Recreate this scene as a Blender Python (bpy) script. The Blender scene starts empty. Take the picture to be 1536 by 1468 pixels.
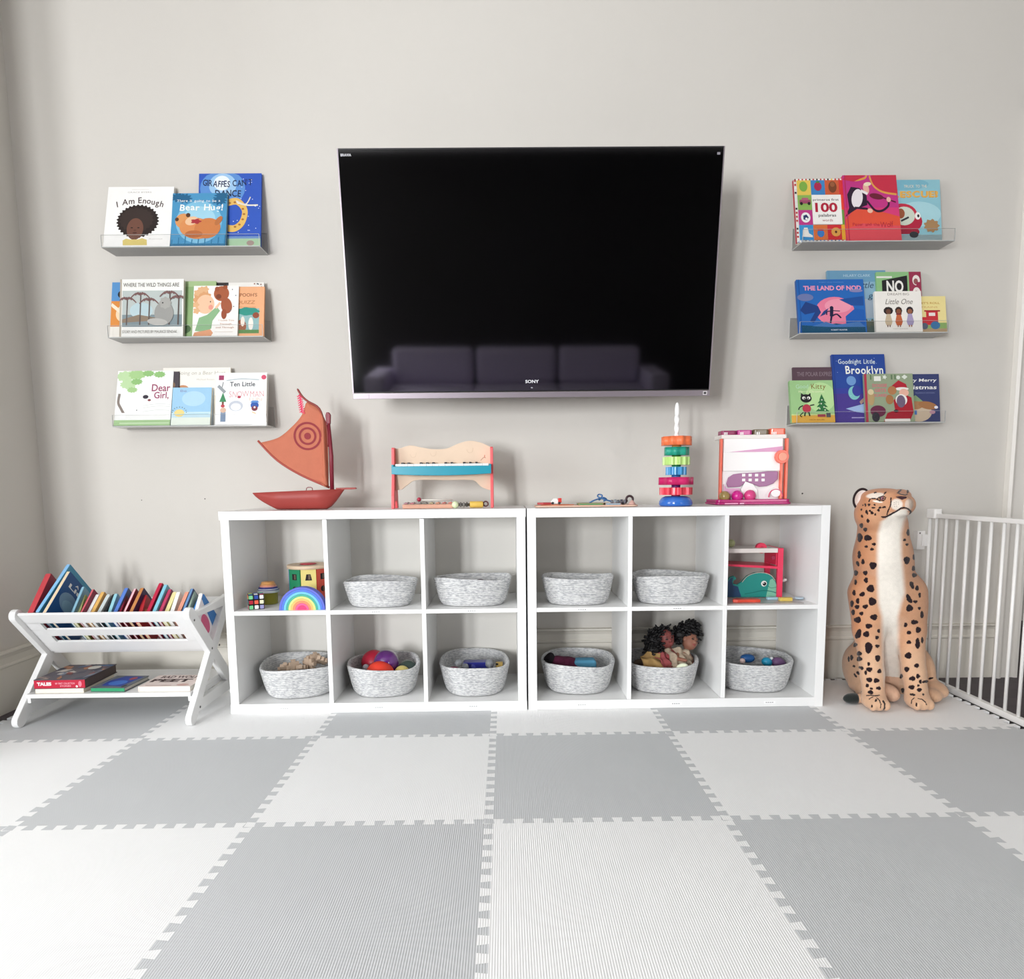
import bpy, bmesh, math, random
import numpy as np
from mathutils import Vector, Matrix, Euler
random.seed(7)
C = bpy.context.scene.collection
SC = bpy.context.scene
PI = math.pi
# ---------------------------------------------------------------- camera
FPX, CYP = 1018.85, 842.9
CAM = Vector((.0526, -2.9306, .8519)); PITCH, YAW, ROLL = .1112, -.0085, -.0105
def basis():
    cw, sw = math.cos(YAW), math.sin(YAW)
    rx = Vector((cw, sw, 0)); ry = Vector((-sw, cw, 0)); z = Vector((0, 0, 1))
    fw = math.cos(PITCH)*ry - math.sin(PITCH)*z; up = math.sin(PITCH)*ry + math.cos(PITCH)*z
    return math.cos(ROLL)*rx+math.sin(ROLL)*up, -math.sin(ROLL)*rx+math.cos(ROLL)*up, fw
RV, UV, FV = basis()
cam = bpy.data.objects.new('camera', bpy.data.cameras.new('camera')); C.objects.link(cam)
cam.matrix_world = Matrix(((RV.x, UV.x, -FV.x, CAM.x), (RV.y, UV.y, -FV.y, CAM.y), (RV.z, UV.z, -FV.z, CAM.z), (0, 0, 0, 1)))
cam.data.sensor_width = 36; cam.data.sensor_fit = 'HORIZONTAL'; cam.data.lens = 36*FPX/1536
cam.data.shift_y = (CYP-734)/1536; cam.data.clip_start = .05
SC.camera = cam
def at(u, v, y=None, x=None, z=None):
    d = FV + RV*((u-768)/FPX) + UV*((CYP-v)/FPX)
    t = (y-CAM.y)/d.y if y is not None else (x-CAM.x)/d.x if x is not None else (z-CAM.z)/d.z
    return CAM + d*t
# ---------------------------------------------------------------- materials
def lin(h):
    h = h.lstrip('#'); o = []
    for i in (0, 2, 4):
        c = int(h[i:i+2], 16)/255; o.append(c/12.92 if c <= .04045 else ((c+.055)/1.055)**2.4)
    return o
MATS = {}
def M(h, rough=.5, metal=0, var=.03, scale=8, bump=0, bscale=120, spec=.5, trans=0, coat=0, ior=1.45, alpha=1, sheen=0):
    key = (h, rough, metal, var, scale, bump, bscale, spec, trans, coat, ior, alpha, sheen)
    if key in MATS: return MATS[key]
    m = bpy.data.materials.new('mat_'+h); m.use_nodes = True; MATS[key] = m
    nt = m.node_tree; b = nt.nodes['Principled BSDF']; c = lin(h)
    tc = nt.nodes.new('ShaderNodeTexCoord')
    if var:
        n = nt.nodes.new('ShaderNodeTexNoise'); n.inputs['Scale'].default_value = scale; n.inputs['Detail'].default_value = 3
        mx = nt.nodes.new('ShaderNodeMix'); mx.data_type = 'RGBA'
        mx.inputs[6].default_value = [x*(1-var) for x in c]+[1]; mx.inputs[7].default_value = [min(1, x*(1+var)) for x in c]+[1]
        nt.links.new(tc.outputs['Object'], n.inputs['Vector']); nt.links.new(n.outputs['Fac'], mx.inputs[0])
        nt.links.new(mx.outputs[2], b.inputs['Base Color'])
    else: b.inputs['Base Color'].default_value = c+[1]
    b.inputs['Roughness'].default_value = rough; b.inputs['Metallic'].default_value = metal
    b.inputs['Specular IOR Level'].default_value = spec; b.inputs['Transmission Weight'].default_value = trans
    b.inputs['Coat Weight'].default_value = coat; b.inputs['IOR'].default_value = ior; b.inputs['Alpha'].default_value = alpha
    if sheen: b.inputs['Sheen Weight'].default_value = sheen
    if bump:
        n2 = nt.nodes.new('ShaderNodeTexNoise'); n2.inputs['Scale'].default_value = bscale; n2.inputs['Detail'].default_value = 2
        bp = nt.nodes.new('ShaderNodeBump'); bp.inputs['Strength'].default_value = bump; bp.inputs['Distance'].default_value = .002
        nt.links.new(tc.outputs['Object'], n2.inputs['Vector']); nt.links.new(n2.outputs['Fac'], bp.inputs['Height']); nt.links.new(bp.outputs['Normal'], b.inputs['Normal'])
    return m
def paper(h): return M(h, rough=.42, var=.04, scale=30, spec=.4)
# ---------------------------------------------------------------- mesh builder
class MB:
    def __init__(s): s.v = []; s.f = []; s.m = []; s.sm = []; s.T = None; s.mats = []
    def mi(s, m):
        if m not in s.mats: s.mats.append(m)
        return s.mats.index(m)
    def add(s, vs, fs, m, smooth=False):
        o = len(s.v); k = s.mi(m)
        for p in vs:
            p = Vector(p); s.v.append(s.T @ p if s.T else p)
        for f in fs: s.f.append([i+o for i in f]); s.m.append(k); s.sm.append(smooth)
        return s
    def box(s, x0, x1, y0, y1, z0, z1, m):
        return s.add([(x, y, z) for x in (x0, x1) for y in (y0, y1) for z in (z0, z1)],
                     [(0, 1, 3, 2), (4, 6, 7, 5), (0, 4, 5, 1), (2, 3, 7, 6), (0, 2, 6, 4), (1, 5, 7, 3)], m)
    def cyl(s, p0, p1, r0, m, r1=None, n=20, caps=True, smooth=True):
        r1 = r0 if r1 is None else r1; p0 = Vector(p0); p1 = Vector(p1); d = (p1-p0).normalized()
        a = d.orthogonal().normalized(); b = d.cross(a); vs = []
        for p, r in ((p0, r0), (p1, r1)):
            for i in range(n):
                t = 2*PI*i/n; vs.append(p+(a*math.cos(t)+b*math.sin(t))*r)
        s.add(vs, [(i, (i+1) % n, n+(i+1) % n, n+i) for i in range(n)], m, smooth)
        if caps: s.add(vs, [list(range(n))[::-1], list(range(n, 2*n))], m)
        return s
    def tube(s, pts, r, m, n=10, closed=False):
        pts = [Vector(p) for p in pts]; N = len(pts); rs = r if isinstance(r, (list, tuple)) else [r]*N
        vs = []; prev = None
        for i, p in enumerate(pts):
            if closed: t = pts[(i+1) % N]-pts[i-1]
            else: t = pts[min(i+1, N-1)]-pts[max(i-1, 0)]
            t.normalize()
            a = t.orthogonal().normalized() if prev is None else (prev-t*prev.dot(t)).normalized()
            prev = a; b = t.cross(a)
            for k in range(n):
                w = 2*PI*k/n; vs.append(p+(a*math.cos(w)+b*math.sin(w))*rs[i])
        fs = []
        for i in range(N if closed else N-1):
            j = (i+1) % N
            for k in range(n): fs.append((i*n+k, i*n+(k+1) % n, j*n+(k+1) % n, j*n+k))
        s.add(vs, fs, m, True)
        if not closed: s.add([vs[k] for k in range(n)]+[vs[(N-1)*n+k] for k in range(n)], [list(range(n))[::-1], list(range(n, 2*n))], m)
        return s
    def lathe(s, prof, c, m, n=32, f=None):
        c = Vector(c); vs = []; L = len(prof)
        for r, z in prof:
            for i in range(n):
                t = 2*PI*i/n; q = f(t, r, z) if f else r
                vs.append(c+Vector((q*math.cos(t), q*math.sin(t), z)))
        fs = [(j*n+i, j*n+(i+1) % n, (j+1)*n+(i+1) % n, (j+1)*n+i) for j in range(L-1) for i in range(n)]
        s.add(vs, fs, m, True)
        s.add(vs, [list(range(n))[::-1], [(L-1)*n+i for i in range(n)]], m)
        return s
    def ell(s, c, r, m, nu=20, nv=12, f=None):
        c = Vector(c); r = r if hasattr(r, '__len__') else (r, r, r); vs = [c+Vector((0, 0, -r[2]))]
        for j in range(1, nv):
            ph = -PI/2+PI*j/nv
            for i in range(nu):
                t = 2*PI*i/nu; d = Vector((math.cos(ph)*math.cos(t), math.cos(ph)*math.sin(t), math.sin(ph)))
                k = f(d) if f else 1
                vs.append(c+Vector((d.x*r[0], d.y*r[1], d.z*r[2]))*k)
        vs.append(c+Vector((0, 0, r[2]))); top = len(vs)-1; fs = []
        for i in range(nu):
            fs.append((0, 1+(i+1) % nu, 1+i)); fs.append((top, 1+(nv-2)*nu+i, 1+(nv-2)*nu+(i+1) % nu))
            for j in range(nv-2): fs.append((1+j*nu+i, 1+j*nu+(i+1) % nu, 1+(j+1)*nu+(i+1) % nu, 1+(j+1)*nu+i))
        return s.add(vs, fs, m, True)
    def prism(s, poly, a0, a1, m, axis='y', smooth=False):
        """poly in the plane across `axis`: y -> (x,z), x -> (y,z), z -> (x,y)"""
        def P(a, b, t): return {'y': (a, t, b), 'x': (t, a, b), 'z': (a, b, t)}[axis]
        n = len(poly); vs = [P(a, b, a0) for a, b in poly]+[P(a, b, a1) for a, b in poly]
        s.add(vs, [(i, (i+1) % n, n+(i+1) % n, n+i) for i in range(n)], m, smooth)
        s.add(vs, [list(range(n))[::-1], list(range(n, 2*n))], m)
        return s
    def build(s, name, parent=None, bevel=0, seg=2, loc=None, fixn=True, mods=None):
        me = bpy.data.meshes.new(name)
        me.from_pydata([tuple(v) for v in s.v], [], s.f)
        for m in s.mats: me.materials.append(m)
        me.polygons.foreach_set('material_index', s.m); me.polygons.foreach_set('use_smooth', s.sm)
        if bevel or fixn:
            bm = bmesh.new(); bm.from_mesh(me)
            bmesh.ops.remove_doubles(bm, verts=bm.verts, dist=1e-5)
            if fixn: bmesh.ops.recalc_face_normals(bm, faces=bm.faces)
            if bevel:
                es = [e for e in bm.edges if len(e.link_faces) == 2 and e.calc_face_angle(0) > .5]
                bmesh.ops.bevel(bm, geom=es, offset=bevel, segments=seg, profile=.6, affect='EDGES', clamp_overlap=True)
            bm.to_mesh(me); bm.free()
        o = bpy.data.objects.new(name, me); C.objects.link(o)
        if parent: o.parent = parent
        if loc is not None: o.location = loc
        return o
def tag(o, label, cat, group=None, kind=None):
    if label: o['label'] = label
    if cat: o['category'] = cat
    if group: o['group'] = group
    if kind: o['kind'] = kind
    return o
def thing(name, label, cat, loc=(0, 0, 0), rot=(0, 0, 0), group=None):
    o = bpy.data.objects.new(name, None); C.objects.link(o); o.empty_display_size = .05
    o.location = loc; o.rotation_euler = rot
    return tag(o, label, cat, group)
def lab(o, label): o['label'] = label; return o
def struct(o): o['kind'] = 'structure'; return o
def dup(root, loc, rz=None, label=None, scale=None):
    r = root.copy(); C.objects.link(r); r.location = loc
    if rz is not None: r.rotation_euler = (0, 0, rz)
    if scale: r.scale = scale
    if label: r['label'] = label
    for ch in [o for o in C.objects if o.parent == root]:
        c = ch.copy(); C.objects.link(c); c.parent = r
        for g in [o for o in C.objects if o.parent == ch]:
            d = g.copy(); C.objects.link(d); d.parent = c
    return r
def circ(cx, cy, r, n=24, ry=None, a0=0, a1=2*PI):
    ry = r if ry is None else ry; full = abs(a1-a0-2*PI) < 1e-6
    k = n if full else n+1
    return [(cx+r*math.cos(a0+(a1-a0)*i/n), cy+ry*math.sin(a0+(a1-a0)*i/n)) for i in range(k)]
def rrect(x0, y0, x1, y1, r, n=5):
    o = []
    for cx, cy, a in ((x1-r, y1-r, 0), (x0+r, y1-r, PI/2), (x0+r, y0+r, PI), (x1-r, y0+r, 3*PI/2)):
        for i in range(n+1): t = a+PI/2*i/n; o.append((cx+r*math.cos(t), cy+r*math.sin(t)))
    return o
def smooth_path(p, n=6):
    o = []; N = len(p)
    for i in range(N-1):
        a = p[max(i-1, 0)]; b = p[i]; c = p[i+1]; d = p[min(i+2, N-1)]
        for k in range(n):
            t = k/n
            o.append(tuple(.5*((2*b[j])+(-a[j]+c[j])*t+(2*a[j]-5*b[j]+4*c[j]-d[j])*t*t+(-a[j]+3*b[j]-3*c[j]+d[j])*t**3) for j in range(len(b))))
    o.append(tuple(p[-1])); return o
# ---------------------------------------------------------------- lettering
TX = {}
def glyph(txt, bold=0):
    if (txt, bold) in TX: return TX[(txt, bold)]
    cu = bpy.data.curves.new('lettering', 'FONT'); cu.body = txt; cu.size = 1; cu.offset = bold; cu.resolution_u = 3
    ob = bpy.data.objects.new('lettering', cu)
    me = bpy.data.meshes.new_from_object(ob)
    vs = [(v.co.x, v.co.y) for v in me.vertices]; fs = [list(p.vertices) for p in me.polygons]
    bpy.data.objects.remove(ob); bpy.data.curves.remove(cu); bpy.data.meshes.remove(me)
    if not vs: TX[(txt, bold)] = ([], [], 0, .3, 0, 1); return TX[(txt, bold)]
    x0 = min(a for a, b in vs); x1 = max(a for a, b in vs); y0 = min(b for a, b in vs); y1 = max(b for a, b in vs)
    TX[(txt, bold)] = (vs, fs, x0, x1, y0, y1); return TX[(txt, bold)]
class Art(MB):
    """flat artwork in the local x,z plane, facing -y; later shapes lie on top of earlier ones"""
    def __init__(s, y=0, eps=.00012): super().__init__(); s.y = y; s.e = eps; s.k = 0
    def put(s, pts, fs, h):
        s.k += 1; y = s.y-s.e*s.k
        s.add([(a, y, b) for a, b in pts], fs, h if not isinstance(h, str) else paper(h)); return s
    def poly(s, pts, h): return s.put(pts, [list(range(len(pts)))], h)
    def rect(s, x0, z0, x1, z1, h, r=0): return s.poly(rrect(x0, z0, x1, z1, r) if r else [(x0, z0), (x1, z0), (x1, z1), (x0, z1)], h)
    def oval(s, cx, cz, rx, rz, h, n=24, rot=0, bumps=0, amp=0):
        o = []
        for i in range(n):
            t = 2*PI*i/n; k = 1+amp*math.cos(bumps*t); a = rx*k*math.cos(t); b = rz*k*math.sin(t)
            o.append((cx+a*math.cos(rot)-b*math.sin(rot), cz+a*math.sin(rot)+b*math.cos(rot)))
        return s.poly(o, h)
    def line(s, pts, w, h, smooth=True):
        p = smooth_path(pts, 5) if smooth and len(pts) > 2 else pts; L = []; R = []
        for i in range(len(p)):
            a = p[max(i-1, 0)]; b = p[min(i+1, len(p)-1)]; dx, dz = b[0]-a[0], b[1]-a[1]; q = math.hypot(dx, dz) or 1
            nx, nz = -dz/q*w/2, dx/q*w/2; L.append((p[i][0]+nx, p[i][1]+nz)); R.append((p[i][0]-nx, p[i][1]-nz))
        n = len(p); return s.put(L+R, [(i, i+1, n+i+1, n+i) for i in range(n-1)], h)
    def text(s, txt, x, z, w, hgt, h, bold=0, shear=0, rot=0, jit=0, arc=0):
        """whole string fitted into the box x..x+w, z..z+hgt"""
        if jit or arc:
            gs = [glyph(c, bold) for c in txt]; adv = [(g[3]-g[2] if g[0] else .3)+.08 for g in gs]; tot = sum(adv); k = w/tot; cx = x
            V = []; F = []
            for i, (g, ad) in enumerate(zip(gs, adv)):
                if g[0]:
                    a = random.uniform(-jit, jit); mid = (cx-x+ad*k/2)/w-.5; dz = -arc*(mid*2)**2+random.uniform(-.3, .3)*jit*hgt; a -= arc/w*4*mid if arc else 0
                    ca, sa = math.cos(a), math.sin(a); o = len(V)
                    for (px, pz) in g[0]:
                        lx = (px-g[2])*k; lz = pz*hgt/.73; V.append((cx+lx*ca-lz*sa, z+dz+lx*sa+lz*ca))
                    F += [[q+o for q in f] for f in g[1]]
                cx += ad*k
            return s.put(V, F, h)
        vs, fs, x0, x1, y0, y1 = glyph(txt, bold)
        kx = w/(x1-x0); kz = hgt/(y1-y0); ca, sa = math.cos(rot), math.sin(rot); P = []
        for a, b in vs:
            a2 = (a-x0)*kx; b2 = (b-y0)*kz; a2 += shear*b2; P.append((x+a2*ca-b2*sa, z+a2*sa+b2*ca))
        return s.put(P, fs, h)
# ================================================================ the room
WX, EX = -1.924, 4.6          # left wall face, far right wall face
FL = -.012                    # dark floor level (mats lie on it, their top is z = 0)
wallm = M('d4d0c9', rough=.75, var=.012, scale=3, bump=.15, bscale=260, spec=.2)
wallL = wallm
white_trim = M('eeece6', rough=.4, var=.01)
ceilm = M('f4f3f0', rough=.9, var=.01)
# dark boards
def floor_mat():
    m = bpy.data.materials.new('dark_boards'); m.use_nodes = True; nt = m.node_tree; b = nt.nodes['Principled BSDF']
    tc = nt.nodes.new('ShaderNodeTexCoord'); br = nt.nodes.new('ShaderNodeTexBrick'); br.inputs['Scale'].default_value = 4
    br.inputs['Color1'].default_value = lin('453b42')+[1]; br.inputs['Color2'].default_value = lin('3a3238')+[1]; br.inputs['Mortar'].default_value = lin('1d181b')+[1]
    br.inputs['Mortar Size'].default_value = .006; br.inputs['Brick Width'].default_value = 3; br.inputs['Row Height'].default_value = .4
    nt.links.new(tc.outputs['Object'], br.inputs['Vector']); nt.links.new(br.outputs['Color'], b.inputs['Base Color']); b.inputs['Roughness'].default_value = .5
    return m
g = MB(); g.box(-5, EX, -7, 3.2, FL-.1, FL, floor_mat()); struct(g.build('floor'))
g = MB(); g.box(-5, EX, -7, 3.2, 3.0, 3.1, ceilm); struct(g.build('ceiling'))
g = MB(); g.box(-2.05, 2.25, 0, .12, FL, 3.0, wallm); g.box(2.25, EX, 0, .12, 2.35, 3.0, wallm); struct(g.build('wall_back'))
g = MB(); g.box(WX-.12, WX, -1.05, 0, FL, 3.0, wallL); struct(g.build('wall_left'))
g = MB(); g.box(-5.1, WX-.12, -1.05, -.93, FL, 3.0, wallL); struct(g.build('wall_alcove'))
g = MB(); g.box(-5.1, -5, -7, -4.6, FL, 3.0, wallm); g.box(-5.1, -5, -2.6, -1.05, FL, 3.0, wallm); g.box(-5.1, -5, -4.6, -2.6, FL, .6, wallm); g.box(-5.1, -5, -4.6, -2.6, 2.4, 3.0, wallm); struct(g.build('wall_side'))
g = MB()
for q in ((-4.6, -4.55), (-3.625, -3.575), (-2.65, -2.6)): g.box(-5.08, -5.02, q[0], q[1], .6, 2.4, white_trim)
g.box(-5.08, -5.02, -4.55, -3.625, .6, .65, white_trim); g.box(-5.08, -5.02, -3.575, -2.65, .6, .65, white_trim); g.box(-5.08, -5.02, -4.55, -3.625, 2.35, 2.4, white_trim); g.box(-5.08, -5.02, -3.575, -2.65, 2.35, 2.4, white_trim)
struct(g.build('window_4'))  # frame of an added side window that brightens the floor
g = MB(); g.box(EX, EX+.1, -7, 3.2, FL, 3.0, wallm); struct(g.build('wall_right'))
g = MB(); g.box(2.05, 2.15, .12, 3.2, FL, 3.0, wallm); struct(g.build('wall_hall_side'))
g = MB(); g.box(2.15, EX, 1.2, 1.3, FL, 3.0, wallm); struct(g.build('wall_hall'))
# rear wall with two window openings and a third added for fill light
WZ0, WZ1 = .3, 2.1
wins = [(-3.5, -2.85), (-2.56, -2.06), (3.28, 4.06)]
g = MB(); xs = [-5.0]
for a, b_ in wins: xs += [a, b_]
xs.append(EX)
rearm = M('35312e', rough=.8, var=.02)
for i in range(0, len(xs), 2): g.box(xs[i], xs[i+1], -7.1, -7, FL, 3.0, rearm)
for a, b_ in wins: g.box(a, b_, -7.1, -7, FL, WZ0, rearm); g.box(a, b_, -7.1, -7, WZ1, 3.0, rearm)
struct(g.build('wall_rear'))
for k, (a, b_) in enumerate(wins):
    g = MB(); t = .05
    g.box(a, a+t, -7.08, -7.02, WZ0, WZ1, white_trim); g.box(b_-t, b_, -7.08, -7.02, WZ0, WZ1, white_trim)
    g.box(a+t, b_-t, -7.08, -7.02, WZ0, WZ0+t, white_trim); g.box(a+t, b_-t, -7.08, -7.02, WZ1-t, WZ1, white_trim)
    zc = (WZ0+WZ1)/2; g.box(a+t, b_-t, -7.07, -7.03, zc-.02, zc+.02, white_trim)
    struct(g.build('window_%d' % (k+1)))  # the last one frames the opening added for fill light
# tall baseboard: flat board, moulded cap
def board_profile():   # (distance from wall, height)
    return [(0, FL), (.012, FL), (.012, .165), (.017, .170), (.017, .176), (.012, .181), (.013, .205), (.020, .219), (.026, .224), (.026, .231), (.0, .231)]
bbm = M('e0dbd0', rough=.5, var=.01)
g = MB(); g.prism([(-d, z) for d, z in board_profile()], -1.924, 2.20, bbm, axis='x'); struct(g.build('baseboard_back'))
g = MB(); g.prism([(WX+d, z) for d, z in board_profile()], -1.05, -.026, bbm, axis='y'); struct(g.build('baseboard_left'))
# door casing on the back wall (opening to the hall), moulded
g = MB(); g.prism([(2.205, 0), (2.205, -.030), (2.216, -.036), (2.228, -.030), (2.236, -.020), (2.285, -.016), (2.293, -.024), (2.305, -.024), (2.31, 0), (2.31, .12), (2.25, .12), (2.25, 0)], FL, 2.42, M('e9e5de', rough=.35, var=.01), axis='z'); struct(g.build('trim_1'))
g = MB(); g.box(2.205, EX, -.03, .0, 2.35, 2.45, white_trim); struct(g.build('trim_2'))
# ================================================================ foam mats
T = .61; NT = 12
TH = .0115
def mat_mesh(g, m):
    """one mat, its lower left corner at the origin: body, tabs along top and right, tabs between the sockets along bottom and left"""
    p = T/NT; h = TH; Q = [[(h, h), (T-h, h), (T-h, T-h), (h, T-h)], [(-h, -h), (h, -h), (h, h), (-h, h)]]
    def both(q, far):      # q along the edge, across -> horizontal and vertical edge
        Q.append([(a, b+(T if far else 0)) for a, b in q]); Q.append([(b+(T if far else 0), a) for a, b in q][::-1])
    for i in range(NT):
        a = i*p
        both([(a+.30*p, -h), (a+.70*p, -h), (a+.77*p, h), (a+.23*p, h)], True)
        a0 = h if i == 0 else a-.30*p; a1 = h if i == 0 else a-.23*p
        both([(a0, -h), (a+.30*p, -h), (a+.23*p, h), (a1, h)], False)
    both([(T-.30*p, -h), (T-h, -h), (T-h, h), (T-.23*p, h)], False)
    for q in Q: g.prism(q, FL, 0, m, axis='z')
def foam(h):
    m = bpy.data.materials.new('foam'); m.use_nodes = True; nt = m.node_tree; b = nt.nodes['Principled BSDF']; c = lin(h)
    tc = nt.nodes.new('ShaderNodeTexCoord'); n = nt.nodes.new('ShaderNodeTexNoise'); n.inputs['Scale'].default_value = 5; n.inputs['Detail'].default_value = 5
    mx = nt.nodes.new('ShaderNodeMix'); mx.data_type = 'RGBA'; mx.inputs[6].default_value = [x*.97 for x in c]+[1]; mx.inputs[7].default_value = [min(1, x*1.03) for x in c]+[1]
    nt.links.new(tc.outputs['Object'], n.inputs['Vector']); nt.links.new(n.outputs['Fac'], mx.inputs[0]); nt.links.new(mx.outputs[2], b.inputs['Base Color'])
    b.inputs['Roughness'].default_value = .62; b.inputs['Specular IOR Level'].default_value = .25
    w = nt.nodes.new('ShaderNodeTexWave'); w.wave_type = 'BANDS'; w.bands_direction = 'X'; w.inputs['Scale'].default_value = 62
    bp = nt.nodes.new('ShaderNodeBump'); bp.inputs['Strength'].default_value = .35; bp.inputs['Distance'].default_value = .0012
    nt.links.new(tc.outputs['Object'], w.inputs['Vector']); nt.links.new(w.outputs['Fac'], bp.inputs['Height']); nt.links.new(bp.outputs['Normal'], b.inputs['Normal'])
    return m
foam_w, foam_g = foam('fafafa'), foam('d0d2d4')
rowname = ['back', 'second', 'third', 'fourth', 'fifth']
rowwhere = ['along the wall behind the furniture', 'just in front of the cube shelves', 'in the middle foreground', 'at the bottom of the picture', 'behind the camera']
colname = ['far left column', 'second column from the left', 'third column from the left', 'third column from the right', 'second column from the right', 'far right column by the gate']
MAT = {}
for r in range(5):
    for c in range(6):
        x0 = -1.83+c*T; y1 = -.055-r*T; y0 = y1-T
        gray = (c+r) % 2 == 0
        g = MB(); mat_mesh(g, foam_g if gray else foam_w)
        o = g.build('foam_mat', loc=(x0, y0, 0), fixn=False)
        tag(o, '%s interlocking foam floor mat, %s row from the wall, %s' % ('grey' if gray else 'white', rowname[r], colname[c]), 'floor mat', 'interlocking foam floor mats')
        MAT[(r, c)] = o
# ================================================================ cube shelf units
kal = M('eeeeed', rough=.35, var=.008, spec=.4)
kal_in = kal
UW, UH, YF, YB = 1.13, .77, -.41, -.025
IT = .016
def cube_unit(x0, label, horiz, name='cube_shelf'):
    t = thing(name, label, 'shelf', (x0, YF, 0)); D = YB-YF; OT = .033
    def part(nm, x_0, x_1, z0, z1, y0=0, y1=D, m=kal, bev=.0012):
        g = MB(); g.box(x_0, x_1, y0, y1, z0, z1, m); return g.build(nm, t, bevel=bev)
    if horiz:
        part('top_board', -.004, UW+.001, UH-.032, UH); part('bottom_board', 0, UW, 0, .037)
        part('side_panel', .002, OT, .037, UH-.032); part('side_panel', UW-OT, UW-.001, .037, UH-.032)
    else:
        part('side_panel', 0, OT, 0, UH); part('side_panel', UW-OT, UW, 0, UH)
        part('top_board', OT, UW-OT, UH-.034, UH-.001); part('bottom_board', OT, UW-OT, .001, .036)
    cw = (UW-2*OT-2*IT)/3; xs = [OT+cw, OT+2*cw+IT]; zs = (UH-.032+.037)/2-.008
    for x in xs:
        part('divider', x, x+IT, .037, zs+IT, .001); part('divider', x, x+IT, zs+IT, UH-.034, .001)
    for x in (OT, OT+cw+IT, OT+2*cw+2*IT): part('shelf', x, x+cw, zs, zs+IT, .0015)
    if horiz:
        o = part('back_panel', OT, UW-OT, .037, UH-.034, D-.006, D-.002, m=M('e4e1da', rough=.6, var=.01), bev=0)
    # small printed labels on the front edges under the baskets
    lm = M('f2f2f2', var=0)
    for k in range(3):
        xc = OT+cw/2+k*(cw+IT)+(.0)
        for z in (.018, zs+IT/2):
            if z > .1 and ((horiz and k == 0) or (not horiz and k == 2)): continue
            a = Art(y=-.0006); w = .022; 
            a.rect(xc-w, z-.005, xc+w, z+.005, 'fbfbfb')
            for q in range(4): a.rect(xc-w*.7+q*w*.36, z-.0013, xc-w*.7+q*w*.36+w*.26, z+.0016, '8f8f8f')
            a.build('shelf_label', t, fixn=False)
    return t
LX, RX = -1.004, .1315
cube_unit(LX, 'white six-cube shelf unit with a back panel, standing left under the television', True)
cube_unit(RX, 'white open-backed six-cube shelf unit on the right, next to the spotted cat toy', False)
CW = (UW-.066-2*IT)/3
ZS = (UH-.032+.037)/2-.008+IT      # top of the middle shelf
ZB = .037
def cellx(unit, k): return (LX if unit == 0 else RX)+.033+CW/2+k*(CW+IT)
# ================================================================ television
def television():
    yt, yb = -.41, -.29
    p = at(507, 224, y=yt); q = at(1087, 219, y=yt); p2 = at(529, 597, y=yb); q2 = at(1063.5, 595, y=yb)
    W = ((q.x-p.x)+(q2.x-p2.x))/4; zt = (p.z+q.z)/2; zb = (p2.z+q2.z)/2; xc = (p.x+q.x+p2.x+q2.x)/4
    H = math.hypot(zt-zb, yt-yb); tilt = math.atan2(yb-yt, zt-zb)
    t = thing('television', 'large flat black television mounted on the wall above the cube shelves, tilted downwards', 'television', (xc, yb, zb), (tilt, 0, 0))
    scr = M('020203', rough=.05, var=0, spec=1.0); al = M('8f868c', rough=.35, metal=.6, var=.02); dk = M('1a1a1c', rough=.4, var=0)
    g = MB(); g.box(-W, W, 0, .035, .022, H, dk); g.box(-.4, .4, .035, .06, .14, .64, dk); g.build('casing', t, bevel=.003)
    g = MB(); g.box(-W+.004, W-.004, -.002, 0, .026, H-.004, scr); g.build('screen', t)
    g = MB(); e = .0032
    g.box(-W-.001, -W+e, -.003, .02, .022, H+.001, al); g.box(W-e, W+.001, -.003, .02, .022, H+.001, al); g.box(-W+e, W-e, -.003, .02, H-e, H+.001, M('2a282a', rough=.3, var=0)); g.build('frame', t)
    g = MB(); g.box(-W, W, -.006, .03, 0, .021, al); g.box(-W+.06, -W+.062, -.0065, 0, .002, .020, M('555055', var=0)); g.build('speaker_bar', t, bevel=.002)
    a = Art(y=-.0068); a.rect(W-.026, .004, W-.011, .0175, 'e8e4e6'); a.rect(W-.0235, .0065, W-.0135, .015, '3a3638'); a.build('remote_sensor', t, fixn=False)
    a = Art(y=-.0022); a.text('SONY', -.024, .053, .051, .0115, 'e6e6ea', bold=.02); a.rect(-.003, .034, .004, .038, '9a9aa4'); a.build('brand_lettering', t, fixn=False)
    a = Art(y=-.0022); a.text('BRAVIA', -W+.011, H-.024, .037, .0085, 'd0d0d4', bold=.02); a.build('lettering', t, fixn=False)
    a = Art(y=-.0022); a.rect(W-.025, H-.026, W-.014, H-.018, '8e8a92'); a.build('indicator_mark', t, fixn=False)
    c, s_ = math.cos(tilt), math.sin(tilt)
    def loc(x, y, z): return (x, (y-yb)*c+(z-zb)*s_, -(y-yb)*s_+(z-zb)*c)      # world offsets -> tilted frame
    g = MB(); bm_ = M('2c2c2e', rough=.4, metal=.4, var=0)
    g.box(-.3, .3, .058, .07, .25, .55, bm_)
    g.cyl(loc(-.05, -.30, zb+.36), loc(-.05, -.012, zb+.36), .022, bm_); g.cyl(loc(.05, -.30, zb+.44), loc(.05, -.012, zb+.44), .022, bm_)
    g.build('mounting_arm', t)
    g = MB(); P = [loc(x, y, z) for x in (-.2, .2) for y in (-.014, -.002) for z in (zb+.2, zb+.6)]
    g.add(P, [(0, 1, 3, 2), (4, 6, 7, 5), (0, 4, 5, 1), (2, 3, 7, 6), (0, 2, 6, 4), (1, 5, 7, 3)], bm_); g.build('wall_plate', t)
    return t
television()
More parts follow.
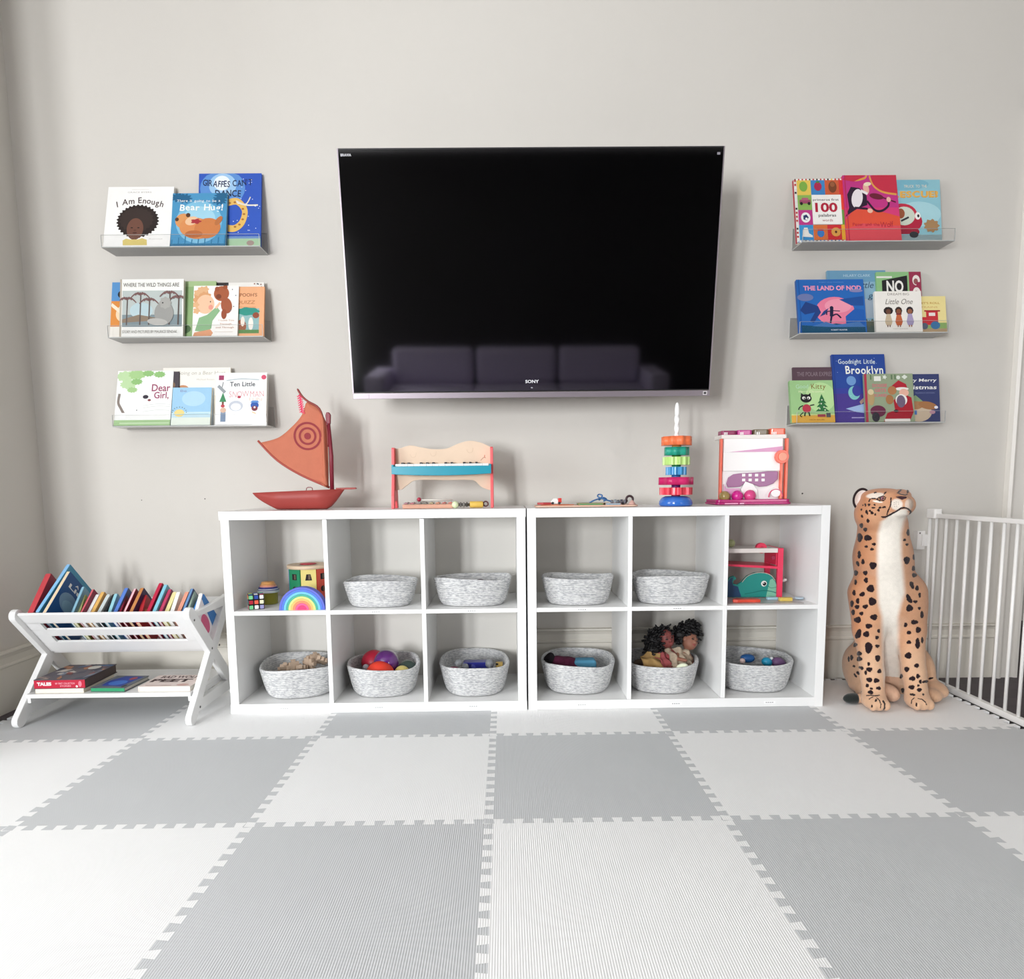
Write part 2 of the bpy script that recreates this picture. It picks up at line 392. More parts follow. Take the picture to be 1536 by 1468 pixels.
# ================================================================ safety gate
def gate():
    gm = M('f1efec', rough=.3, var=.01, spec=.5); X = 1.87
    t = thing('safety_gate', 'white metal baby gate with vertical bars standing at the right edge of the mats', 'gate', (X, -.05, FL))
    H = .715-FL; yend = -1.45
    g = MB(); g.box(-.012, .012, yend+.05, -.02, H-.014, H+.004, gm); g.build('top_rail', t, bevel=.003)
    g = MB(); g.box(-.011, .011, yend+.05, -.02, .006, .03, gm); g.build('bottom_rail', t, bevel=.003)
    y = -.03; k = 0
    while y > yend+.06:
        g = MB(); g.cyl((0, y, .028), (0, y, H-.012), .0062, gm, n=12); g.build('bar', t); y -= .0655; k += 1
    g = MB(); g.prism(rrect(-.02, -.045, .016, .012, .008), H-.016, H+.024, gm, axis='z'); g.build('end_cap', t, bevel=.002)
    g = MB(); g.cyl((0, .014, .0), (0, .014, H-.01), .007, gm, n=12); g.build('hinge_post', t)
    for z in (.62, .3):
        g = MB(); g.box(-.045, -.012, .022, .05, z-.045, z+.035, gm); g.box(-.03, .0, .012, .03, z-.03, z+.02, gm); g.cyl((-.035, .0215, z+.025), (-.035, .022, z+.025), .004, M('77736e', var=0), n=10); g.build('wall_mount', t, bevel=.003)
    return t
gate()
# ================================================================ sofa behind the camera (seen in the television's reflection)
def sofa():
    fm = M('ded2ee', rough=.9, var=.05, scale=20, bump=.3, bscale=300); t = thing('sofa', 'pale lilac three-seat sofa facing the television, seen only as a reflection', 'sofa', (.2, -5.9, FL))
    def cushion(nm, x0, x1, y0, y1, z0, z1, b=.04):
        g = MB(); g.box(x0, x1, y0, y1, z0, z1, fm); o = g.build(nm, t, bevel=b, seg=4)
        for p in o.data.polygons: p.use_smooth = True
    cushion('frame', -1.5, 1.5, -.45, .40, .08, .30, .02); cushion('armrest', -1.72, -1.5, -.45, .42, .08, .62); cushion('armrest', 1.5, 1.72, -.45, .42, .08, .62)
    for k in range(3): cushion('seat_cushion', -1.49+k*1.0, -.51+k*1.0, -.2, .42, .30, .45); cushion('back_cushion', -1.48+k*1.0, -.52+k*1.0, -.42, -.2, .44, .86, .07)
    for x in (-1.6, 1.6):
        for y in (-.38, .34): g = MB(); g.cyl((x, y, 0), (x, y, .09), .025, M('3a2c22', var=.1)); g.build('leg', t)
sofa()
# ================================================================ daylight, with two added fill sources
def area(name, loc, size, sy, energy, rot, color):
    l = bpy.data.lights.new(name, 'AREA'); l.shape = 'RECTANGLE'; l.size = size; l.size_y = sy; l.energy = energy; l.color = color
    o = bpy.data.objects.new(name, l); C.objects.link(o); o.location = loc; o.rotation_euler = rot; return o
area('window_daylight', (-3.175, -6.98, 1.2), .6, 1.7, 152, (PI/2, 0, 0), (.96, .98, 1))
area('window_daylight', (-2.31, -6.98, 1.2), .45, 1.7, 152, (PI/2, 0, 0), (.96, .98, 1))
area('window_daylight', (3.67, -6.98, 1.2), .7, 1.6, 30, (PI/2, 0, 0), (1, .97, .95))  # added weak fill from the right, set in the added rear opening
area('window_daylight', (-4.98, -3.6, 1.5), 1.9, 1.7, 98, (PI/2, 0, -PI/2), (.93, .97, 1))  # added side source that lifts the brightness of the floor
w = bpy.data.worlds.new('sky'); SC.world = w; w.use_nodes = True
bg = w.node_tree.nodes['Background']; bg.inputs[0].default_value = (.8, .9, 1, 1); bg.inputs[1].default_value = .6
SC.view_settings.view_transform = 'Standard'; SC.view_settings.look = 'None'; SC.view_settings.gamma = 1
SC.view_settings.use_curve_mapping = False; SC.view_settings.exposure = 0.25
SC.cycles.caustics_reflective = False; SC.cycles.caustics_refractive = False
# ================================================================ acrylic ledges and picture books
def clear_mat(ior=1.12, milky=0):
    m = bpy.data.materials.new('clear_acrylic'); m.use_nodes = True; nt = m.node_tree
    for n in list(nt.nodes): nt.nodes.remove(n)
    o = nt.nodes.new('ShaderNodeOutputMaterial'); t = nt.nodes.new('ShaderNodeBsdfTransparent'); t.inputs[0].default_value = (.985, .985, .985, 1)
    g = nt.nodes.new('ShaderNodeBsdfGlossy'); g.inputs['Roughness'].default_value = .04; g.inputs[0].default_value = (.9, .9, .9, 1)
    f = nt.nodes.new('ShaderNodeFresnel'); f.inputs[0].default_value = ior; mx = nt.nodes.new('ShaderNodeMixShader')
    nt.links.new(f.outputs[0], mx.inputs[0]); 
    if milky:
        d = nt.nodes.new('ShaderNodeBsdfTranslucent'); d.inputs[0].default_value = (.9, .9, .9, 1); d2 = nt.nodes.new('ShaderNodeBsdfDiffuse'); d2.inputs[0].default_value = (.9, .9, .89, 1)
        m1 = nt.nodes.new('ShaderNodeMixShader'); m1.inputs[0].default_value = .6; nt.links.new(d.outputs[0], m1.inputs[1]); nt.links.new(d2.outputs[0], m1.inputs[2])
        m2 = nt.nodes.new('ShaderNodeMixShader'); m2.inputs[0].default_value = milky; nt.links.new(t.outputs[0], m2.inputs[1]); nt.links.new(m1.outputs[0], m2.inputs[2]); t = m2
    nt.links.new(t.outputs[0], mx.inputs[1]); nt.links.new(g.outputs[0], mx.inputs[2]); nt.links.new(mx.outputs[0], o.inputs[0]); return m
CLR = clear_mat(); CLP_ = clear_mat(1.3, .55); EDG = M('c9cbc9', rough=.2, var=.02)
def ledge(x0, x1, z, label):
    t = thing('acrylic_ledge', label, 'wall shelf', (x0, 0, z), group='clear acrylic book ledges'); W = x1-x0; D = .104; th = .0035
    g = MB(); g.box(0, W, -D, 0, 0, th, CLP_); g.box(0, W, -th, 0, th, .085, CLR); g.build('ledge_body', t)
    g = MB(); g.box(0, W, -D, -D+th, th, .048, CLR); g.build('front_lip', t)
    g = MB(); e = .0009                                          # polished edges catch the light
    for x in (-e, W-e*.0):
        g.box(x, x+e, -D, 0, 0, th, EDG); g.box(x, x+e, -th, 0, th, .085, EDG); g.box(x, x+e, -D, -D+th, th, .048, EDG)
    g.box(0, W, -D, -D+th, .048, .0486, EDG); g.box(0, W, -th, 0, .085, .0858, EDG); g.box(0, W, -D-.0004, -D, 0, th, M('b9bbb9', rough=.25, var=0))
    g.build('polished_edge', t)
    return z+th
LZ = {}
for k, x0, x1, z, lb in (('L1', -1.536, -.913, at(190, 371, y=-.104).z, 'clear acrylic wall ledge, top one of the three left of the television'),
        ('L2', -1.536, -.918, at(200, 506.5, y=-.104).z, 'clear acrylic wall ledge, middle one of the three left of the television'),
        ('L3', -1.544, -.92, at(200, 640.3, y=-.104).z, 'clear acrylic wall ledge, lowest one of the three left of the television'),
        ('R1', 1.252, 1.862, 1.809, 'clear acrylic wall ledge, top one of the three right of the television'),
        ('R2', 1.253, 1.858, 1.453, 'clear acrylic wall ledge, middle one of the three right of the television'),
        ('R3', 1.254, 1.866, 1.094, 'clear acrylic wall ledge, lowest one of the three right of the television')):
    LZ[k] = ledge(x0, x1, z, lb)
class NArt(Art):
    def __init__(s, w, h): super().__init__(eps=.00006); s.w = w; s.h = h
    def put(s, pts, fs, m): return super().put([(min(1, max(0, a))*s.w, min(1, max(0, b))*s.h) for a, b in pts], fs, m)
def make_book(t, w, h, th, cover, art, pages='efe8d8', board=False, spine=None):
    """local: x 0..w, front cover at y 0 facing -y, thickness along +y, z up"""
    cm = paper(cover); pm = M(pages, rough=.8, var=.05, scale=60); sm = paper(spine or cover); c = .0022 if not board else .0014
    g = MB(); g.prism(rrect(0, 0, w, h, .006 if board else .0015, 4), 0, c, cm); g.prism(rrect(0, 0, w, h, .006 if board else .0015, 4), th-c, th, cm)
    g.box(0, c, c, th-c, .001, h-.001, sm); g.build('cover', t)
    i = .003 if not board else .0012
    g = MB(); g.box(c, w-i, c, th-c, i, h-i, pm); g.build('pages', t)
    a = NArt(w, h); art(a); a.build('cover_picture', t, fixn=False)
def wall_book(key, label, bl, br, tl, yb, th, cover, art, group=None, **kw):
    zb = LZ[key]+.0008; yb = max(yb, -.0975)
    p = at(*bl, y=yb); q = at(*br, y=yb); lo, hi = yb, 0.0
    # lean: depth of the top edge so that the side edge is upright in x
    best = min((abs(at(*tl, y=yb+i*(-.002-yb)/60).x-p.x), i) for i in range(61)) if tl[2:] == () else (0, 0)
    yt = min(yb+best[1]*(-.002-yb)/60, -.006-th); yt = max(yt, yb+.01)
    if len(tl) > 2: yt = tl[2]
    top = at(tl[0], tl[1], y=yt); h = math.hypot(top.z-zb, yt-yb); lean = math.atan2(yt-yb, top.z-zb)
    t = thing('picture_book', label, 'book', (p.x, yb, zb+.0015), (-lean, 0, 0), 'picture books on the wall ledges')
    make_book(t, q.x-p.x, h, th, cover, art, **kw); return t
R_ = random.Random(3)
def art_enough(a):
    a.rect(0, 0, 1, 1, 'f6f5f2'); a.text('GRACE BYERS', .3, .895, .36, .022, 'a9a39c'); a.rect(.36, .95, .62, .954, 'c9c5c0')
    a.text('I Am Enough', .16, .72, .70, .10, '4b3b38', bold=.014, jit=.14, arc=.07)
    a.oval(.49, .42, .31, .27, '2b2220', n=120, bumps=31, amp=.05); a.oval(.47, .44, .25, .2, '3a2e2b', n=60, bumps=19, amp=.06)
    a.oval(.46, .29, .125, .18, '6f4a3d', n=30); a.oval(.46, .225, .034, .014, '4b2d26'); a.oval(.41, .31, .018, .009, '241815'); a.oval(.51, .31, .018, .009, '241815'); a.oval(.46, .268, .02, .012, '5c3c2c')
    a.poly([(.30, .02), (.29, .10), (.34, .13), (.40, .115), (.52, .115), (.58, .135), (.65, .11), (.66, .02)], 'dcc878'); a.text('illustrated', .68, .115, .2, .016, 'c0bcb6')
def art_hug(a):
    a.rect(0, 0, 1, 1, '4a94c0'); a.oval(.5, .45, .42, .4, '7fbddb'); a.oval(.5, .5, .3, .25, '9fd0e4')
    for x, z in ((.1, .92), (.22, .9), (.9, .95), (.86, .86)): a.oval(x, z, .12, .08, '1f6088', n=40, bumps=10, amp=.25)
    for i in range(9): a.line([(.02+i*.12, .0), (.03+i*.12, .12+.04*(i % 3))], .02, '2f78a2')
    a.text('There is going to be a', .08, .83, .8, .05, 'eef4f4', jit=.15); a.text('Bear Hug!', .14, .67, .8, .12, 'f4f6f2', bold=.02, jit=.12)
    a.oval(.22, .47, .15, .14, 'd9965c'); a.oval(.3, .58, .04, .04, '55331f'); a.oval(.1, .5, .035, .035, '5a3620'); a.oval(.45, .33, .3, .2, 'd88d55', rot=-.15); a.oval(.66, .33, .24, .19, 'cb7c46', rot=.2)
    a.oval(.86, .47, .05, .1, 'b86f3f', rot=-.6); a.oval(.42, .22, .16, .07, 'b5683a'); a.oval(.37, .47, .12, .08, 'e8c09a', rot=.3); a.oval(.45, .46, .09, .045, 'a83038', n=20, bumps=5, amp=.2); a.rect(0, 0, 1, .04, '2e7198')
def art_dance(a):
    a.rect(0, 0, 1, 1, '2e55b6'); a.oval(.38, .8, .36, .25, '5c8fd0'); a.oval(.38, .84, .22, .16, '9cc4e6'); a.oval(.37, .87, .13, .1, 'e6eef4')
    a.text('GIRAFFES CAN\'T', .06, .82, .8, .085, '1e2d55', bold=.02, jit=.14, arc=-.03); a.text('DANCE', .26, .69, .42, .09, '1d2948', bold=.02, jit=.12)
    a.line([(.45, .6), (.62, .62), (.74, .5), (.7, .34), (.58, .26), (.44, .27)], .09, 'e0b660')
    for x, z in ((.5, .6), (.58, .61), (.66, .59), (.71, .52), (.73, .45), (.71, .38), (.66, .31), (.59, .28)): a.oval(x, z, .022, .014, 'a86a2c', n=7)
    a.line([(.62, .6), (.78, .57), (.95, .57)], .02, 'e4ded0'); a.line([(.6, .63), (.75, .58), (.83, .68)], .018, 'd8d2c4')
    for i in range(22): a.oval(R_.uniform(.5, .98), R_.uniform(.18, .97), .008, .006, 'dfe8f8', n=6)
    a.rect(0, 0, 1, .12, 'a3c4a0'); a.rect(0, .12, 1, .15, '6d8fc0'); a.oval(.84, .06, .06, .035, 'a08c84')
wall_book('L1', 'blue picture book with GIRAFFES CAN\'T DANCE on the cover, tallest on the top left ledge', (296, 367), (390.6, 367), (299, 261), -.072, .010, '2e55b6', art_dance, spine='24429a')
wall_book('L1', 'white square picture book titled I Am Enough on the top left ledge', (153.9, 367.5), (254.2, 367.5), (162.8, 281), -.096, .012, 'f2f1ee', art_enough)
wall_book('L1', 'blue Bear Hug! picture book with a bear lying down, top left ledge', (255.2, 367.5), (338, 367.5), (259.4, 290.5), -.097, .014, '3c86b4', art_hug)
def art_orange(a):
    a.rect(0, 0, 1, 1, 'f1ede4'); a.rect(.0, .66, 1, 1, '5a93c9'); a.oval(.22, .78, .09, .07, '20242c'); a.rect(0, .2, 1, .66, 'dd8f45'); a.oval(.3, .45, .2, .16, 'f1d8b4', rot=.4); a.line([(0, .6), (.3, .4), (.5, .25)], .06, 'f4e6cf')
def art_things(a):
    a.rect(0, 0, 1, 1, 'efefea'); a.rect(.0, .0, .03, 1, 'b5ab9c'); a.text('WHERE THE WILD THINGS ARE', .05, .865, .88, .07, '6b675f', bold=.02)
    a.rect(.04, .17, .98, .8, 'b9c2bf'); a.rect(.04, .17, .98, .38, '7f8f94'); a.oval(.34, .45, .18, .14, 'b7cdd2'); a.poly([(.04, .3), (.3, .38), (.6, .32), (.6, .28), (.04, .24)], '8a7a68')
    for x, z in ((.11, .64), (.32, .72), (.46, .62), (.78, .74), (.92, .66)):
        a.line([(x, .2), (x+.01, z)], .02, '5f5450')
        for k in range(7): t = PI*k/6; a.line([(x, z), (x+.07*math.cos(t), z+.03*math.sin(t)+.02), (x+.15*math.cos(t), z-.05+.05*math.sin(t))], .018, '7a5a58')
    a.oval(.7, .4, .15, .2, '9a9a96'); a.oval(.72, .58, .09, .1, 'a8a7a2', n=30, bumps=8, amp=.1); a.oval(.6, .25, .16, .06, 'b4b3ae', rot=-.1); a.oval(.68, .58, .012, .012, '2c2a28')
    a.text('STORY AND PICTURES BY MAURICE SENDAK', .05, .055, .86, .05, '8f8c86')
def art_green(a): a.rect(0, 0, 1, 1, '7fa069'); a.rect(0, .9, 1, 1, 'a7c08c'); a.rect(0, 0, .6, .9, '8fae78'); a.oval(.1, .15, .3, .1, '4d6a44')
def art_love(a):
    a.rect(0, 0, 1, 1, 'f4f1ec'); a.oval(.2, .72, .2, .2, 'd9a070', n=50, bumps=12, amp=.1); a.oval(.27, .63, .2, .19, 'efc4a2'); a.oval(.39, .57, .05, .05, 'e59a88'); a.oval(.38, .68, .012, .015, '3a2a24')
    for x, z in ((.08, .86), (.16, .92), (.26, .93), (.06, .62), (.08, .5)): a.oval(x, z, .07, .06, 'e0b184', n=24, bumps=5, amp=.18)
    a.poly([(.06, .1), (.14, .36), (.32, .42), (.52, .58), (.6, .5), (.44, .3), (.42, .15), (.3, .08)], '8cb487'); a.poly([(.02, .0), (.05, .07), (.4, .13), (.46, .06), (.42, 0)], 'd89a74'); a.line([(.5, .55), (.6, .66)], .05, 'efc4a2')
    a.oval(.62, .84, .17, .15, 'a65a38'); a.oval(.52, .93, .05, .05, '9a5030'); a.oval(.7, .97, .05, .045, '9a5030'); a.oval(.56, .78, .06, .05, '7d3f26'); a.oval(.74, .6, .12, .16, 'a3583a', rot=.3); a.oval(.69, .43, .06, .1, '964c30')
    for x, z in ((.86, .92), (.94, .8), (.9, .58), (.83, .5)): a.oval(x, z, .012, .012, '5a6a78', n=8)
    a.text('I Love You', .58, .29, .34, .035, 'c09a84'); a.text('Through', .6, .21, .27, .04, 'b88468'); a.text('and Through', .52, .14, .4, .04, 'b88468'); a.rect(.5, .075, .9, .08, 'c9b8a8')
def art_polka(a):
    a.rect(0, 0, 1, 1, 'eceae4'); a.rect(0, .86, .3, 1, '2e2a2a')
    for i in range(40): a.oval(R_.uniform(.2, .98), R_.uniform(.3, .98), .015, .012, R_.choice(['2f3238', '7a4a3a', '4a5058']), n=7)
def art_poohs(a):
    a.rect(0, 0, 1, 1, 'e8ac80'); a.text('POOH\'S', .4, .8, .42, .07, '8a4a2c', bold=.01); a.text('QUIZZ', .3, .64, .46, .08, 'b06a3c', shear=.2); a.rect(.2, .585, .8, .59, 'b06a3c')
    a.rect(.22, .06, .88, .56, '8fb5b5'); a.oval(.6, .5, .28, .08, '2e8f80', n=30, bumps=7, amp=.08); a.oval(.45, .2, .12, .14, '9a5c40'); a.oval(.68, .25, .06, .13, 'ece6dc'); a.oval(.48, .3, .05, .1, 'e6ddd0'); a.oval(.8, .42, .08, .06, '8f4a34'); a.rect(.22, .06, .88, .13, '5f8a50')
wall_book('L2', 'blue and orange picture book at the far left of the middle left ledge, mostly hidden', (164.5, 504), (235, 504), (168.6, 424), -.078, .008, '5a93c9', art_orange)
wall_book('L2', 'green picture book showing between two others on the middle left ledge', (262, 503), (322, 503), (264, 422.5, -.03), -.076, .009, '7fa069', art_green)
wall_book('L2', 'white dotted picture book peeking out at the back of the middle left ledge', (318, 503), (394.5, 503), (321, 424.5, -.022), -.066, .006, 'e8e6e0', art_polka, spine='222222')
wall_book('L2', 'wide picture book titled WHERE THE WILD THINGS ARE on the middle left ledge', (178.7, 504), (274.5, 504), (180.5, 419.5), -.098, .016, 'ddd9cf', art_things, spine='a59b8c')
wall_book('L2', 'pale orange POOH\'S book at the right end of the middle left ledge', (334, 503.6), (395.4, 503.6), (336, 430.8, -.045), -.086, .010, 'e8ac80', art_poohs)
wall_book('L2', 'white board book with a curly haired child and teddy, middle left ledge', (288, 504.2), (356, 504.2), (290.9, 429.3), -.0985, .011, 'f2efe9', art_love, board=True)
def art_girl(a):
    a.rect(0, 0, 1, 1, 'f6f7f4')
    for x, z, r in ((.15, .9, .17), (.35, .93, .15), (.55, .95, .1), (.2, .75, .14), (.35, .8, .1), (.75, .93, .1), (.28, .65, .09)): a.oval(x, z, r, r*.55, R_.choice(['a9cf8e', 'bfdcaa', '94c27c']), n=40, bumps=11, amp=.12)
    a.line([(.06, .58), (.05, .42), (.1, .32), (.16, .22)], .045, '8a7f78'); a.text('Dear', .63, .62, .33, .13, '9c3b64', bold=.012); a.text('Girl,', .68, .47, .26, .14, '9c3b64', bold=.012)
    a.oval(.53, .52, .05, .035, '3a3440'); a.oval(.6, .46, .03, .02, '8a4a50')
    for z in (.36, .32, .25): a.line([(.5, z), (.75, z+.03), (.98, z+.02)], .008, 'd4d8d4')
    a.rect(.38, .27, .4, .285, '55565a', 0); a.rect(.1, .13, .2, .23, 'ffffff'); a.rect(0, 0, 1, .1, 'a9cb95'); a.rect(.1, .03, .98, .055, 'c8e0b8')
def art_hunt(a):
    a.rect(0, 0, 1, 1, 'f3efe6'); a.text('Going on a Bear Hunt', .2, .86, .72, .08, 'b7b4aa', shear=.1); a.text('Michael Rosen', .5, .78, .26, .03, 'c0bcb2')
    a.oval(.3, .6, .1, .1, 'c98f66'); a.oval(.5, .58, .08, .08, 'd8b48c'); a.rect(0, .2, 1, .52, 'e6dfd0')
def art_navy(a): a.rect(0, 0, 1, 1, '49424a'); a.rect(0, 0, 1, .45, '2f4a7a'); a.oval(.6, .75, .3, .1, '8a6a52')
def art_sun(a):
    a.rect(0, 0, 1, 1, '9fcbe8'); a.rect(0, 0, 1, .35, 'c7e2ec'); a.oval(.55, .7, .3, .2, 'b4d8ee'); a.oval(.2, .32, .13, .1, 'f2d98c'); a.text('Be', .2, .88, .16, .06, '8a8fb8')
    for k in range(9): t = PI*k/8; a.oval(.2+.18*math.cos(t), .34+.14*math.sin(t), .012, .012, '3e4a4c', n=7)
    a.rect(.05, .28, .95, .295, '86c0d0'); a.rect(0, 0, 1, .2, 'e8f0e4')
def art_ten(a):
    a.rect(0, 0, 1, 1, 'f5f6f5'); a.text('Ten Little', .27, .735, .5, .09, '2b2f3c', bold=.015); a.text('SNOWMAN', .26, .53, .7, .12, 'd9a4a8', jit=.1); a.text('FUN', .66, .46, .26, .06, 'e4c9b8', jit=.1)
    a.rect(.05, .86, .15, .95, 'a33c64'); a.oval(.94, .91, .05, .045, 'd4506c'); a.line([(.2, .85), (.5, .88), (.85, .86)], .02, 'b9c3c8'); a.line([(.04, .75), (.18, .62)], .06, '9aa0a4'); a.line([(.12, .72), (.14, .82)], .015, '6a6f72')
    a.poly([(.07, .44), (.14, .62), (.21, .44)], '3f8a5c'); a.rect(.12, .38, .16, .44, '7a4a3a'); a.oval(.14, .36, .04, .03, 'b8404a'); a.rect(.1, .06, .2, .27, '7f93ad'); a.oval(.15, .28, .06, .05, 'd8b49c')
    a.oval(.4, .36, .14, .1, 'c3c8d2'); a.oval(.4, .34, .1, .07, 'f5f6f5'); a.oval(.46, .53, .035, .025, 'b33a50'); a.oval(.77, .37, .08, .07, '2a57a8'); a.oval(.77, .31, .06, .05, '7a2f3e'); a.oval(.77, .33, .02, .02, 'eeeeee'); a.poly([(.68, .42), (.72, .46), (.83, .46), (.86, .42)], '5b8fce')
    a.line([(.72, .24), (.8, .2), (.74, .12)], .02, 'e8c796'); a.rect(.24, .02, .96, .2, 'ffffff')
wall_book('L3', 'cream Bear Hunt picture book at the back of the lowest left ledge', (243, 638.5), (345, 638.5), (244.8, 552.3), -.068, .010, 'efe9dd', art_hunt)
wall_book('L3', 'dark brown and navy book of which a sliver shows beside the Dear Girl book', (214, 638.8), (266, 638.8), (216, 558.2, -.035), -.082, .008, '3d3c4c', art_navy)
wall_book('L3', 'white picture book titled Dear Girl, with a green tree on the lowest left ledge', (170.4, 639), (255, 639), (177.5, 557), -.0985, .012, 'eef0ea', art_girl)
wall_book('L3', 'small pale blue board book with a low sun on the lowest left ledge', (256.2, 638.8), (315, 638.8), (259.5, 581.8), -.0985, .018, '9fcbe8', art_sun, board=True)
wall_book('L3', 'white Ten Little Snowman book at the right end of the lowest left ledge', (322.8, 638.6), (399, 638.6), (325, 559.8), -.096, .020, 'eceeee', art_ten)
def art_hundred(a):
    a.rect(0, 0, 1, 1, 'f3f1ea')
    for i in range(16):
        a.rect(i/16+.01, .97, i/16+.035, 1, R_.choice(['2e2a2a', 'c43a3a', 'f0c94a'])); a.rect(i/16+.01, .0, i/16+.035, .03, R_.choice(['2e2a2a', 'c43a3a', '3a7ac4'])); a.rect(.0, i/16+.01, .03, i/16+.04, R_.choice(['c43a3a', 'f4f4f4', '2a2a2a']))
    cols = [[ 'e9c95c', '3f86c4', 'd0603a', 'd83a3a'], ['8fb85a', None, None, 'e8503a'], ['c43a8a', None, None, '6aa64a'], ['3a94d0', 'd8703a', 'cc2c34', 'e0b03a']]
    for r in range(4):
        for c in range(4):
            if cols[r][c]: a.rect(.04+c*.24, .03+(3-r)*.235, .04+(c+1)*.24, .03+(4-r)*.235, cols[r][c])
    a.oval(.15, .87, .07, .08, '7fb04a'); a.oval(.4, .87, .065, .07, 'b02850'); a.oval(.4, .94, .03, .015, '4a8a3a'); a.oval(.65, .86, .07, .09, '7a4428'); a.oval(.65, .9, .04, .04, '9a5c3a')
    a.rect(.07, .6, .26, .66, 'a04a6a', .01); a.rect(.11, .65, .22, .69, 'b8607c'); a.oval(.1, .6, .025, .025, '222222'); a.oval(.23, .6, .025, .025, '222222')
    a.oval(.16, .38, .08, .08, 'f4f4f4'); a.oval(.16, .38, .05, .05, '2a3468', n=5); a.oval(.17, .36, .02, .02, 'ffffff')
    a.poly([(.08, .08), (.12, .22), (.18, .22), (.2, .13), (.26, .1), (.26, .07)], 'f2f0ea'); a.oval(.4, .13, .06, .06, '3a7ac0'); a.rect(.35, .17, .45, .2, 'c03a3a'); a.oval(.66, .15, .08, .07, 'dca04c'); a.oval(.66, .15, .02, .02, '5a2418')
    a.rect(.28, .27, .78, .735, 'f7f5f0'); a.text('primeros first', .3, .63, .44, .045, '4a4244', bold=.01); a.text('100', .33, .46, .38, .15, 'b8203c', bold=.03); a.text('palabras', .38, .375, .3, .06, '3a3436', bold=.01); a.text('words', .44, .315, .18, .04, 'a04048')
def art_violin(a):
    a.rect(0, 0, 1, 1, 'd83c78'); a.rect(0, .5, 1, 1, 'c43684'); a.oval(.95, .97, .42, .27, 'c83048'); a.line([(.5, .99), (.56, .84), (.72, .74), (.98, .7)], .03, 'e0a04a'); a.line([(.08, .97), (.2, .92), (.4, .95), (.45, 1)], .03, 'e0a04a'); a.poly([(0, .93), (.06, 1), (.42, 1), (.36, .96), (.2, .9)], 'c83048')
    a.poly([(0, 0), (0, .32), (.16, .47), (.5, .47), (.75, .42), (1, .36), (1, 0)], 'e2533c'); a.poly([(0, 0), (0, .18), (.3, .26), (1, .22), (1, 0)], 'e0505a')
    a.poly([(.0, .36), (.08, .5), (.06, .7), (.14, .82), (.3, .8), (.42, .68), (.42, .54), (.22, .48), (.1, .42)], '2c1830'); a.oval(.24, .64, .1, .15, 'efe6ea', rot=-.35)
    a.oval(.42, .79, .055, .085, 'eab0a0', rot=.2); a.oval(.45, .86, .07, .03, 'efe0c0', rot=.1); a.line([(.32, .76), (.44, .71)], .04, 'f0eaea')
    a.oval(.6, .67, .13, .045, '6e1c34', rot=-.15); a.line([(.72, .65), (.95, .58)], .02, '5a1830'); a.line([(.42, .6), (.55, .46), (.68, .45), (.8, .52), (.82, .6)], .035, '2c1830'); a.oval(.82, .62, .04, .04, 'f0b8a8'); a.line([(.18, .5), (.3, .49), (.42, .48)], .03, '2c1830'); a.oval(.46, .45, .05, .035, 'f0c0a8')
    a.text('Peter and the', .12, .22, .5, .05, 'b8283c', jit=.1); a.text('Wolf', .62, .2, .26, .09, 'b8283c', jit=.1); a.rect(.03, 0, .045, 1, 'c02c50')
def art_rescue(a):
    a.rect(0, 0, 1, 1, '8fc3cf'); a.oval(.6, .45, .4, .2, 'a9d5dd'); a.oval(.3, .93, .5, .1, '7ab4c6'); a.rect(0, 0, 1, .12, '8ea4a8'); a.text('TRUCK TO THE', .35, .875, .42, .045, 'e9dcc6', jit=.08); a.text('RESCUE!', .14, .72, .82, .1, 'd8a04a', bold=.05, jit=.05); a.text('RESCUE!', .14, .725, .82, .09, 'e6b45c', bold=.02)
    a.oval(.32, .33, .34, .2, 'b32440'); a.oval(.3, .45, .27, .17, 'c43048'); a.oval(.34, .42, .19, .15, 'cfd8c8'); a.oval(.28, .46, .07, .08, 'a05a3a'); a.line([(.28, .34), (.42, .4)], .03, '3a3a40'); a.oval(.58, .42, .05, .06, 'f4f2ee'); a.oval(.59, .42, .02, .025, '222222'); a.oval(.1, .35, .05, .06, 'f4f2ee'); a.oval(.11, .35, .02, .025, '222222')
    a.rect(.05, .13, .6, .2, '9a2038', .03); a.oval(.15, .12, .08, .05, '33343a'); a.oval(.5, .12, .08, .05, '33343a'); a.oval(.82, .26, .13, .1, 'a8835a', n=30, bumps=9, amp=.15)
wall_book('R1', 'light blue picture book with a red truck and RESCUE! lettering on the top right ledge', (1329, 365.5), (1413, 365.5), (1323, 270.5, -.035), -.074, .012, '7ab4c6', art_rescue)
wall_book('R1', 'colourful First 100 Words picture book at the left end of the top right ledge', (1196, 365.5), (1284, 365.5), (1189.5, 269), -.082, .018, 'e8e2d8', art_hundred, spine='c03048')
wall_book('R1', 'pink and red picture book with a violin player on the top right ledge', (1271, 365.8), (1352.5, 365.8), (1263.4, 263.5), -.099, .012, 'd8406c', art_violin)
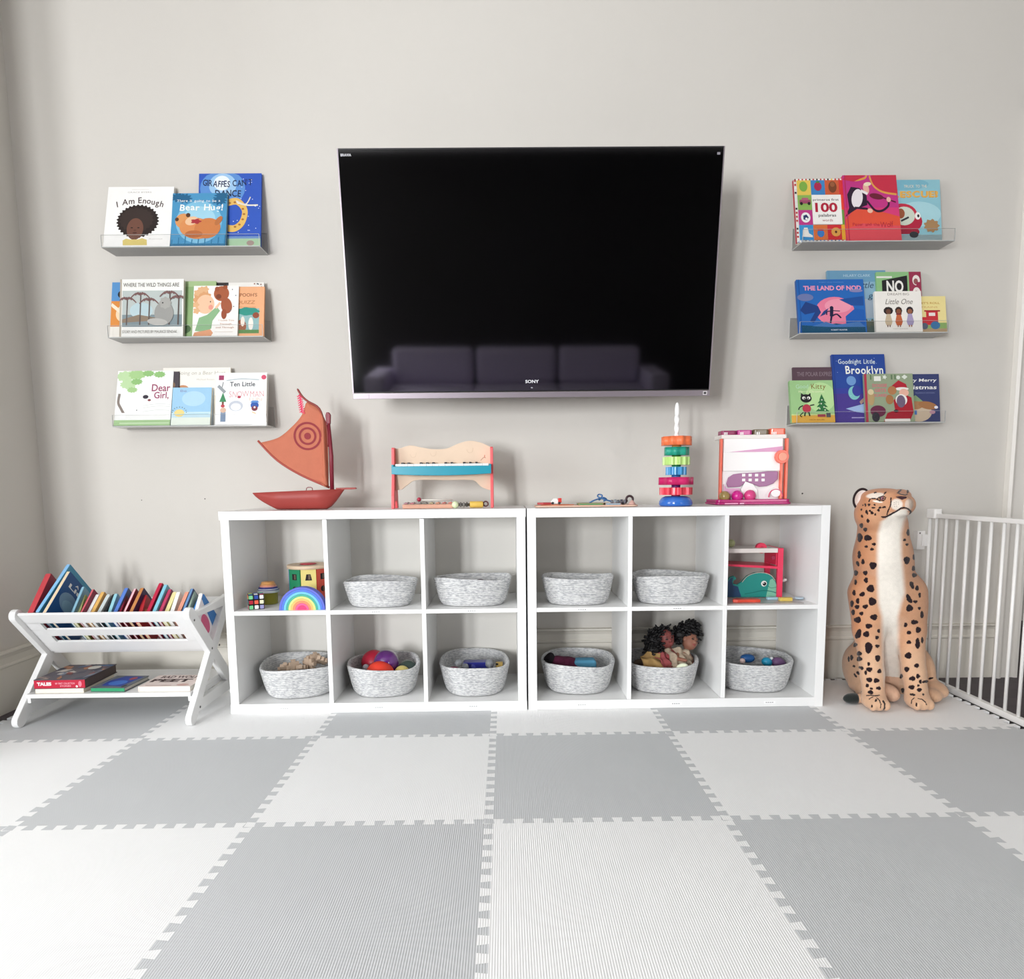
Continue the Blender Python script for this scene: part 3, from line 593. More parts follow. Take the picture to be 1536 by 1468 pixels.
def art_nod(a):
    a.rect(0, 0, 1, 1, '2668b8'); a.oval(.55, .4, .29, .27, 'ea7f9c'); a.oval(.6, .5, .2, .13, 'f29ab0'); a.poly([(.03, .42), (.12, .58), (.3, .5), (.34, .38), (.22, .18), (.17, .22), (.25, .38), (.1, .34)], '1f3f80'); a.poly([(.32, .3), (.38, .4), (.46, .46), (.4, .34)], '1f3f80')
    a.poly([(.62, .62), (.98, .68), (.98, .5), (.8, .5)], '1d4f98'); a.poly([(.7, .3), (.85, .45), (.98, .42), (.98, .14), (.7, .16)], '1f5cb0'); a.poly([(.04, .0), (.04, .14), (.3, .12), (.55, .17), (.98, .1), (.98, 0)], '1a5070'); a.poly([(.2, .12), (.4, .2), (.55, .14), (.9, .2), (.98, .1), (.5, .1)], '4a7ab8')
    a.oval(.5, .46, .028, .035, '1b1c40'); a.line([(.5, .44), (.49, .3)], .05, '1b1c40'); a.line([(.49, .3), (.47, .18)], .028, '1b1c40'); a.line([(.5, .31), (.57, .34), (.63, .27)], .025, '1b1c40'); a.line([(.5, .4), (.43, .39), (.42, .33)], .018, '1b1c40'); a.line([(.5, .41), (.62, .4)], .016, '1b1c40')
    a.text('ROBERT LOUIS STEVENSON', .34, .935, .36, .018, '6f9ad8'); a.text('THE LAND OF NOD', .1, .79, .86, .09, 'eb9ab8', bold=.04); a.text('ROBERT HUNTER', .47, .035, .24, .025, 'd8e4f0', bold=.02); a.rect(.03, 0, .04, 1, '1c4f98')
    a.oval(.12, .66, .12, .07, '6f7cae'); a.oval(.88, .78, .1, .03, '8a86b4')
def art_curl(a):
    a.rect(0, 0, 1, 1, '8fb5cc'); a.rect(0, .82, 1, 1, '6f9fbd'); a.rect(0, .25, 1, .55, 'aebccb'); a.rect(0, 0, 1, .18, '5a6a66'); a.text('HILARY CLARK', .28, .9, .46, .04, 'bcd4e0'); a.text('little', .52, .72, .26, .1, '2c4c68', shear=.3); a.text('girl', .68, .53, .22, .12, '2c4c68', shear=.3)
    for i in range(8): a.oval(.6+i*.05, .16+.02*(i % 2), .04, .05, '6a6f62', n=16, bumps=4, amp=.2)
    a.rect(.03, 0, .04, 1, '6a97b4')
def art_no(a):
    a.rect(0, 0, 1, 1, '8fbf84'); a.poly([(.12, .45), (.12, .86), (.69, .94), (.69, .45)], '232124'); a.text('NO', .22, .66, .38, .2, 'f0eee8', bold=.03, rot=.0); a.rect(.0, .9, .35, .93, 'e8e8e0'); a.rect(.73, 0, 1, 1, '9c3350')
    for z in (.86, .66, .4): a.oval(.89, z, .085, .085, 'efe6e0', n=20); a.oval(.88, z-.02, .05, .05, '9a5a5c', n=14); a.rect(.89, z-.1, .97, z-.03, '9c3350')
def art_dream(a):
    a.rect(0, 0, 1, 1, 'f1ede6', ); a.text('DREAM BIG', .28, .9, .46, .055, '8a8078'); a.text('Little One', .22, .68, .58, .13, '6f675f', shear=.25)
    for x, hair, dress, skin in ((.28, '2c2424', 'cbb79a', '6b4434'), (.5, '3a2a26', 'c4643c', '8a5038'), (.74, '2a2028', 'a99cc0', '9a6248')):
        a.oval(x, .52, .1 if x < .4 else .075, .095, hair, n=30, bumps=9, amp=.03); a.oval(x, .5, .052, .06, skin); a.poly([(x-.04, .44), (x+.04, .44), (x+.08, .25), (x+.05, .16), (x-.05, .16), (x-.08, .25)], dress); a.rect(x-.035, .12, x-.012, .17, skin); a.rect(x+.012, .12, x+.035, .17, skin)
    a.rect(.44, .42, .56, .45, '7a2430'); a.text('VASHTI HARRISON', .36, .065, .32, .022, 'b0a89e')
def art_truck(a):
    a.rect(0, 0, 1, 1, 'ecdc98'); a.text('LET\'S ROLL', .22, .78, .6, .06, 'c79a4a', bold=.02); a.text('TRAINS', .25, .67, .5, .05, 'd0a860'); a.rect(0, 0, 1, .1, 'b49a78'); a.rect(0, .1, 1, .26, '8fb06a')
    a.rect(.2, .2, .75, .42, 'c8323c'); a.rect(.4, .42, .75, .58, 'c8323c'); a.rect(.35, .57, .82, .61, 'a8242e'); a.rect(.48, .45, .67, .54, 'f0e4e0'); a.oval(.34, .17, .1, .09, '5a6478'); a.oval(.66, .19, .14, .11, '3f78a8')
wall_book('R2', 'pale blue picture book standing at the back of the middle right ledge', (1243, 502.5), (1331, 502.5), (1236.5, 406.5, -.022), -.062, .010, '8fb5cc', art_curl)
wall_book('R2', 'green and burgundy book with a big NO on black on the middle right ledge', (1318, 502.5), (1385, 502.5), (1313, 408.5, -.035), -.078, .010, '8fbf84', art_no)
wall_book('R2', 'pale yellow book with a red toy engine, right end of the middle right ledge', (1370, 502), (1420.5, 502), (1367, 445, -.062), -.088, .010, 'ecdc98', art_truck)
wall_book('R2', 'blue picture book titled THE LAND OF NOD on the middle right ledge', (1199, 502.3), (1300.5, 502.3), (1193.8, 420), -.097, .014, '2460ae', art_nod)
wall_book('R2', 'small white Dream Big board book with three children on the middle right ledge', (1314, 502.3), (1384, 502.3), (1311.5, 437.5), -.0985, .012, 'efebe4', art_dream, board=True)
def art_polar(a): a.rect(0, 0, 1, 1, '5c4650'); a.text('THE POLAR EXPRESS', .1, .84, .84, .075, '8f8088'); a.oval(.32, .62, .16, .14, '9a8a68'); a.rect(0, 0, 1, .4, '4a3a44')
def art_kitty(a):
    a.rect(0, 0, 1, 1, '9fc98c'); a.oval(.7, .6, .35, .35, 'b8dc9c'); a.rect(0, 0, 1, .2, 'e0ac4c'); a.rect(0, .17, 1, .2, 'c8d890'); a.text('Kitty', .5, .8, .34, .12, '8a7438', bold=.01, jit=.1); a.text('Good', .14, .81, .3, .1, 'b8dcc0', jit=.1); a.text('Merry Christmas', .2, .71, .6, .05, 'e6ecc0', jit=.06)
    a.oval(.36, .57, .13, .1, '1e1c20'); a.poly([(.24, .62), (.25, .7), (.32, .65)], '1e1c20'); a.poly([(.4, .65), (.47, .7), (.47, .62)], '1e1c20'); a.oval(.31, .58, .04, .035, 'f0f0e8'); a.oval(.42, .58, .04, .035, 'f0f0e8'); a.oval(.32, .57, .015, .02, '101010'); a.oval(.41, .57, .015, .02, '101010')
    a.oval(.36, .33, .1, .1, 'b83a4c'); a.line([(.28, .4), (.2, .36), (.17, .3)], .025, '1e1c20'); a.line([(.44, .4), (.54, .42)], .025, '1e1c20'); a.line([(.32, .25), (.3, .15)], .03, '1e1c20'); a.line([(.4, .25), (.42, .15)], .03, '1e1c20'); a.line([(.28, .24), (.2, .17), (.24, .13)], .02, '1e1c20')
    for z, r in ((.3, .16), (.4, .13), (.49, .1), (.57, .06)): a.poly([(.72-r, z-.04), (.72, z+.1), (.72+r, z-.04)], '2f7040')
    for x, z in ((.66, .32), (.76, .36), (.7, .44), (.78, .29), (.72, .53)): a.oval(x, z, .018, .018, 'd8e0c8', n=8)
    a.rect(.6, .13, .78, .19, 'a04050'); a.rect(.8, .12, .9, .22, '55565c'); a.text('NICK BRUEL', .4, .05, .36, .025, '9a6a20')
def art_brook(a):
    a.rect(0, 0, 1, 1, '2a4a9a'); a.rect(0, 0, 1, .42, '4a3a8c'); a.rect(0, .42, 1, .5, '3a429a'); a.rect(.03, 0, .04, 1, '1e3a80'); a.text('Goodnight Little', .12, .86, .7, .07, 'd8e4e8', jit=.1, bold=.01); a.text('Brooklyn', .25, .71, .72, .12, 'f4f4ec', jit=.08, bold=.02)
    a.oval(.34, .61, .09, .07, '6f9ad0'); a.oval(.38, .43, .11, .1, '7fc4c4'); a.oval(.43, .46, .085, .08, '3a429a'); a.poly([(.2, .2), (.45, .25), (.7, .3), (.7, .12), (.4, .15)], '9fb8e0'); a.line([(.48, .28), (.62, .38)], .05, 'a88a80')
    for i in range(14): a.oval(R_.uniform(.08, .9), R_.uniform(.1, .95), .006, .004, 'c8d8f0', n=6)
    a.rect(.3, .06, .62, .075, 'a8a0d0')
def art_santa(a):
    a.rect(0, 0, 1, 1, '93a184'); a.rect(.0, .0, .05, 1, 'b0384c')
    for x in (.12, .55, .62): a.rect(x, .88, x+.03, .98, '5f7a58')
    a.rect(.2, .85, .34, .95, 'e6e8e0'); a.oval(.42, .93, .04, .04, 'dfe4da', n=10, bumps=5, amp=.3); a.oval(.7, .92, .04, .04, 'dfe4da'); a.oval(.83, .93, .05, .04, 'dfe4da', n=16, bumps=4, amp=.2)
    a.text('DOGGIE', .16, .72, .3, .07, 'c8787c', bold=.04); a.text('GETS', .2, .62, .24, .07, 'c8787c', bold=.04); a.text('SCARED', .18, .52, .28, .06, 'c8787c', bold=.04)
    a.poly([(.36, .0), (.44, .18), (.6, .24), (.58, .44), (.75, .6), (.95, .5), (.98, .2), (.9, .02)], 'a82030'); a.poly([(.55, .74), (.7, .86), (.85, .78), (.88, .68), (.6, .68)], 'b02434'); a.oval(.76, .68, .14, .035, 'efe9e2'); a.oval(.8, .6, .1, .08, 'e8b4a0'); a.oval(.74, .45, .12, .12, 'efece6'); a.oval(.73, .42, .09, .13, '6f5f78'); a.oval(.56, .65, .09, .09, 'b07a50'); a.oval(.5, .46, .08, .1, 'a8764a')
    a.rect(.38, .0, .9, .06, 'efe9e2', .01); a.oval(.62, .22, .05, .03, '2a2226'); a.oval(.12, .5, .07, .16, 'b49a6c'); a.oval(.12, .62, .06, .06, 'd8c8a0'); a.oval(.25, .22, .16, .12, '6a2c48'); a.oval(.2, .1, .08, .1, '33303a')
def art_merry(a):
    a.rect(0, 0, 1, 1, '38406e'); a.text('A Very Merry', .1, .82, .84, .085, 'f2f2ee', bold=.015, shear=.15); a.text('Christmas', .14, .68, .8, .085, 'f2f2ee', bold=.015, shear=.15); a.text('PRUDENCE GOODEN', .5, .59, .4, .025, '7f88ac')
    a.oval(.55, .2, .28, .2, 'c8b49c'); a.oval(.5, .36, .16, .1, 'a87a54'); a.poly([(.34, .44), (.5, .56), (.66, .42)], '7f9a72'); a.oval(.75, .34, .2, .08, 'a27048', rot=-.2); a.oval(.4, .3, .06, .04, 'e8d8c0'); a.rect(.35, .15, .52, .24, '4a78b8'); a.oval(.84, .2, .06, .04, 'b88a9a'); a.oval(.92, .3, .04, .03, 'e8e4ee')
wall_book('R3', 'dark purple brown book behind the green cat book, lowest right ledge', (1191, 633), (1257, 633), (1186, 551.5, -.025), -.06, .008, '5c4650', art_polar)
wall_book('R3', 'dark blue Merry Christmas book at the right end of the lowest right ledge', (1338, 632.5), (1410.6, 632.5), (1334, 561.9, -.055), -.084, .012, '38406e', art_merry, board=True)
wall_book('R3', 'tall blue picture book titled Goodnight Little Brooklyn on the lowest right ledge', (1253.9, 633), (1334, 633), (1246, 532.2), -.083, .012, '2a4a9a', art_brook)
wall_book('R3', 'small green book with a black cat and a Christmas tree on the lowest right ledge', (1188, 633.3), (1253, 633.3), (1183.9, 571.2), -.099, .016, '93c084', art_kitty, board=True)
wall_book('R3', 'sage green Christmas picture book with a man in red on the lowest right ledge', (1299.4, 633), (1372.6, 633), (1295.9, 561.3), -.0985, .012, '93a184', art_santa)
# ================================================================ implicit surfaces (one continuous skin)
def surf_nets(V, org, h):
    S = V < 0; nx, ny, nz = V.shape; cnt = np.zeros((nx-1, ny-1, nz-1)); P = np.zeros((nx-1, ny-1, nz-1, 3))
    I = np.stack(np.meshgrid(np.arange(nx-1), np.arange(ny-1), np.arange(nz-1), indexing='ij'), -1).astype(float)
    def sl(o): return (slice(o[0], o[0]+nx-1), slice(o[1], o[1]+ny-1), slice(o[2], o[2]+nz-1))
    for ax in range(3):
        o1, o2 = [a for a in range(3) if a != ax]
        for i in (0, 1):
            for j in (0, 1):
                a = [0, 0, 0]; a[o1] = i; a[o2] = j; b = list(a); b[ax] = 1
                va, vb = V[sl(a)], V[sl(b)]; m = (va < 0) != (vb < 0); t = np.where(m, va/(va-vb+1e-12*(va == vb)), 0)
                q = np.zeros((nx-1, ny-1, nz-1, 3)); q[..., o1] = i; q[..., o2] = j; q[..., ax] = t
                P += q*m[..., None]; cnt += m
    act = cnt > 0; idx = -np.ones(act.shape, int); idx[act] = np.arange(act.sum())
    vs = (I[act]+P[act]/cnt[act][:, None])*h+np.array(org); F = []
    for ax in range(3):
        o1, o2 = (ax+1) % 3, (ax+2) % 3
        a = [slice(None)]*3; b = [slice(None)]*3; a[ax] = slice(0, -1); b[ax] = slice(1, None)
        sa, sb = S[tuple(a)], S[tuple(b)]; ch = np.argwhere(sa != sb); ch = ch[(ch[:, o1] > 0) & (ch[:, o2] > 0) & (ch[:, o1] < V.shape[o1]-1) & (ch[:, o2] < V.shape[o2]-1)]
        def cell(d1, d2): c = ch.copy(); c[:, o1] += d1; c[:, o2] += d2; return idx[c[:, 0], c[:, 1], c[:, 2]]
        q = np.stack([cell(-1, -1), cell(0, -1), cell(0, 0), cell(-1, 0)], 1); flip = ~sa[ch[:, 0], ch[:, 1], ch[:, 2]]
        q[flip] = q[flip][:, ::-1]; F.append(q)
    return vs, np.concatenate(F)
def split_quads(vs, fs):
    e = np.stack([fs, np.roll(fs, -1, 1)], -1).reshape(-1, 2); e.sort(1); u, inv = np.unique(e, axis=0, return_inverse=True); inv = inv.reshape(-1, 4)
    n = len(vs); mid = (vs[u[:, 0]]+vs[u[:, 1]])/2; cen = vs[fs].mean(1); m = inv+n; c = np.arange(len(fs))+n+len(u)
    # Catmull-Clark positions for the old corners and the edge points
    ec = np.zeros((len(u), 3)); cnt = np.zeros(len(u)); np.add.at(ec, inv.ravel(), np.repeat(cen, 4, 0)); np.add.at(cnt, inv.ravel(), 1); ep = mid*.5+ec/cnt[:, None]*.5
    F = np.zeros((n, 3)); k = np.zeros(n); np.add.at(F, fs.ravel(), np.repeat(cen, 4, 0)); np.add.at(k, fs.ravel(), 1); F /= k[:, None]
    Rr = np.zeros((n, 3)); k2 = np.zeros(n)
    for j in (0, 1): np.add.at(Rr, u[:, j], mid); np.add.at(k2, u[:, j], 1)
    Rr /= k2[:, None]; old = (F+2*Rr+(k[:, None]-3)*vs)/k[:, None]
    q = [np.stack([fs[:, i], m[:, i], c, m[:, i-1]], 1) for i in range(4)]
    return np.concatenate([old, ep, cen]), np.concatenate(q)
def sdf_eval(P, prims, k):
    D = None
    for pr in prims:
        kk = k
        if pr[0] == 'cap':
            a, b, ra, rb = np.array(pr[1]), np.array(pr[2]), pr[3], pr[4]; ab = b-a; t = np.clip(((P-a)@ab)/(ab@ab), 0, 1)
            d = np.linalg.norm(P-a-t[..., None]*ab, axis=-1)-(ra+(rb-ra)*t)
            if len(pr) > 5: kk = pr[5]
        else:
            c, r = np.array(pr[1]), np.array(pr[2]); Q = P-c
            if len(pr) > 3 and pr[3] is not None: Q = Q@np.array(pr[3])
            n = np.linalg.norm(Q/r, axis=-1); n2 = np.linalg.norm(Q/(r*r), axis=-1)+1e-9; d = n*(n-1)/n2
            if len(pr) > 4: kk = pr[4]
        if D is None: D = d
        else: hh = np.clip(.5+.5*(D-d)/kk, 0, 1); D = D*(1-hh)+d*hh-kk*hh*(1-hh)
    return D
def sdf_mesh(name, prims, lo, hi, vox, k, mats, colour=None, parent=None, carve=None):
    ax = [np.arange(lo[i], hi[i]+vox, vox) for i in range(3)]; G = np.stack(np.meshgrid(*ax, indexing='ij'), -1)
    V = sdf_eval(G, prims, k)
    if carve is not None: V = carve(G, V)
    vs, fs = surf_nets(V, lo, vox)
    if colour is not None: vs, fs = split_quads(vs, fs)
    me = bpy.data.meshes.new(name); me.from_pydata(vs.tolist(), [], fs.tolist())
    me.polygons.foreach_set('use_smooth', [True]*len(me.polygons))
    for m in mats: me.materials.append(m)
    if colour is not None:
        me.update(); nr = np.zeros(len(vs)*3); me.vertices.foreach_get('normal', nr)
        col = colour(vs, nr.reshape(-1, 3)); at_ = me.color_attributes.new('coat', 'FLOAT_COLOR', 'POINT')
        at_.data.foreach_set('color', np.concatenate([col, np.ones((len(vs), 1))], 1).ravel())
    o = bpy.data.objects.new(name, me); C.objects.link(o)
    if parent: o.parent = parent
    return o
def coat_mat(name, rough=.9, sheen=.3, bump=.5, bscale=500):
    m = bpy.data.materials.new(name); m.use_nodes = True; nt = m.node_tree; b = nt.nodes['Principled BSDF']
    a = nt.nodes.new('ShaderNodeAttribute'); a.attribute_name = 'coat'; tc = nt.nodes.new('ShaderNodeTexCoord')
    n = nt.nodes.new('ShaderNodeTexNoise'); n.inputs['Scale'].default_value = 60; n.inputs['Detail'].default_value = 4
    mx = nt.nodes.new('ShaderNodeMix'); mx.data_type = 'RGBA'; mx.blend_type = 'MULTIPLY'; mx.inputs[0].default_value = 1
    rp = nt.nodes.new('ShaderNodeMapRange'); rp.inputs[3].default_value = .88; rp.inputs[4].default_value = 1.08
    nt.links.new(tc.outputs['Object'], n.inputs['Vector']); nt.links.new(n.outputs['Fac'], rp.inputs[0]); nt.links.new(a.outputs['Color'], mx.inputs[6]); nt.links.new(rp.outputs[0], mx.inputs[7])
    nt.links.new(mx.outputs[2], b.inputs['Base Color']); b.inputs['Roughness'].default_value = rough; b.inputs['Sheen Weight'].default_value = sheen; b.inputs['Specular IOR Level'].default_value = .2
    n2 = nt.nodes.new('ShaderNodeTexNoise'); n2.inputs['Scale'].default_value = bscale; bp = nt.nodes.new('ShaderNodeBump'); bp.inputs['Strength'].default_value = bump; bp.inputs['Distance'].default_value = .003
    nt.links.new(tc.outputs['Object'], n2.inputs['Vector']); nt.links.new(n2.outputs['Fac'], bp.inputs['Height']); nt.links.new(bp.outputs['Normal'], b.inputs['Normal']); return m
# ================================================================ rope baskets
def rope_mat():
    m = bpy.data.materials.new('cotton_rope'); m.use_nodes = True; nt = m.node_tree; b = nt.nodes['Principled BSDF']; tc = nt.nodes.new('ShaderNodeTexCoord')
    mp = nt.nodes.new('ShaderNodeMapping'); mp.inputs['Scale'].default_value = (75, 75, 230); n = nt.nodes.new('ShaderNodeTexNoise'); n.inputs['Scale'].default_value = 1; n.inputs['Detail'].default_value = 3
    cr = nt.nodes.new('ShaderNodeValToRGB'); e = cr.color_ramp.elements; e[0].position = .34; e[0].color = lin('aeafb2')+[1]; e[1].position = .6; e[1].color = lin('dadad9')+[1]
    nt.links.new(tc.outputs['Object'], mp.inputs[0]); nt.links.new(mp.outputs[0], n.inputs['Vector']); nt.links.new(n.outputs['Fac'], cr.inputs[0]); nt.links.new(cr.outputs[0], b.inputs['Base Color'])
    b.inputs['Roughness'].default_value = .9; b.inputs['Specular IOR Level'].default_value = .15
    bp = nt.nodes.new('ShaderNodeBump'); bp.inputs['Strength'].default_value = .6; bp.inputs['Distance'].default_value = .002; nt.links.new(n.outputs['Fac'], bp.inputs['Height']); nt.links.new(bp.outputs['Normal'], b.inputs['Normal']); return m
ROPE = rope_mat()
def basket_mesh(a, b, h, sag, seed):
    """rope coils wound into an oval tub; a, b half axes of the rim, h height"""
    rr = random.Random(seed); N = 96; rows = round(h/.0075); prof = []
    for i in range(rows*6+1):                                     # outer wall, bottom to top
        u = i/(rows*6); z = u*h; k = .80+.20*(u**.75) if u > 0 else .80; k -= .07*math.exp(-u*14)
        prof.append((k, z, -.0056*abs(math.sin(math.pi*u*rows))**.6*-1))
    for i in range(6): t = PI*i/5; prof.append((1, h+.0035*math.sin(t), .0032-.0075*(1-math.cos(t))/2*1.2))
    for i in range(rows*6, -1, -2):
        u = i/(rows*6); k = .80+.20*(max(u, 0)**.75); k -= .07*math.exp(-u*14); prof.append((k, max(u*h, .006), -.0085+.0028*-abs(math.sin(math.pi*u*rows))**.6*-1-.002))
    g = MB(); vs = []; n = 2.7; ph = [rr.uniform(0, 6.28) for _ in range(3)]
    for k, z, off in prof:
        for i in range(N):
            t = 2*PI*i/N; c, s_ = math.cos(t), math.sin(t)
            x = a*math.copysign(abs(c)**(2/n), c); y = b*math.copysign(abs(s_)**(2/n), s_); q = math.hypot(x, y)
            w = 1+.012*math.sin(2*t+ph[0])+.008*math.sin(3*t+ph[1])
            dz = (z/h)**2*(sag*math.cos(2*t+ph[2])+sag*.5*math.cos(3*t))
            vs.append((x*k*w+off*x/q, y*k*w+off*y/q, z+dz))
    L = len(prof); fs = [(j*N+i, j*N+(i+1) % N, (j+1)*N+(i+1) % N, (j+1)*N+i) for j in range(L-1) for i in range(N)]
    g.add(vs, fs, ROPE, True); g.add(vs, [list(range(N))[::-1], [(L-1)*N+i for i in range(N)]], ROPE)
    return g
baskets = [   # cell, row, x shift, y centre, half axes, height, yaw, label
    (0, 1, 1, .000, -.285, .139, .095, .098, .03, 'low grey rope basket on the upper shelf, next to the cell with the rainbow toy'),
    (0, 1, 2, .000, -.285, .146, .100, .104, -.02, 'low grey rope basket on the upper shelf, below the toy piano'),
    (1, 1, 0, -.005, -.290, .136, .095, .103, -.05, 'low grey rope basket on the upper shelf, under the lacing board'),
    (1, 1, 1, -.003, -.290, .143, .105, .106, -.04, 'low grey rope basket on the upper shelf, below the stacking gear toy'),
    (0, 0, 0, .012, -.228, .150, .155, 0.116, .24, 'grey rope basket on the bottom shelf holding plain wooden pieces'),
    (0, 0, 1, -.010, -.226, .142, .155, 0.113, .20, 'grey rope basket on the bottom shelf filled with balls'),
    (0, 0, 2, -.002, -.218, .138, .168, 0.115, .09, 'grey rope basket on the bottom shelf with a blue toy and clear balls'),
    (1, 0, 0, .002, -.218, .143, .160, 0.115, -.10, 'grey rope basket on the bottom shelf with maroon and light blue soft things'),
    (1, 0, 1, -.018, -.228, .142, .155, 0.113, -.20, 'grey rope basket on the bottom shelf holding two dark haired dolls'),
    (1, 0, 2, -.006, -.222, .146, .160, 0.115, -.16, 'grey rope basket on the bottom shelf with small blue and purple toys')]
BK = {}
for i, (un, row, ce, dx, yc, a, b_, h, yw, lb) in enumerate(baskets):
    o = basket_mesh(a, b_, h, .0035, i).build('rope_basket', loc=(cellx(un, ce)+dx, yc, (ZS if row else ZB)+.0005)); o.rotation_euler = (0, 0, yw)
    tag(o, lb, 'basket', 'grey rope storage baskets'); BK[(un, row, ce)] = o
# ---------------------------------------------------------------- what lies in them
def single(g, name, label, cat, group=None, **kw): return tag(g.build(name, **kw), label, cat, group)
def ball(name, label, cat, u, v, y, r, m, group=None):
    c = at(u, v, y=y); g = MB(); g.ell((0, 0, 0), r, m, 32, 18); return single(g, name, label, cat, group, loc=c)
gloss = dict(rough=.18, coat=.4)
ball('play_ball', 'big orange red ball at the front of the ball basket', 'ball', 570, 1013, -.288, .058, M('e8402c', rough=.6, bump=.3, bscale=200), 'balls in the basket')
ball('play_ball', 'shiny purple ball resting on top of the others', 'ball', 579.5, 993, -.235, .051, M('5a1c70', rough=.06, coat=1, var=.15, scale=30), 'balls in the basket')
ball('play_ball', 'crimson ball partly hidden behind the purple one', 'ball', 561, 993, -.150, .052, M('b8203a', rough=.4), 'balls in the basket')
ball('play_ball', 'small yellow ball with dark dots beside the orange ball', 'ball', 603, 1009.5, -.27, .031, M('d8c878', rough=.5), 'balls in the basket')
ball('play_ball', 'dark green ball at the right inside the ball basket', 'ball', 612, 1005, -.215, .043, M('3c4c46', rough=.15, var=.1), 'balls in the basket')
ball('play_ball', 'tiny pale grey ball at the left inside the ball basket', 'ball', 549, 1001, -.26, .014, M('a9a6ac', rough=.4), 'balls in the basket')
c = at(603, 1013, y=-.262); g = MB()
def puzzle_piece(u, v, y, rx, rz, s, lb):
    wm = M('bba48f', rough=.7, var=.1, scale=40); g = MB(); p = []
    for i in range(4):
        a = PI/2*i; c_, s_ = math.cos(a), math.sin(a)
        for x, z in ((-s, -s), (-s*.25, -s), (-s*.4, -s*1.45), (s*.4, -s*1.45), (s*.25, -s)): p.append((x*c_-z*s_, x*s_+z*c_))
    g.prism(p, -.008, .008, wm); o = single(g, 'wooden_piece', lb, 'wooden piece', 'plain wooden pieces', loc=at(u, v, y=y), bevel=.0015); o.rotation_euler = (rx, 0, rz)
for u, v, y, rx, rz, s, lb in ((428, 1003, -.26, .5, .3, .020, 'front left one of the plain wooden pieces in the basket'), (441, 1000, -.25, -.2, .8, .021, 'plain wooden piece with a dark notch in the middle of the basket'),
        (452, 1001, -.24, 1.2, .2, .018, 'plain wooden piece lying flat in the middle of the basket'), (464, 994, -.22, .1, -.5, .021, 'plain wooden piece leaning up at the right of the pile'),
        (472, 988, -.21, .3, .6, .020, 'topmost plain wooden piece in the basket'), (482, 990, -.2, .9, -.2, .019, 'plain wooden piece at the far right, by the shelf divider')):
    puzzle_piece(u, v, y, rx, rz, s, lb)
g = MB(); wm = M('a8917c', rough=.7, var=.15, scale=40); rr = random.Random(5)
for i in range(26):
    g.T = Matrix.Translation((rr.uniform(-.08, .08), rr.uniform(-.07, .07), rr.uniform(.02, .058))) @ Euler((rr.uniform(-1, 1), rr.uniform(-1, 1), rr.uniform(0, 6))).to_matrix().to_4x4()
    g.box(-.024, .024, -.007, .007, -.02, .02, wm)
o = g.build('wooden_offcuts', loc=BK[(0, 0, 0)].location, bevel=.001); tag(o, 'loose layer of small wooden scraps under the wooden pieces in the basket', 'wooden scraps', kind='stuff')
# blue toy basket
g = MB(); bl = M('2a2e86', rough=.3, var=.1); g.prism(rrect(-.052, -.02, .052, .016, .008), -.022, .022, bl); g.cyl((-.01, -.024, -.002), (-.01, .024, -.002), .011, M('4a50a8', rough=.3)); 
single(g, 'toy_vehicle', 'dark blue plastic toy lying in the middle of the right basket of the left unit', 'toy', loc=at(714, 997, y=-.235), bevel=.002)
CLP = M('c8ccd0', rough=.08, trans=.6, var=.05)
for u, v, y, r, lb in ((688, 994, -.25, .015, 'clear grey ball left of the dark blue toy'), (698, 1000, -.28, .014, 'clear ball in front of the dark blue toy'), (734, 995, -.25, .018, 'clear silver ball right of the dark blue toy')):
    ball('clear_ball', lb, 'ball', u, v, y, r, CLP, 'clear balls beside the dark blue toy')
g = MB(); g.box(-.014, .014, -.012, .012, -.012, .012, M('d2b060', rough=.6)); g.box(-.014, -.004, -.0125, -.012, .004, .012, M('2a2a2a'))
single(g, 'toy_block', 'small yellow and black block at the right in the blue toy basket', 'block', loc=at(749, 997.5, y=-.21), bevel=.002)
g = MB(); g.ell((0, 0, 0), (.022, .018, .012), M('8a3a58', rough=.5)); single(g, 'plush_toy', 'little dark pink thing at the left in the blue toy basket', 'toy', loc=at(681, 1004, y=-.29))
g = MB(); rr = random.Random(8)
for i in range(22): g.ell((rr.uniform(-.085, .085), rr.uniform(-.10, .10), rr.uniform(.02, .055)), (.026, .026, .018), M(rr.choice(['3b3a44', '4a4650', '5c5a60', '33364a']), rough=.6), 12, 8)
tag(g.build('toy_pile', loc=BK[(0, 0, 2)].location), 'dark jumble of small toys filling the basket with the dark blue toy', 'toys', kind='stuff')
# soft things
def lump(name, lb, cat, pts, r, m, u, v, y, k=.02):
    c = at(u, v, y=y); pr = [('ell', p, q) for p, q in zip(pts, r)]; lo = [min(p[i]-q[i] for p, q in zip(pts, r))-.012 for i in range(3)]; hi = [max(p[i]+q[i] for p, q in zip(pts, r))+.012 for i in range(3)]
    o = sdf_mesh(name, pr, lo, hi, .004, k, [m]); o.location = c; return tag(o, lb, cat)
lump('folded_cloth', 'maroon knitted cloth in the basket below the lacing board', 'cloth', [(0, 0, 0), (.03, .01, -.012), (-.032, .0, .006), (.0, -.03, -.025)], [(.04, .035, .022), (.045, .04, .025), (.022, .03, .02), (.06, .04, .025)], M('4e1230', rough=.95, bump=.8, bscale=200, var=.3, scale=40), 847, 993, -.235)
lump('fur_trim', 'black curly fluff at the left end of the maroon cloth', 'cloth', [(0, 0, 0), (.008, 0, .013), (-.01, 0, -.012), (.014, -.01, -.006)], [(.016, .016, .014), (.010, .012, .010), (.010, .014, .012), (.013, .014, .01)], M('120c12', rough=.95, bump=1, bscale=300), 823.5, 987, -.23)
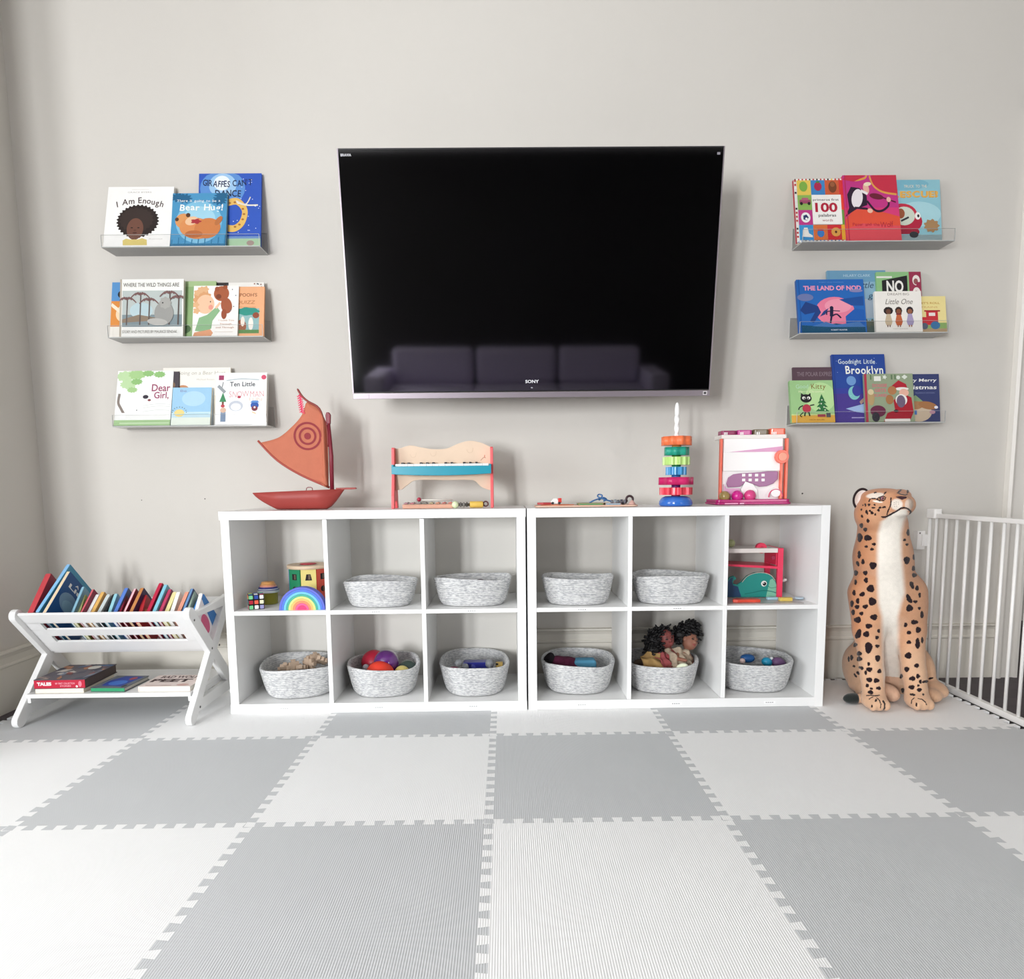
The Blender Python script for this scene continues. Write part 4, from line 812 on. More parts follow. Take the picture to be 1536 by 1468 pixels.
g = MB(); g.prism(rrect(-.045, -.024, .045, .02, .014), -.03, .03, M('4f8fae', rough=.9, bump=.5, bscale=300)); o = single(g, 'soft_pouch', 'light blue soft pouch beside the maroon cloth', 'pouch', loc=at(877, 995, y=-.24), bevel=.012, seg=4)
for p in o.data.polygons: p.use_smooth = True
g = MB(); rr = random.Random(18)
for i in range(24): g.ell((rr.uniform(-.085, .085), rr.uniform(-.10, .10), rr.uniform(.02, .05)), (.03, .03, .018), M(rr.choice(['2b2430', '3c2233', '3a3f48']), rough=.8), 12, 8)
tag(g.build('cloth_pile', loc=BK[(1, 0, 0)].location), 'dark folded cloths under the pouch and the maroon cloth', 'cloths', kind='stuff')
# blue and purple toys
lump('toy_animal', 'dark blue plastic toy at the left of the far right bottom basket', 'toy', [(0, 0, 0), (.012, 0, .004), (-.014, 0, .006)], [(.02, .016, .014), (.016, .014, .012), (.012, .012, .008)], M('1f5590', rough=.4), 1121, 988, -.23)
ball('toy_ball', 'pale pink ball at the left edge of the far right bottom basket', 'ball', 1113.5, 991, -.25, .011, M('d8bcb8', rough=.5))
lump('toy_animal', 'bright turquoise plastic toy in the far right bottom basket', 'toy', [(0, 0, 0), (.008, 0, -.006)], [(.017, .016, .015), (.014, .016, .012)], M('2392b8', rough=.35), 1149, 991.5, -.26)
lump('toy_animal', 'dusky purple plastic toy in the far right bottom basket', 'toy', [(0, 0, 0), (.014, 0, -.01), (-.012, 0, -.004)], [(.02, .018, .017), (.018, .016, .012), (.012, .014, .012)], M('6a4a72', rough=.5), 1167, 992, -.26)
ball('toy_ball', 'white ball between the turquoise and the purple toy', 'ball', 1157, 988, -.25, .008, M('e8eaec', rough=.3))
g = MB(); rr = random.Random(28)
for i in range(24): g.ell((rr.uniform(-.085, .085), rr.uniform(-.10, .10), rr.uniform(.02, .05)), (.026, .026, .017), M(rr.choice(['5a5458', '6c6468', '46424a', '3d5a78']), rough=.7), 12, 8)
tag(g.build('toy_pile', loc=BK[(1, 0, 2)].location), 'muted jumble of small toys under the blue and purple ones', 'toys', kind='stuff')
g = MB(); rr = random.Random(38)
for i in range(24): g.ell((rr.uniform(-.08, .08), rr.uniform(-.05, .05), rr.uniform(.02, .068)), (.022, .018, .016), M(rr.choice(['8a4048', '6a3038', '8a6a5a', '4a3a40']), rough=.7), 12, 8)
tag(g.build('toy_pile', loc=BK[(0, 1, 2)].location+Vector((0, 0, .018))), 'dark red small toys just showing in the basket below the piano', 'toys', kind='stuff')
g = MB(); rr = random.Random(48)
for i in range(24): g.ell((rr.uniform(-.075, .075), rr.uniform(-.045, .045), rr.uniform(.02, .06)), (.022, .018, .016), M(rr.choice(['6a505c', '55454c', '80707a']), rough=.7), 12, 8)
tag(g.build('toy_pile', loc=BK[(0, 1, 1)].location+Vector((0, 0, .01))), 'dusky small toys deep in the basket beside the rainbow cell', 'toys', kind='stuff')
# ---------------------------------------------------------------- two dolls, head up in their basket
def doll(lb, u, v, y, skin, rot, dress, hairpts, facing):
    c = at(u, v, y=y); t = thing('doll', lb, 'doll', c, rot, 'dark haired dolls in the basket')
    sk = lin(skin); dk = [x*.35 for x in sk]
    def colr(P, N):
        c_ = np.tile(np.array(sk), (len(P), 1)); fz, fx = P[:, 2], P[:, 0]*1.0
        for ex in (-.012, .012): c_[((P[:, 0]-ex)/.0052)**2+((P[:, 2]-.003)/.0036)**2 < 1] = [.02, .012, .01]
        c_[(((P[:, 0])/.0085)**2+((P[:, 2]+.0175)/.003)**2 < 1)] = [.28, .06, .06]
        c_[P[:, 1] > .012] = sk
        for ex in (-.012, .012): c_[(((P[:, 0]-ex)/.0075)**2+((P[:, 2]-.0105)/.0014)**2 < 1) & (P[:, 1] < 0)] = dk
        return c_
    pr = [('ell', (0, 0, 0), (.031, .032, .036)), ('ell', (0, -.008, -.018), (.022, .022, .019)), ('ell', (0, -.033, -.006), (.005, .006, .006)), ('ell', (-.031, .002, -.003), (.005, .008, .010)), ('ell', (.031, .002, -.003), (.005, .008, .010)),
          ('cap', (0, .004, -.03), (0, .006, -.055), .012, .012), ('cap', (-.022, .006, -.064), (.022, .006, -.064), .014, .014), ('cap', (0, .006, -.07), (0, .008, -.125), .027, .024),
          ('cap', (-.034, .004, -.066), (-.052, -.016, -.098), .010, .008), ('cap', (-.052, -.016, -.098), (-.040, -.045, -.10), .008, .007), ('ell', (-.037, -.052, -.10), (.007, .009, .005)),
          ('cap', (.032, .004, -.066), (.040, -.010, -.10), .010, .008), ('cap', (.040, -.010, -.10), (.026, -.036, -.112), .008, .007), ('ell', (.023, -.044, -.113), (.007, .009, .005))]
    sdf_mesh('body', pr, (-.075, -.07, -.16), (.075, .05, .05), .0028, .006, [coat_mat('doll_skin', rough=.45, sheen=0, bump=0)], colr, t)
    hm = M('0b090b', rough=.55, bump=1, bscale=260, var=.2); g = MB(); rr = random.Random(int(u))
    for (hx, hy, hz, hr, n) in hairpts:
        for i in range(n):
            d = Vector((rr.gauss(0, 1), rr.gauss(0, 1), rr.gauss(0, 1))).normalized(); p = Vector((hx, hy, hz))+d*hr*rr.uniform(.55, 1)
            pts = [p+Vector((math.cos(q*1.1)*.0045, math.sin(q*1.1)*.0045, 0))+d*q*.0032 for q in range(7)]; g.tube(pts, [.0055, .0055, .005, .0048, .0042, .0035, .0022], hm, n=5)
        g.ell((hx, hy, hz), hr*.85, hm, 14, 10)
    g.build('hair', t)
    g = MB(); dm = M(dress, rough=.95, bump=.5, bscale=350, var=.12, scale=60); N = 40; prof = [(.018, -.056), (.031, -.068), (.031, -.085), (.028, -.10), (.034, -.118), (.043, -.138), (.047, -.148)]
    vs = [];
    for j, (r, z) in enumerate(prof):
        for i in range(N): a = 2*PI*i/N; q = r*(1+.07*j/6*math.sin(9*a)); vs.append((q*math.cos(a)*1.05, q*math.sin(a)*.95+.006, z))
    g.add(vs, [(j*N+i, j*N+(i+1) % N, (j+1)*N+(i+1) % N, (j+1)*N+i) for j in range(len(prof)-1) for i in range(N)], dm, True); o = g.build('dress', t, fixn=False)
    md = o.modifiers.new('thickness', 'SOLIDIFY'); md.thickness = .002; return t
doll('doll with long black hair and a reddish face, on the left in the doll basket', 999, 957, -.25, '7c4440', (-.1, -.25, .30), '9a4448', [(-.006, .016, .016, .034, 60), (-.045, .018, .004, .036, 70), (-.062, .014, -.03, .032, 60), (-.03, .02, -.05, .026, 30)], 1)
doll('doll with a curly black topknot and brown face, on the right in the doll basket', 1035, 961, -.225, '8e6150', (-.25, .5, .35), '9c8874', [(-.006, .018, .018, .033, 60), (-.03, .01, .045, .024, 50), (-.004, .01, .058, .022, 50), (-.045, .018, .010, .028, 50), (.022, .015, .036, .018, 30)], 1)
def cloth_sheet(name, lb, cat, u, v, y, w, d, hx, m, rot, fold=5):
    g = MB(); n = 26; vs = []
    for j in range(n):
        for i in range(n):
            a, b_ = i/(n-1)-.5, j/(n-1)-.5
            z = hx*math.sin(fold*a*PI+3*b_)*.35+hx*math.cos(4*b_*PI+a*5)*.3-(a*a+b_*b_)*hx*2.2; vs.append((a*w*(1-.15*math.cos(5*b_)), b_*d, z))
    g.add(vs, [(j*n+i, j*n+i+1, (j+1)*n+i+1, (j+1)*n+i) for j in range(n-1) for i in range(n-1)], m, True); o = g.build(name, loc=at(u, v, y=y), fixn=False); o.rotation_euler = rot
    md = o.modifiers.new('thickness', 'SOLIDIFY'); md.thickness = .003; return tag(o, lb, cat)
cloth_sheet('doll_dress', 'crumpled beige doll dress with a small flower pattern on the doll pile', 'doll clothes', 1022, 987, -.295, .095, .10, .022, M('a89884', rough=.95, var=.25, scale=120, bump=.4, bscale=300), (.9, .1, .2))
cloth_sheet('doll_dress', 'tan doll dress at the left end of the doll basket', 'doll clothes', 976, 990, -.30, .08, .09, .020, M('a98856', rough=.95, var=.15, scale=40, bump=.4, bscale=300), (.8, -.3, -.3), 3)
cloth_sheet('doll_scarf', 'red brown strip of doll clothing between the two dresses', 'doll clothes', 1000, 992, -.30, .06, .09, .016, M('94484a', rough=.95, var=.15, bump=.4, bscale=300), (.9, 0, .6), 3)
g = MB(); g.ell((0, 0, 0), (.024, .012, .015), M('e6ecd0', rough=.4)); o = single(g, 'doll_shoe', 'pale green white oval shoe at the rim of the doll basket', 'doll shoe', loc=at(1023, 1000.5, y=-.355)); o.rotation_euler = (0, -.3, 0)
g = MB(); rr = random.Random(58)
for i in range(26): g.ell((rr.uniform(-.08, .08), rr.uniform(-.09, .09), rr.uniform(.02, .075)), (.028, .028, .02), M(rr.choice(['5c4438', '6a4a44', '3a2c30', '7a6450']), rough=.85), 12, 8)
tag(g.build('clothes_pile', loc=BK[(1, 0, 1)].location), 'heap of small doll clothes underneath the two dolls', 'doll clothes', kind='stuff')
# ================================================================ toys in the open cells
def rubik():
    t = thing('puzzle_cube', 'small twisty puzzle cube with coloured squares at the left end of the upper shelf', 'puzzle cube', at(385, 913.5, z=ZS), (0, 0, .42))
    t.location.z = ZS; s = .0285; blk = M('101012', rough=.35, var=0)
    g = MB(); g.T = Matrix.Translation((0, .02, 0)); pit = 2*s/3
    for i in range(3):
        for j in range(3):
            for k in range(3):
                if (i, j, k) == (1, 1, 1): continue
                e = .0004; g.box(-s+i*pit+e, -s+(i+1)*pit-e, -s+j*pit+e, -s+(j+1)*pit-e, k*pit+e, (k+1)*pit-e, blk)
    g.build('cube_body', t, bevel=.0012)
    F = [['6fc88a', 'f2f2f0', '9a9ac8'], ['b01c30', 'f0604a', 'eeeec8'], ['78c890', '2a48a0', 'f2f2f0']]; S = [['e05058', '2f8a58', 'd8c060'], ['b8b8bc', '2a48a0', 'e05058'], ['c8c8c8', 'b8b0b4', 'f0604a']]; U = [['3a58b0', 'f0f0f0', 'e05058'], ['6fc88a', 'f0f0f0', '2a48a0'], ['d8c060', '3a58b0', '6fc88a']]
    g = MB(); q = .0026
    for i in range(3):
        for k in range(3):
            x0, z0 = -s+i*pit+q, k*pit+q
            g.prism(rrect(x0, z0, x0+pit-2*q, z0+pit-2*q, .002, 3), .02-s-.0004, .02-s+.0005, paper(F[k][i]))
            g.prism(rrect(-s+.02+i*pit+q, z0, -s+.02+(i+1)*pit-q, z0+pit-2*q, .002, 3), s-.0005, s+.0004, paper(S[k][i]), axis='x')
            g.prism(rrect(-s+.02+i*pit+q, z0, -s+.02+(i+1)*pit-q, z0+pit-2*q, .002, 3), -s-.0004, -s+.0005, paper(S[i][k]), axis='x')
            g.prism(rrect(x0, -s+.02+k*pit+q, x0+pit-2*q, -s+.02+(k+1)*pit-q, .002, 3), 2*s-.0005, 2*s+.0004, paper(U[k][i]), axis='z')
    g.build('sticker', t)
rubik()
def cups():
    cx = at(403.5, 905, y=-.235).x; gp = 'nested stacking cups'; z = ZS; base = .0
    specs = [('olive green', 'a8a23c', .0, .050, .0385, .034), ('pale grey', 'b9bfc0', .046, .016, .0425, .040), ('navy blue', '3a3a74', .056, .013, .041, .036), ('dusty pink', 'd08c7c', .062, .016, .036, .030), ('orange', 'cf9458', .074, .014, .030, .025)]
    lb = {'olive green': 'olive green stacking cup, standing on the shelf behind the puzzle cube', 'pale grey': 'pale grey stacking cup on the olive green one', 'navy blue': 'navy blue stacking cup between the grey and the pink one', 'dusty pink': 'dusty pink stacking cup below the orange one', 'orange': 'orange stacking cup on top of the little tower'}
    for n, h, z0, hh, r0, r1 in specs:
        g = MB(); m = M(h, rough=.35, var=.03)
        if n == 'olive green': pr = [(r1, 0), (r1+.001, .002), (r0-.0025, hh-.004), (r0, hh-.004), (r0+.0005, hh-.002), (r0, hh), (r0-.0025, hh), (r1-.003, .004), (.0005, .004)]
        else: pr = [(r0, 0), (r0+.001, .0015), (r0, .003), (r0-.0015, .003), (r1, hh-.002), (r1-.002, hh), (.0005, hh)]
        g.lathe(pr, (0, 0, 0), m, 40); o = g.build('stacking_cup', loc=(cx, -.235, z+z0+.0005)); tag(o, lb[n], 'stacking cup', gp)
cups()
def sorter():
    c = at(464, 880, y=-.17); t = thing('shape_sorter', 'eight-sided wooden shape sorter with green, yellow and red sides behind the rainbow toy', 'shape sorter', (c.x, -.17, ZS), (0, 0, .2)); H = .15; R = .080; wd = M('d8c0a4', rough=.6, var=.08, scale=30)
    g = MB(); g.lathe([(.0005, 0), (R+.002, 0), (R+.002, .009), (R*.9, .009)], (0, 0, 0), wd, 40)
    g.build('base', t, bevel=.001)
    g = MB(); g.lathe([(R*.9, H-.014), (R+.004, H-.014), (R+.004, H-.001), (R, H), (.034, H), (.034, H-.001), (.0005, H-.001)], (0, 0, 0), wd, 48); g.build('lid', t)
    g = MB(); g.lathe([(.03, H), (.033, H+.001), (.032, H+.003), (.0005, H+.004)], (0, 0, 0), M('c03a48', rough=.5, var=.05), 8); g.build('lid_button', t)
    cols = ['1f8058', 'e0d080', 'd0503c', '3a6ab0', '1f8058', 'e0d080', 'd0503c', '3a6ab0']; names = ['green panel', 'pale yellow panel', 'red panel', 'blue panel']
    for k in range(8):
        a = -PI/2-.72+k*PI/4; g = MB(); rin = R*.92; w = rin*math.tan(PI/8)-.0012; hole = M('1c1216', rough=.8, var=0)
        g.box(-w, w, -.003, .003, .009, H-.014, M(cols[k], rough=.45, var=.06, scale=30))
        for q, sh in enumerate(([(-.013, -.013), (.013, -.013), (.008, .012), (-.008, .012)], [(-.012, -.010), (.012, -.010), (0, .012)]) if k % 2 else ([(-.012, -.012), (.012, -.012), (.012, .012), (-.012, .012)], circ(0, 0, .012, 12))):
            z = .105-q*.05; g.prism([(x, z+zz) for x, zz in sh], -.0034, -.0028, hole)
            g.prism([(x*.35+.003, z+zz*.8) for x, zz in [(-.012, -.012), (.012, -.012), (.012, .012), (-.012, .012)]], -.0037, -.0033, M('6a5a4c', rough=.8, var=0))
        o = g.build('side_panel', t); o.location = (rin*math.cos(a), rin*math.sin(a), 0); o.rotation_euler = (0, 0, a+PI/2); o['label'] = names[k % 4]
sorter()
def rainbow():
    c = at(455.3, 913, y=-.372); t = thing('rainbow_stacker', 'wooden rainbow of nested coloured arches on the upper shelf, leftmost cell', 'rainbow toy', (c.x, -.372, ZS))
    cols = [('4f5cc0', 'blue arch'), ('3f6ed0', 'royal blue arch'), ('63b8dc', 'sky blue arch'), ('30a08a', 'green arch'), ('c8dc7c', 'lime arch'), ('f0b060', 'light orange arch'), ('ee8058', 'orange arch'), ('e85088', 'pink arch'), ('d42068', 'magenta half disc')]
    R = .0865; st = .0087
    for i, (h, lb) in enumerate(cols):
        r1 = R-i*st; r0 = r1-st+.0006; n = 28; m = M(h, rough=.45, var=.04, scale=60)
        if i == len(cols)-1: poly = circ(0, 0, r1, n, a0=0, a1=PI)
        else: poly = circ(0, 0, r1, n, a0=0, a1=PI)+circ(0, 0, r0, n, a0=0, a1=PI)[::-1]
        g = MB()
        if i == len(cols)-1: g.prism(poly, -.018, .018, m)
        else:
            k = n+1
            for j in range(n): g.prism([poly[j], poly[j+1], poly[2*k-2-j], poly[2*k-1-j]], -.018, .018, m)
        o = g.build('arch', t); o['label'] = lb
        if i == len(cols)-1: o.name = 'half_disc'
rainbow()
def whale_bench():
    y0 = -.255; pink = M('e8385c', rough=.35, var=.03); t = thing('ball_track', 'coral red wooden ball track with a teal whale panel in the right cube shelf', 'ball track', (at(1130, 897, y=y0).x, y0, ZS))
    X0 = t.location.x
    def xz(u, v, y=y0): p = at(u, v, y=y); return p.x-X0, p.z-ZS
    xp, _ = xz(1170, 860); ztop = xz(1170, 822)[1]; xl = -.155
    for y in (0, .13):
        g = MB(); g.box(xp-.010, xp+.012, y, y+.014, 0, ztop, pink); g.build('post', t, bevel=.002)
    for y in (0, .13):
        g = MB(); g.box(xl-.01, xl+.01, y, y+.014, 0, ztop, pink); g.build('post', t, bevel=.002)
    g = MB(); g.box(xp-.012, xp+.010, .014, .13, ztop-.07, ztop, pink); g.build('end_board', t, bevel=.002)
    g = MB(); g.box(xl, xp-.012, -.002, .15, xz(1130, 829)[1], xz(1130, 822.5)[1], M('e6ddd8', rough=.5)); lab(g.build('top_board', t, bevel=.001), 'off-white top board')
    g = MB(); g.T = Matrix.Translation((0, 0, 0)); z = xz(1130, 849)[1]; g.prism([(xl, z+.012), (xl, z+.004), (xp-.01, z-.012), (xp-.01, z-.002)], .0, .15, pink); g.build('ramp', t, bevel=.001)
    cx, cz = xz(1147, 823); g = MB(); g.cyl((cx, .03, cz), (cx, .05, cz), .021, pink, n=28); g.cyl((cx, .028, cz), (cx, .03, cz), .008, M('c02848', rough=.4), n=16); g.build('wheel', t, bevel=.002)
    g = MB(); cx2, cz2 = xz(1162, 837); g.cyl((cx2, .011, cz2), (cx2, .0145, cz2), .008, M('a02848', rough=.5), n=16); g.build('dowel_end', t)
    # whale panel
    w = [(1092, 896), (1092, 872), (1096, 866), (1102, 864), (1106, 868), (1101, 872), (1101, 876), (1107, 877), (1114, 873), (1122, 864), (1134, 859), (1146, 858.5), (1157, 862), (1164, 870), (1168, 882), (1168, 896)]
    poly = [xz(u, v) for u, v in w]; g = MB(); g.prism(poly, .008, .022, M('1d8d84', rough=.4, var=.05, scale=15)); g.build('whale_panel', t, bevel=.001)
    a = Art(y=.0078); a.poly([xz(u, v) for u, v in ((1092.5, 895.5), (1092.5, 873), (1097, 867), (1101, 866), (1099, 873), (1101, 878), (1108, 880), (1113, 895.5))], '27486e')
    a.poly([xz(u, v) for u, v in ((1150, 895.5), (1156, 870), (1160, 868), (1164, 873), (1167.3, 883), (1167.3, 895.5))], '7fc0a4')
    ex, ez = xz(1147, 875.5); a.oval(ex, ez, .0115, .0115, 'f0eeea'); a.oval(ex+.002, ez-.001, .0075, .0075, '17181c'); a.oval(ex-.001, ez+.002, .002, .002, 'ffffff')
    a.line([xz(1153, 879), xz(1158, 882), xz(1167, 880.5)], .0014, '18564e'); a.line([xz(1118, 891), xz(1130, 889), xz(1145, 886), xz(1157, 887), xz(1167, 890)], .003, '14706a'); a.line([xz(1114, 873.5), xz(1122, 864.5), xz(1134, 859.7), xz(1146, 859.2), xz(1157, 862.8), xz(1164, 871)], .0022, 'c9b8ac')
    a.build('whale_picture', t, fixn=False)
    g = MB(); z0 = xz(1180, 876)[1]; g.prism([(xp+.012, z0), (xp+.012, z0+.013), (xp+.040, z0+.018), (xp+.042, z0+.010)], .03, .10, M('dcd6d2', rough=.5)); lab(g.build('slide_end', t, bevel=.001), 'off-white slide end')
    g = MB(); cx, cz = xz(1099, 818, y0+.05); g.ell((cx, .07, ztop+.016), .016, M('c9cf9a', rough=.4), 20, 12); g.build('knob', t)
whale_bench()
g = MB(); gt = M('b4aeac', rough=.3, var=.05); p0 = at(1096, 908, z=ZS); p1 = at(1217, 908, z=ZS); t = thing('activity_tray', 'thin grey plastic board lying on the shelf in front of the coral ball track', 'board', (p0.x-.02, -.392, ZS)); Wt = p1.x-p0.x+.015
g.prism(rrect(0, 0, Wt, .125, .02), 0, .003, gt, axis='z'); g.build('board', t, bevel=.001)
TX0 = t.location.x
def on_tray(name, lb, cat, u, y, poly, h, m, bev=.001):
    x = at(u, 905, y=y).x; g = MB(); g.prism(poly, 0, h, m, axis='z'); return single(g, name, lb, cat, 'game pieces on the grey board', loc=(x, y, ZS+.0035), bevel=bev)
on_tray('game_piece', 'red toothed plastic piece at the left of the grey board', 'game piece', 1119, -.345, [(-.055, -.014), (-.04, -.022), (.0, -.016), (.03, -.02), (.05, -.016), (.05, .0), (.044, .004), (.05, .01), (.03, .018), (.0, .012), (-.03, .02), (-.05, .008)], .011, M('e0503c', rough=.35))
on_tray('game_piece', 'light blue flat piece in the middle of the grey board', 'game piece', 1158, -.300, rrect(-.022, -.010, .022, .012, .006), .009, M('a8ccdc', rough=.35))
on_tray('game_piece', 'yellow brick on the grey board', 'game piece', 1178, -.335, rrect(-.024, -.011, .024, .012, .003), .013, M('dcc060', rough=.4))
on_tray('game_piece', 'pale blue round piece at the right of the grey board', 'game piece', 1198, -.290, circ(0, 0, .018, 20), .006, M('bccfdc', rough=.35))
# ================================================================ toys on top of the shelves
TZ = .7705
def boat():
    Y = -.255; p = at(455, 764, y=Y); t = thing('toy_boat', 'red wooden style sailing boat toy with an orange sail on top of the left unit', 'toy boat', (p.x, Y, TZ)); X0 = p.x
    def xz(u, v): q = at(u, v, y=Y); return q.x-X0, q.z-TZ
    hm = M('9c3d37', rough=.5, var=.08, scale=15, bump=.3, bscale=40); n = 30; m_ = 14; vs = []
    xa, xb = xz(379, 740)[0], xz(517, 735)[0]; zt = xz(379, 739)[1]; zt2 = xz(517, 733)[1]
    for i in range(n+1):
        u = i/n; x = xa+(xb-xa)*u; bot = zt*(1-min(1, (u/.27))**.7) if u < .27 else (0 if u < .80 else zt2*((u-.80)/.20)**1.4)
        top = zt+(zt2-zt)*u; w = .048*min(1, (u/.30))**.75 if u < .3 else (.048 if u < .72 else .048*(1-((u-.72)/.30)**1.6)); w = max(w, .002); bot = min(bot, top-.002)
        for k in range(m_+1):
            a = PI*k/m_; cx = math.copysign(abs(math.cos(a))**.6, math.cos(a)); sn = math.sin(a)**.55; vs.append((x, -w*cx*(.72+.28*(1-sn)), top-(top-bot)*sn))
    g = MB(); M1 = m_+1; g.add(vs, [(i*M1+k, i*M1+k+1, (i+1)*M1+k+1, (i+1)*M1+k) for i in range(n) for k in range(m_)], hm, True)
    g.add(vs, [[i*M1 for i in range(n+1)]+[i*M1+m_ for i in range(n, -1, -1)]], M('b04c3a', rough=.55, var=.08), False); g.build('hull', t)
    g = MB(); a = xz(512, 735); b_ = xz(535, 732); g.prism([(a[0]-.015, a[1]-.004), (a[0]+.01, a[1]+.002), (b_[0]-.004, b_[1]-.004), (b_[0], b_[1]), (b_[0]-.004, b_[1]+.003), (a[0]-.02, a[1]+.009)], -.011, .011, hm); g.build('stern_board', t, bevel=.002)
    dk = M('7e2434', rough=.45, var=.05); mb, mt = xz(498, 733), xz(493, 634); g = MB(); g.tube([(mb[0], 0, mb[1]-.01), ((mb[0]+mt[0])/2+.004, 0, (mb[1]+mt[1])/2), (mt[0], 0, mt[1])], [.008, .008, .006], dk, n=12); g.build('mast', t)
    g = MB(); c = xz(492.5, 627); g.prism([(c[0]-.008, c[1]-.022), (c[0]+.008, c[1]-.022), (c[0]+.010, c[1]+.012), (c[0]+.004, c[1]+.022), (c[0]-.006, c[1]+.022), (c[0]-.010, c[1]+.010)], -.007, .007, dk); g.build('mast_head', t, bevel=.003)
    # curved sail
    A = smooth_path([xz(u, v) for u, v in ((492, 731), (456, 709), (420, 692), (390, 664))], 8); B = smooth_path([xz(u, v) for u, v in ((491, 640), (478, 612), (462, 602), (458, 604))], 8)
    E = smooth_path([xz(u, v) for u, v in ((390, 664), (418, 656), (440, 638), (453, 622), (459, 604))], 8)
    # fan: each outline point joined towards the mast foot
    L = [xz(493, 731)]+smooth_path([xz(u, v) for u, v in ((493, 731), (492, 680), (490, 640), (480, 615), (461, 602.5))], 7)[1:]+E[::-1][1:]+smooth_path([xz(u, v) for u, v in ((390, 664), (415, 689), (450, 711), (486, 728.5))], 7)[1:]
    g = MB(); sm = M('bb6c52', rough=.75, var=.08, scale=25, bump=.3, bscale=120); f0 = L[0]; K = 14; vs = []
    def bulge(x, z): return -.020*math.sin(min(1, max(0, (x-L[-1][0])/(f0[0]-L[-1][0])))*PI)
    for p_ in L[1:]:
        for k in range(K+1): x = f0[0]+(p_[0]-f0[0])*k/K; z = f0[1]+(p_[1]-f0[1])*k/K; vs.append((x, bulge(x, z), z))
    K1 = K+1; g.add(vs, [(i*K1+k, i*K1+k+1, (i+1)*K1+k+1, (i+1)*K1+k) for i in range(len(L)-2) for k in range(K)], sm, True); o = g.build('sail', t); md = o.modifiers.new('thickness', 'SOLIDIFY'); md.thickness = .003; md.offset = 0
    # plain red ring on the sail
    g = MB(); rc = M('86101e', rough=.6, var=.05); cx, cz = xz(461.5, 654); 
    for r0, r1 in ((.046, .054), (.026, .034), (.0, .013)):
        n = 40; vs = []
        for i in range(n):
            a = 2*PI*i/n
            for r in (max(r0, .0001), r1): x, z = cx+r*math.cos(a), cz+r*math.sin(a); vs.append((x, bulge(x, z)-.0026, z))
        g.add(vs, [(2*i, 2*i+1, 2*((i+1) % n)+1, 2*((i+1) % n)) for i in range(n)], rc)
    g.build('sail_emblem', t, fixn=False)
    bm_ = M('a04438', rough=.5); g = MB()
    q = [(xz(u, v)) for u, v in ((387, 661), (415, 689.5), (450, 711.5), (494, 731))]; g.tube([(a, bulge(a, b_)*.8, b_) for a, b_ in smooth_path(q, 4)], .0045, bm_, n=8); g.build('boom', t)
    q = [(xz(u, v)) for u, v in ((446, 583), (453, 594), (462, 602), (479, 613), (490, 640), (492, 670))]; g = MB(); g.tube([(a, bulge(a, b_)*.8, b_) for a, b_ in smooth_path(q, 4)], [.0025]+[.0042]*19+[.004], M('8a3a34', rough=.5), n=8); g.build('yard', t)
    g = MB(); fm = M('ee4470', rough=.8, var=.1); rr = random.Random(2); top = xz(449.5, 592); 
    for i in range(16): z = top[1]-i*.0042; s_ = 1 if i % 2 else -1; g.tube([(top[0]+.0005*i, 0, z), (top[0]+.0005*i+s_*.008, -.002, z-.008), (top[0]+.0005*i+s_*.011, -.003, z-.004)], [.0022, .002, .0008], fm, n=6)
    g.tube([(top[0], 0, top[1]), (top[0]+.006, 0, top[1]-.07)], .0022, fm, n=6); g.build('feather_streamer', t)
    g = MB(); cx, cz = xz(467.5, 733.5); g.tube([(cx-.012, -.03, cz-.004), (cx-.011, -.03, cz+.004), (cx-.006, -.03, cz+.007), (cx+.006, -.03, cz+.007), (cx+.011, -.03, cz+.004), (cx+.012, -.03, cz-.004)], .0016, dk, n=6); g.build('deck_handle', t)
boat()
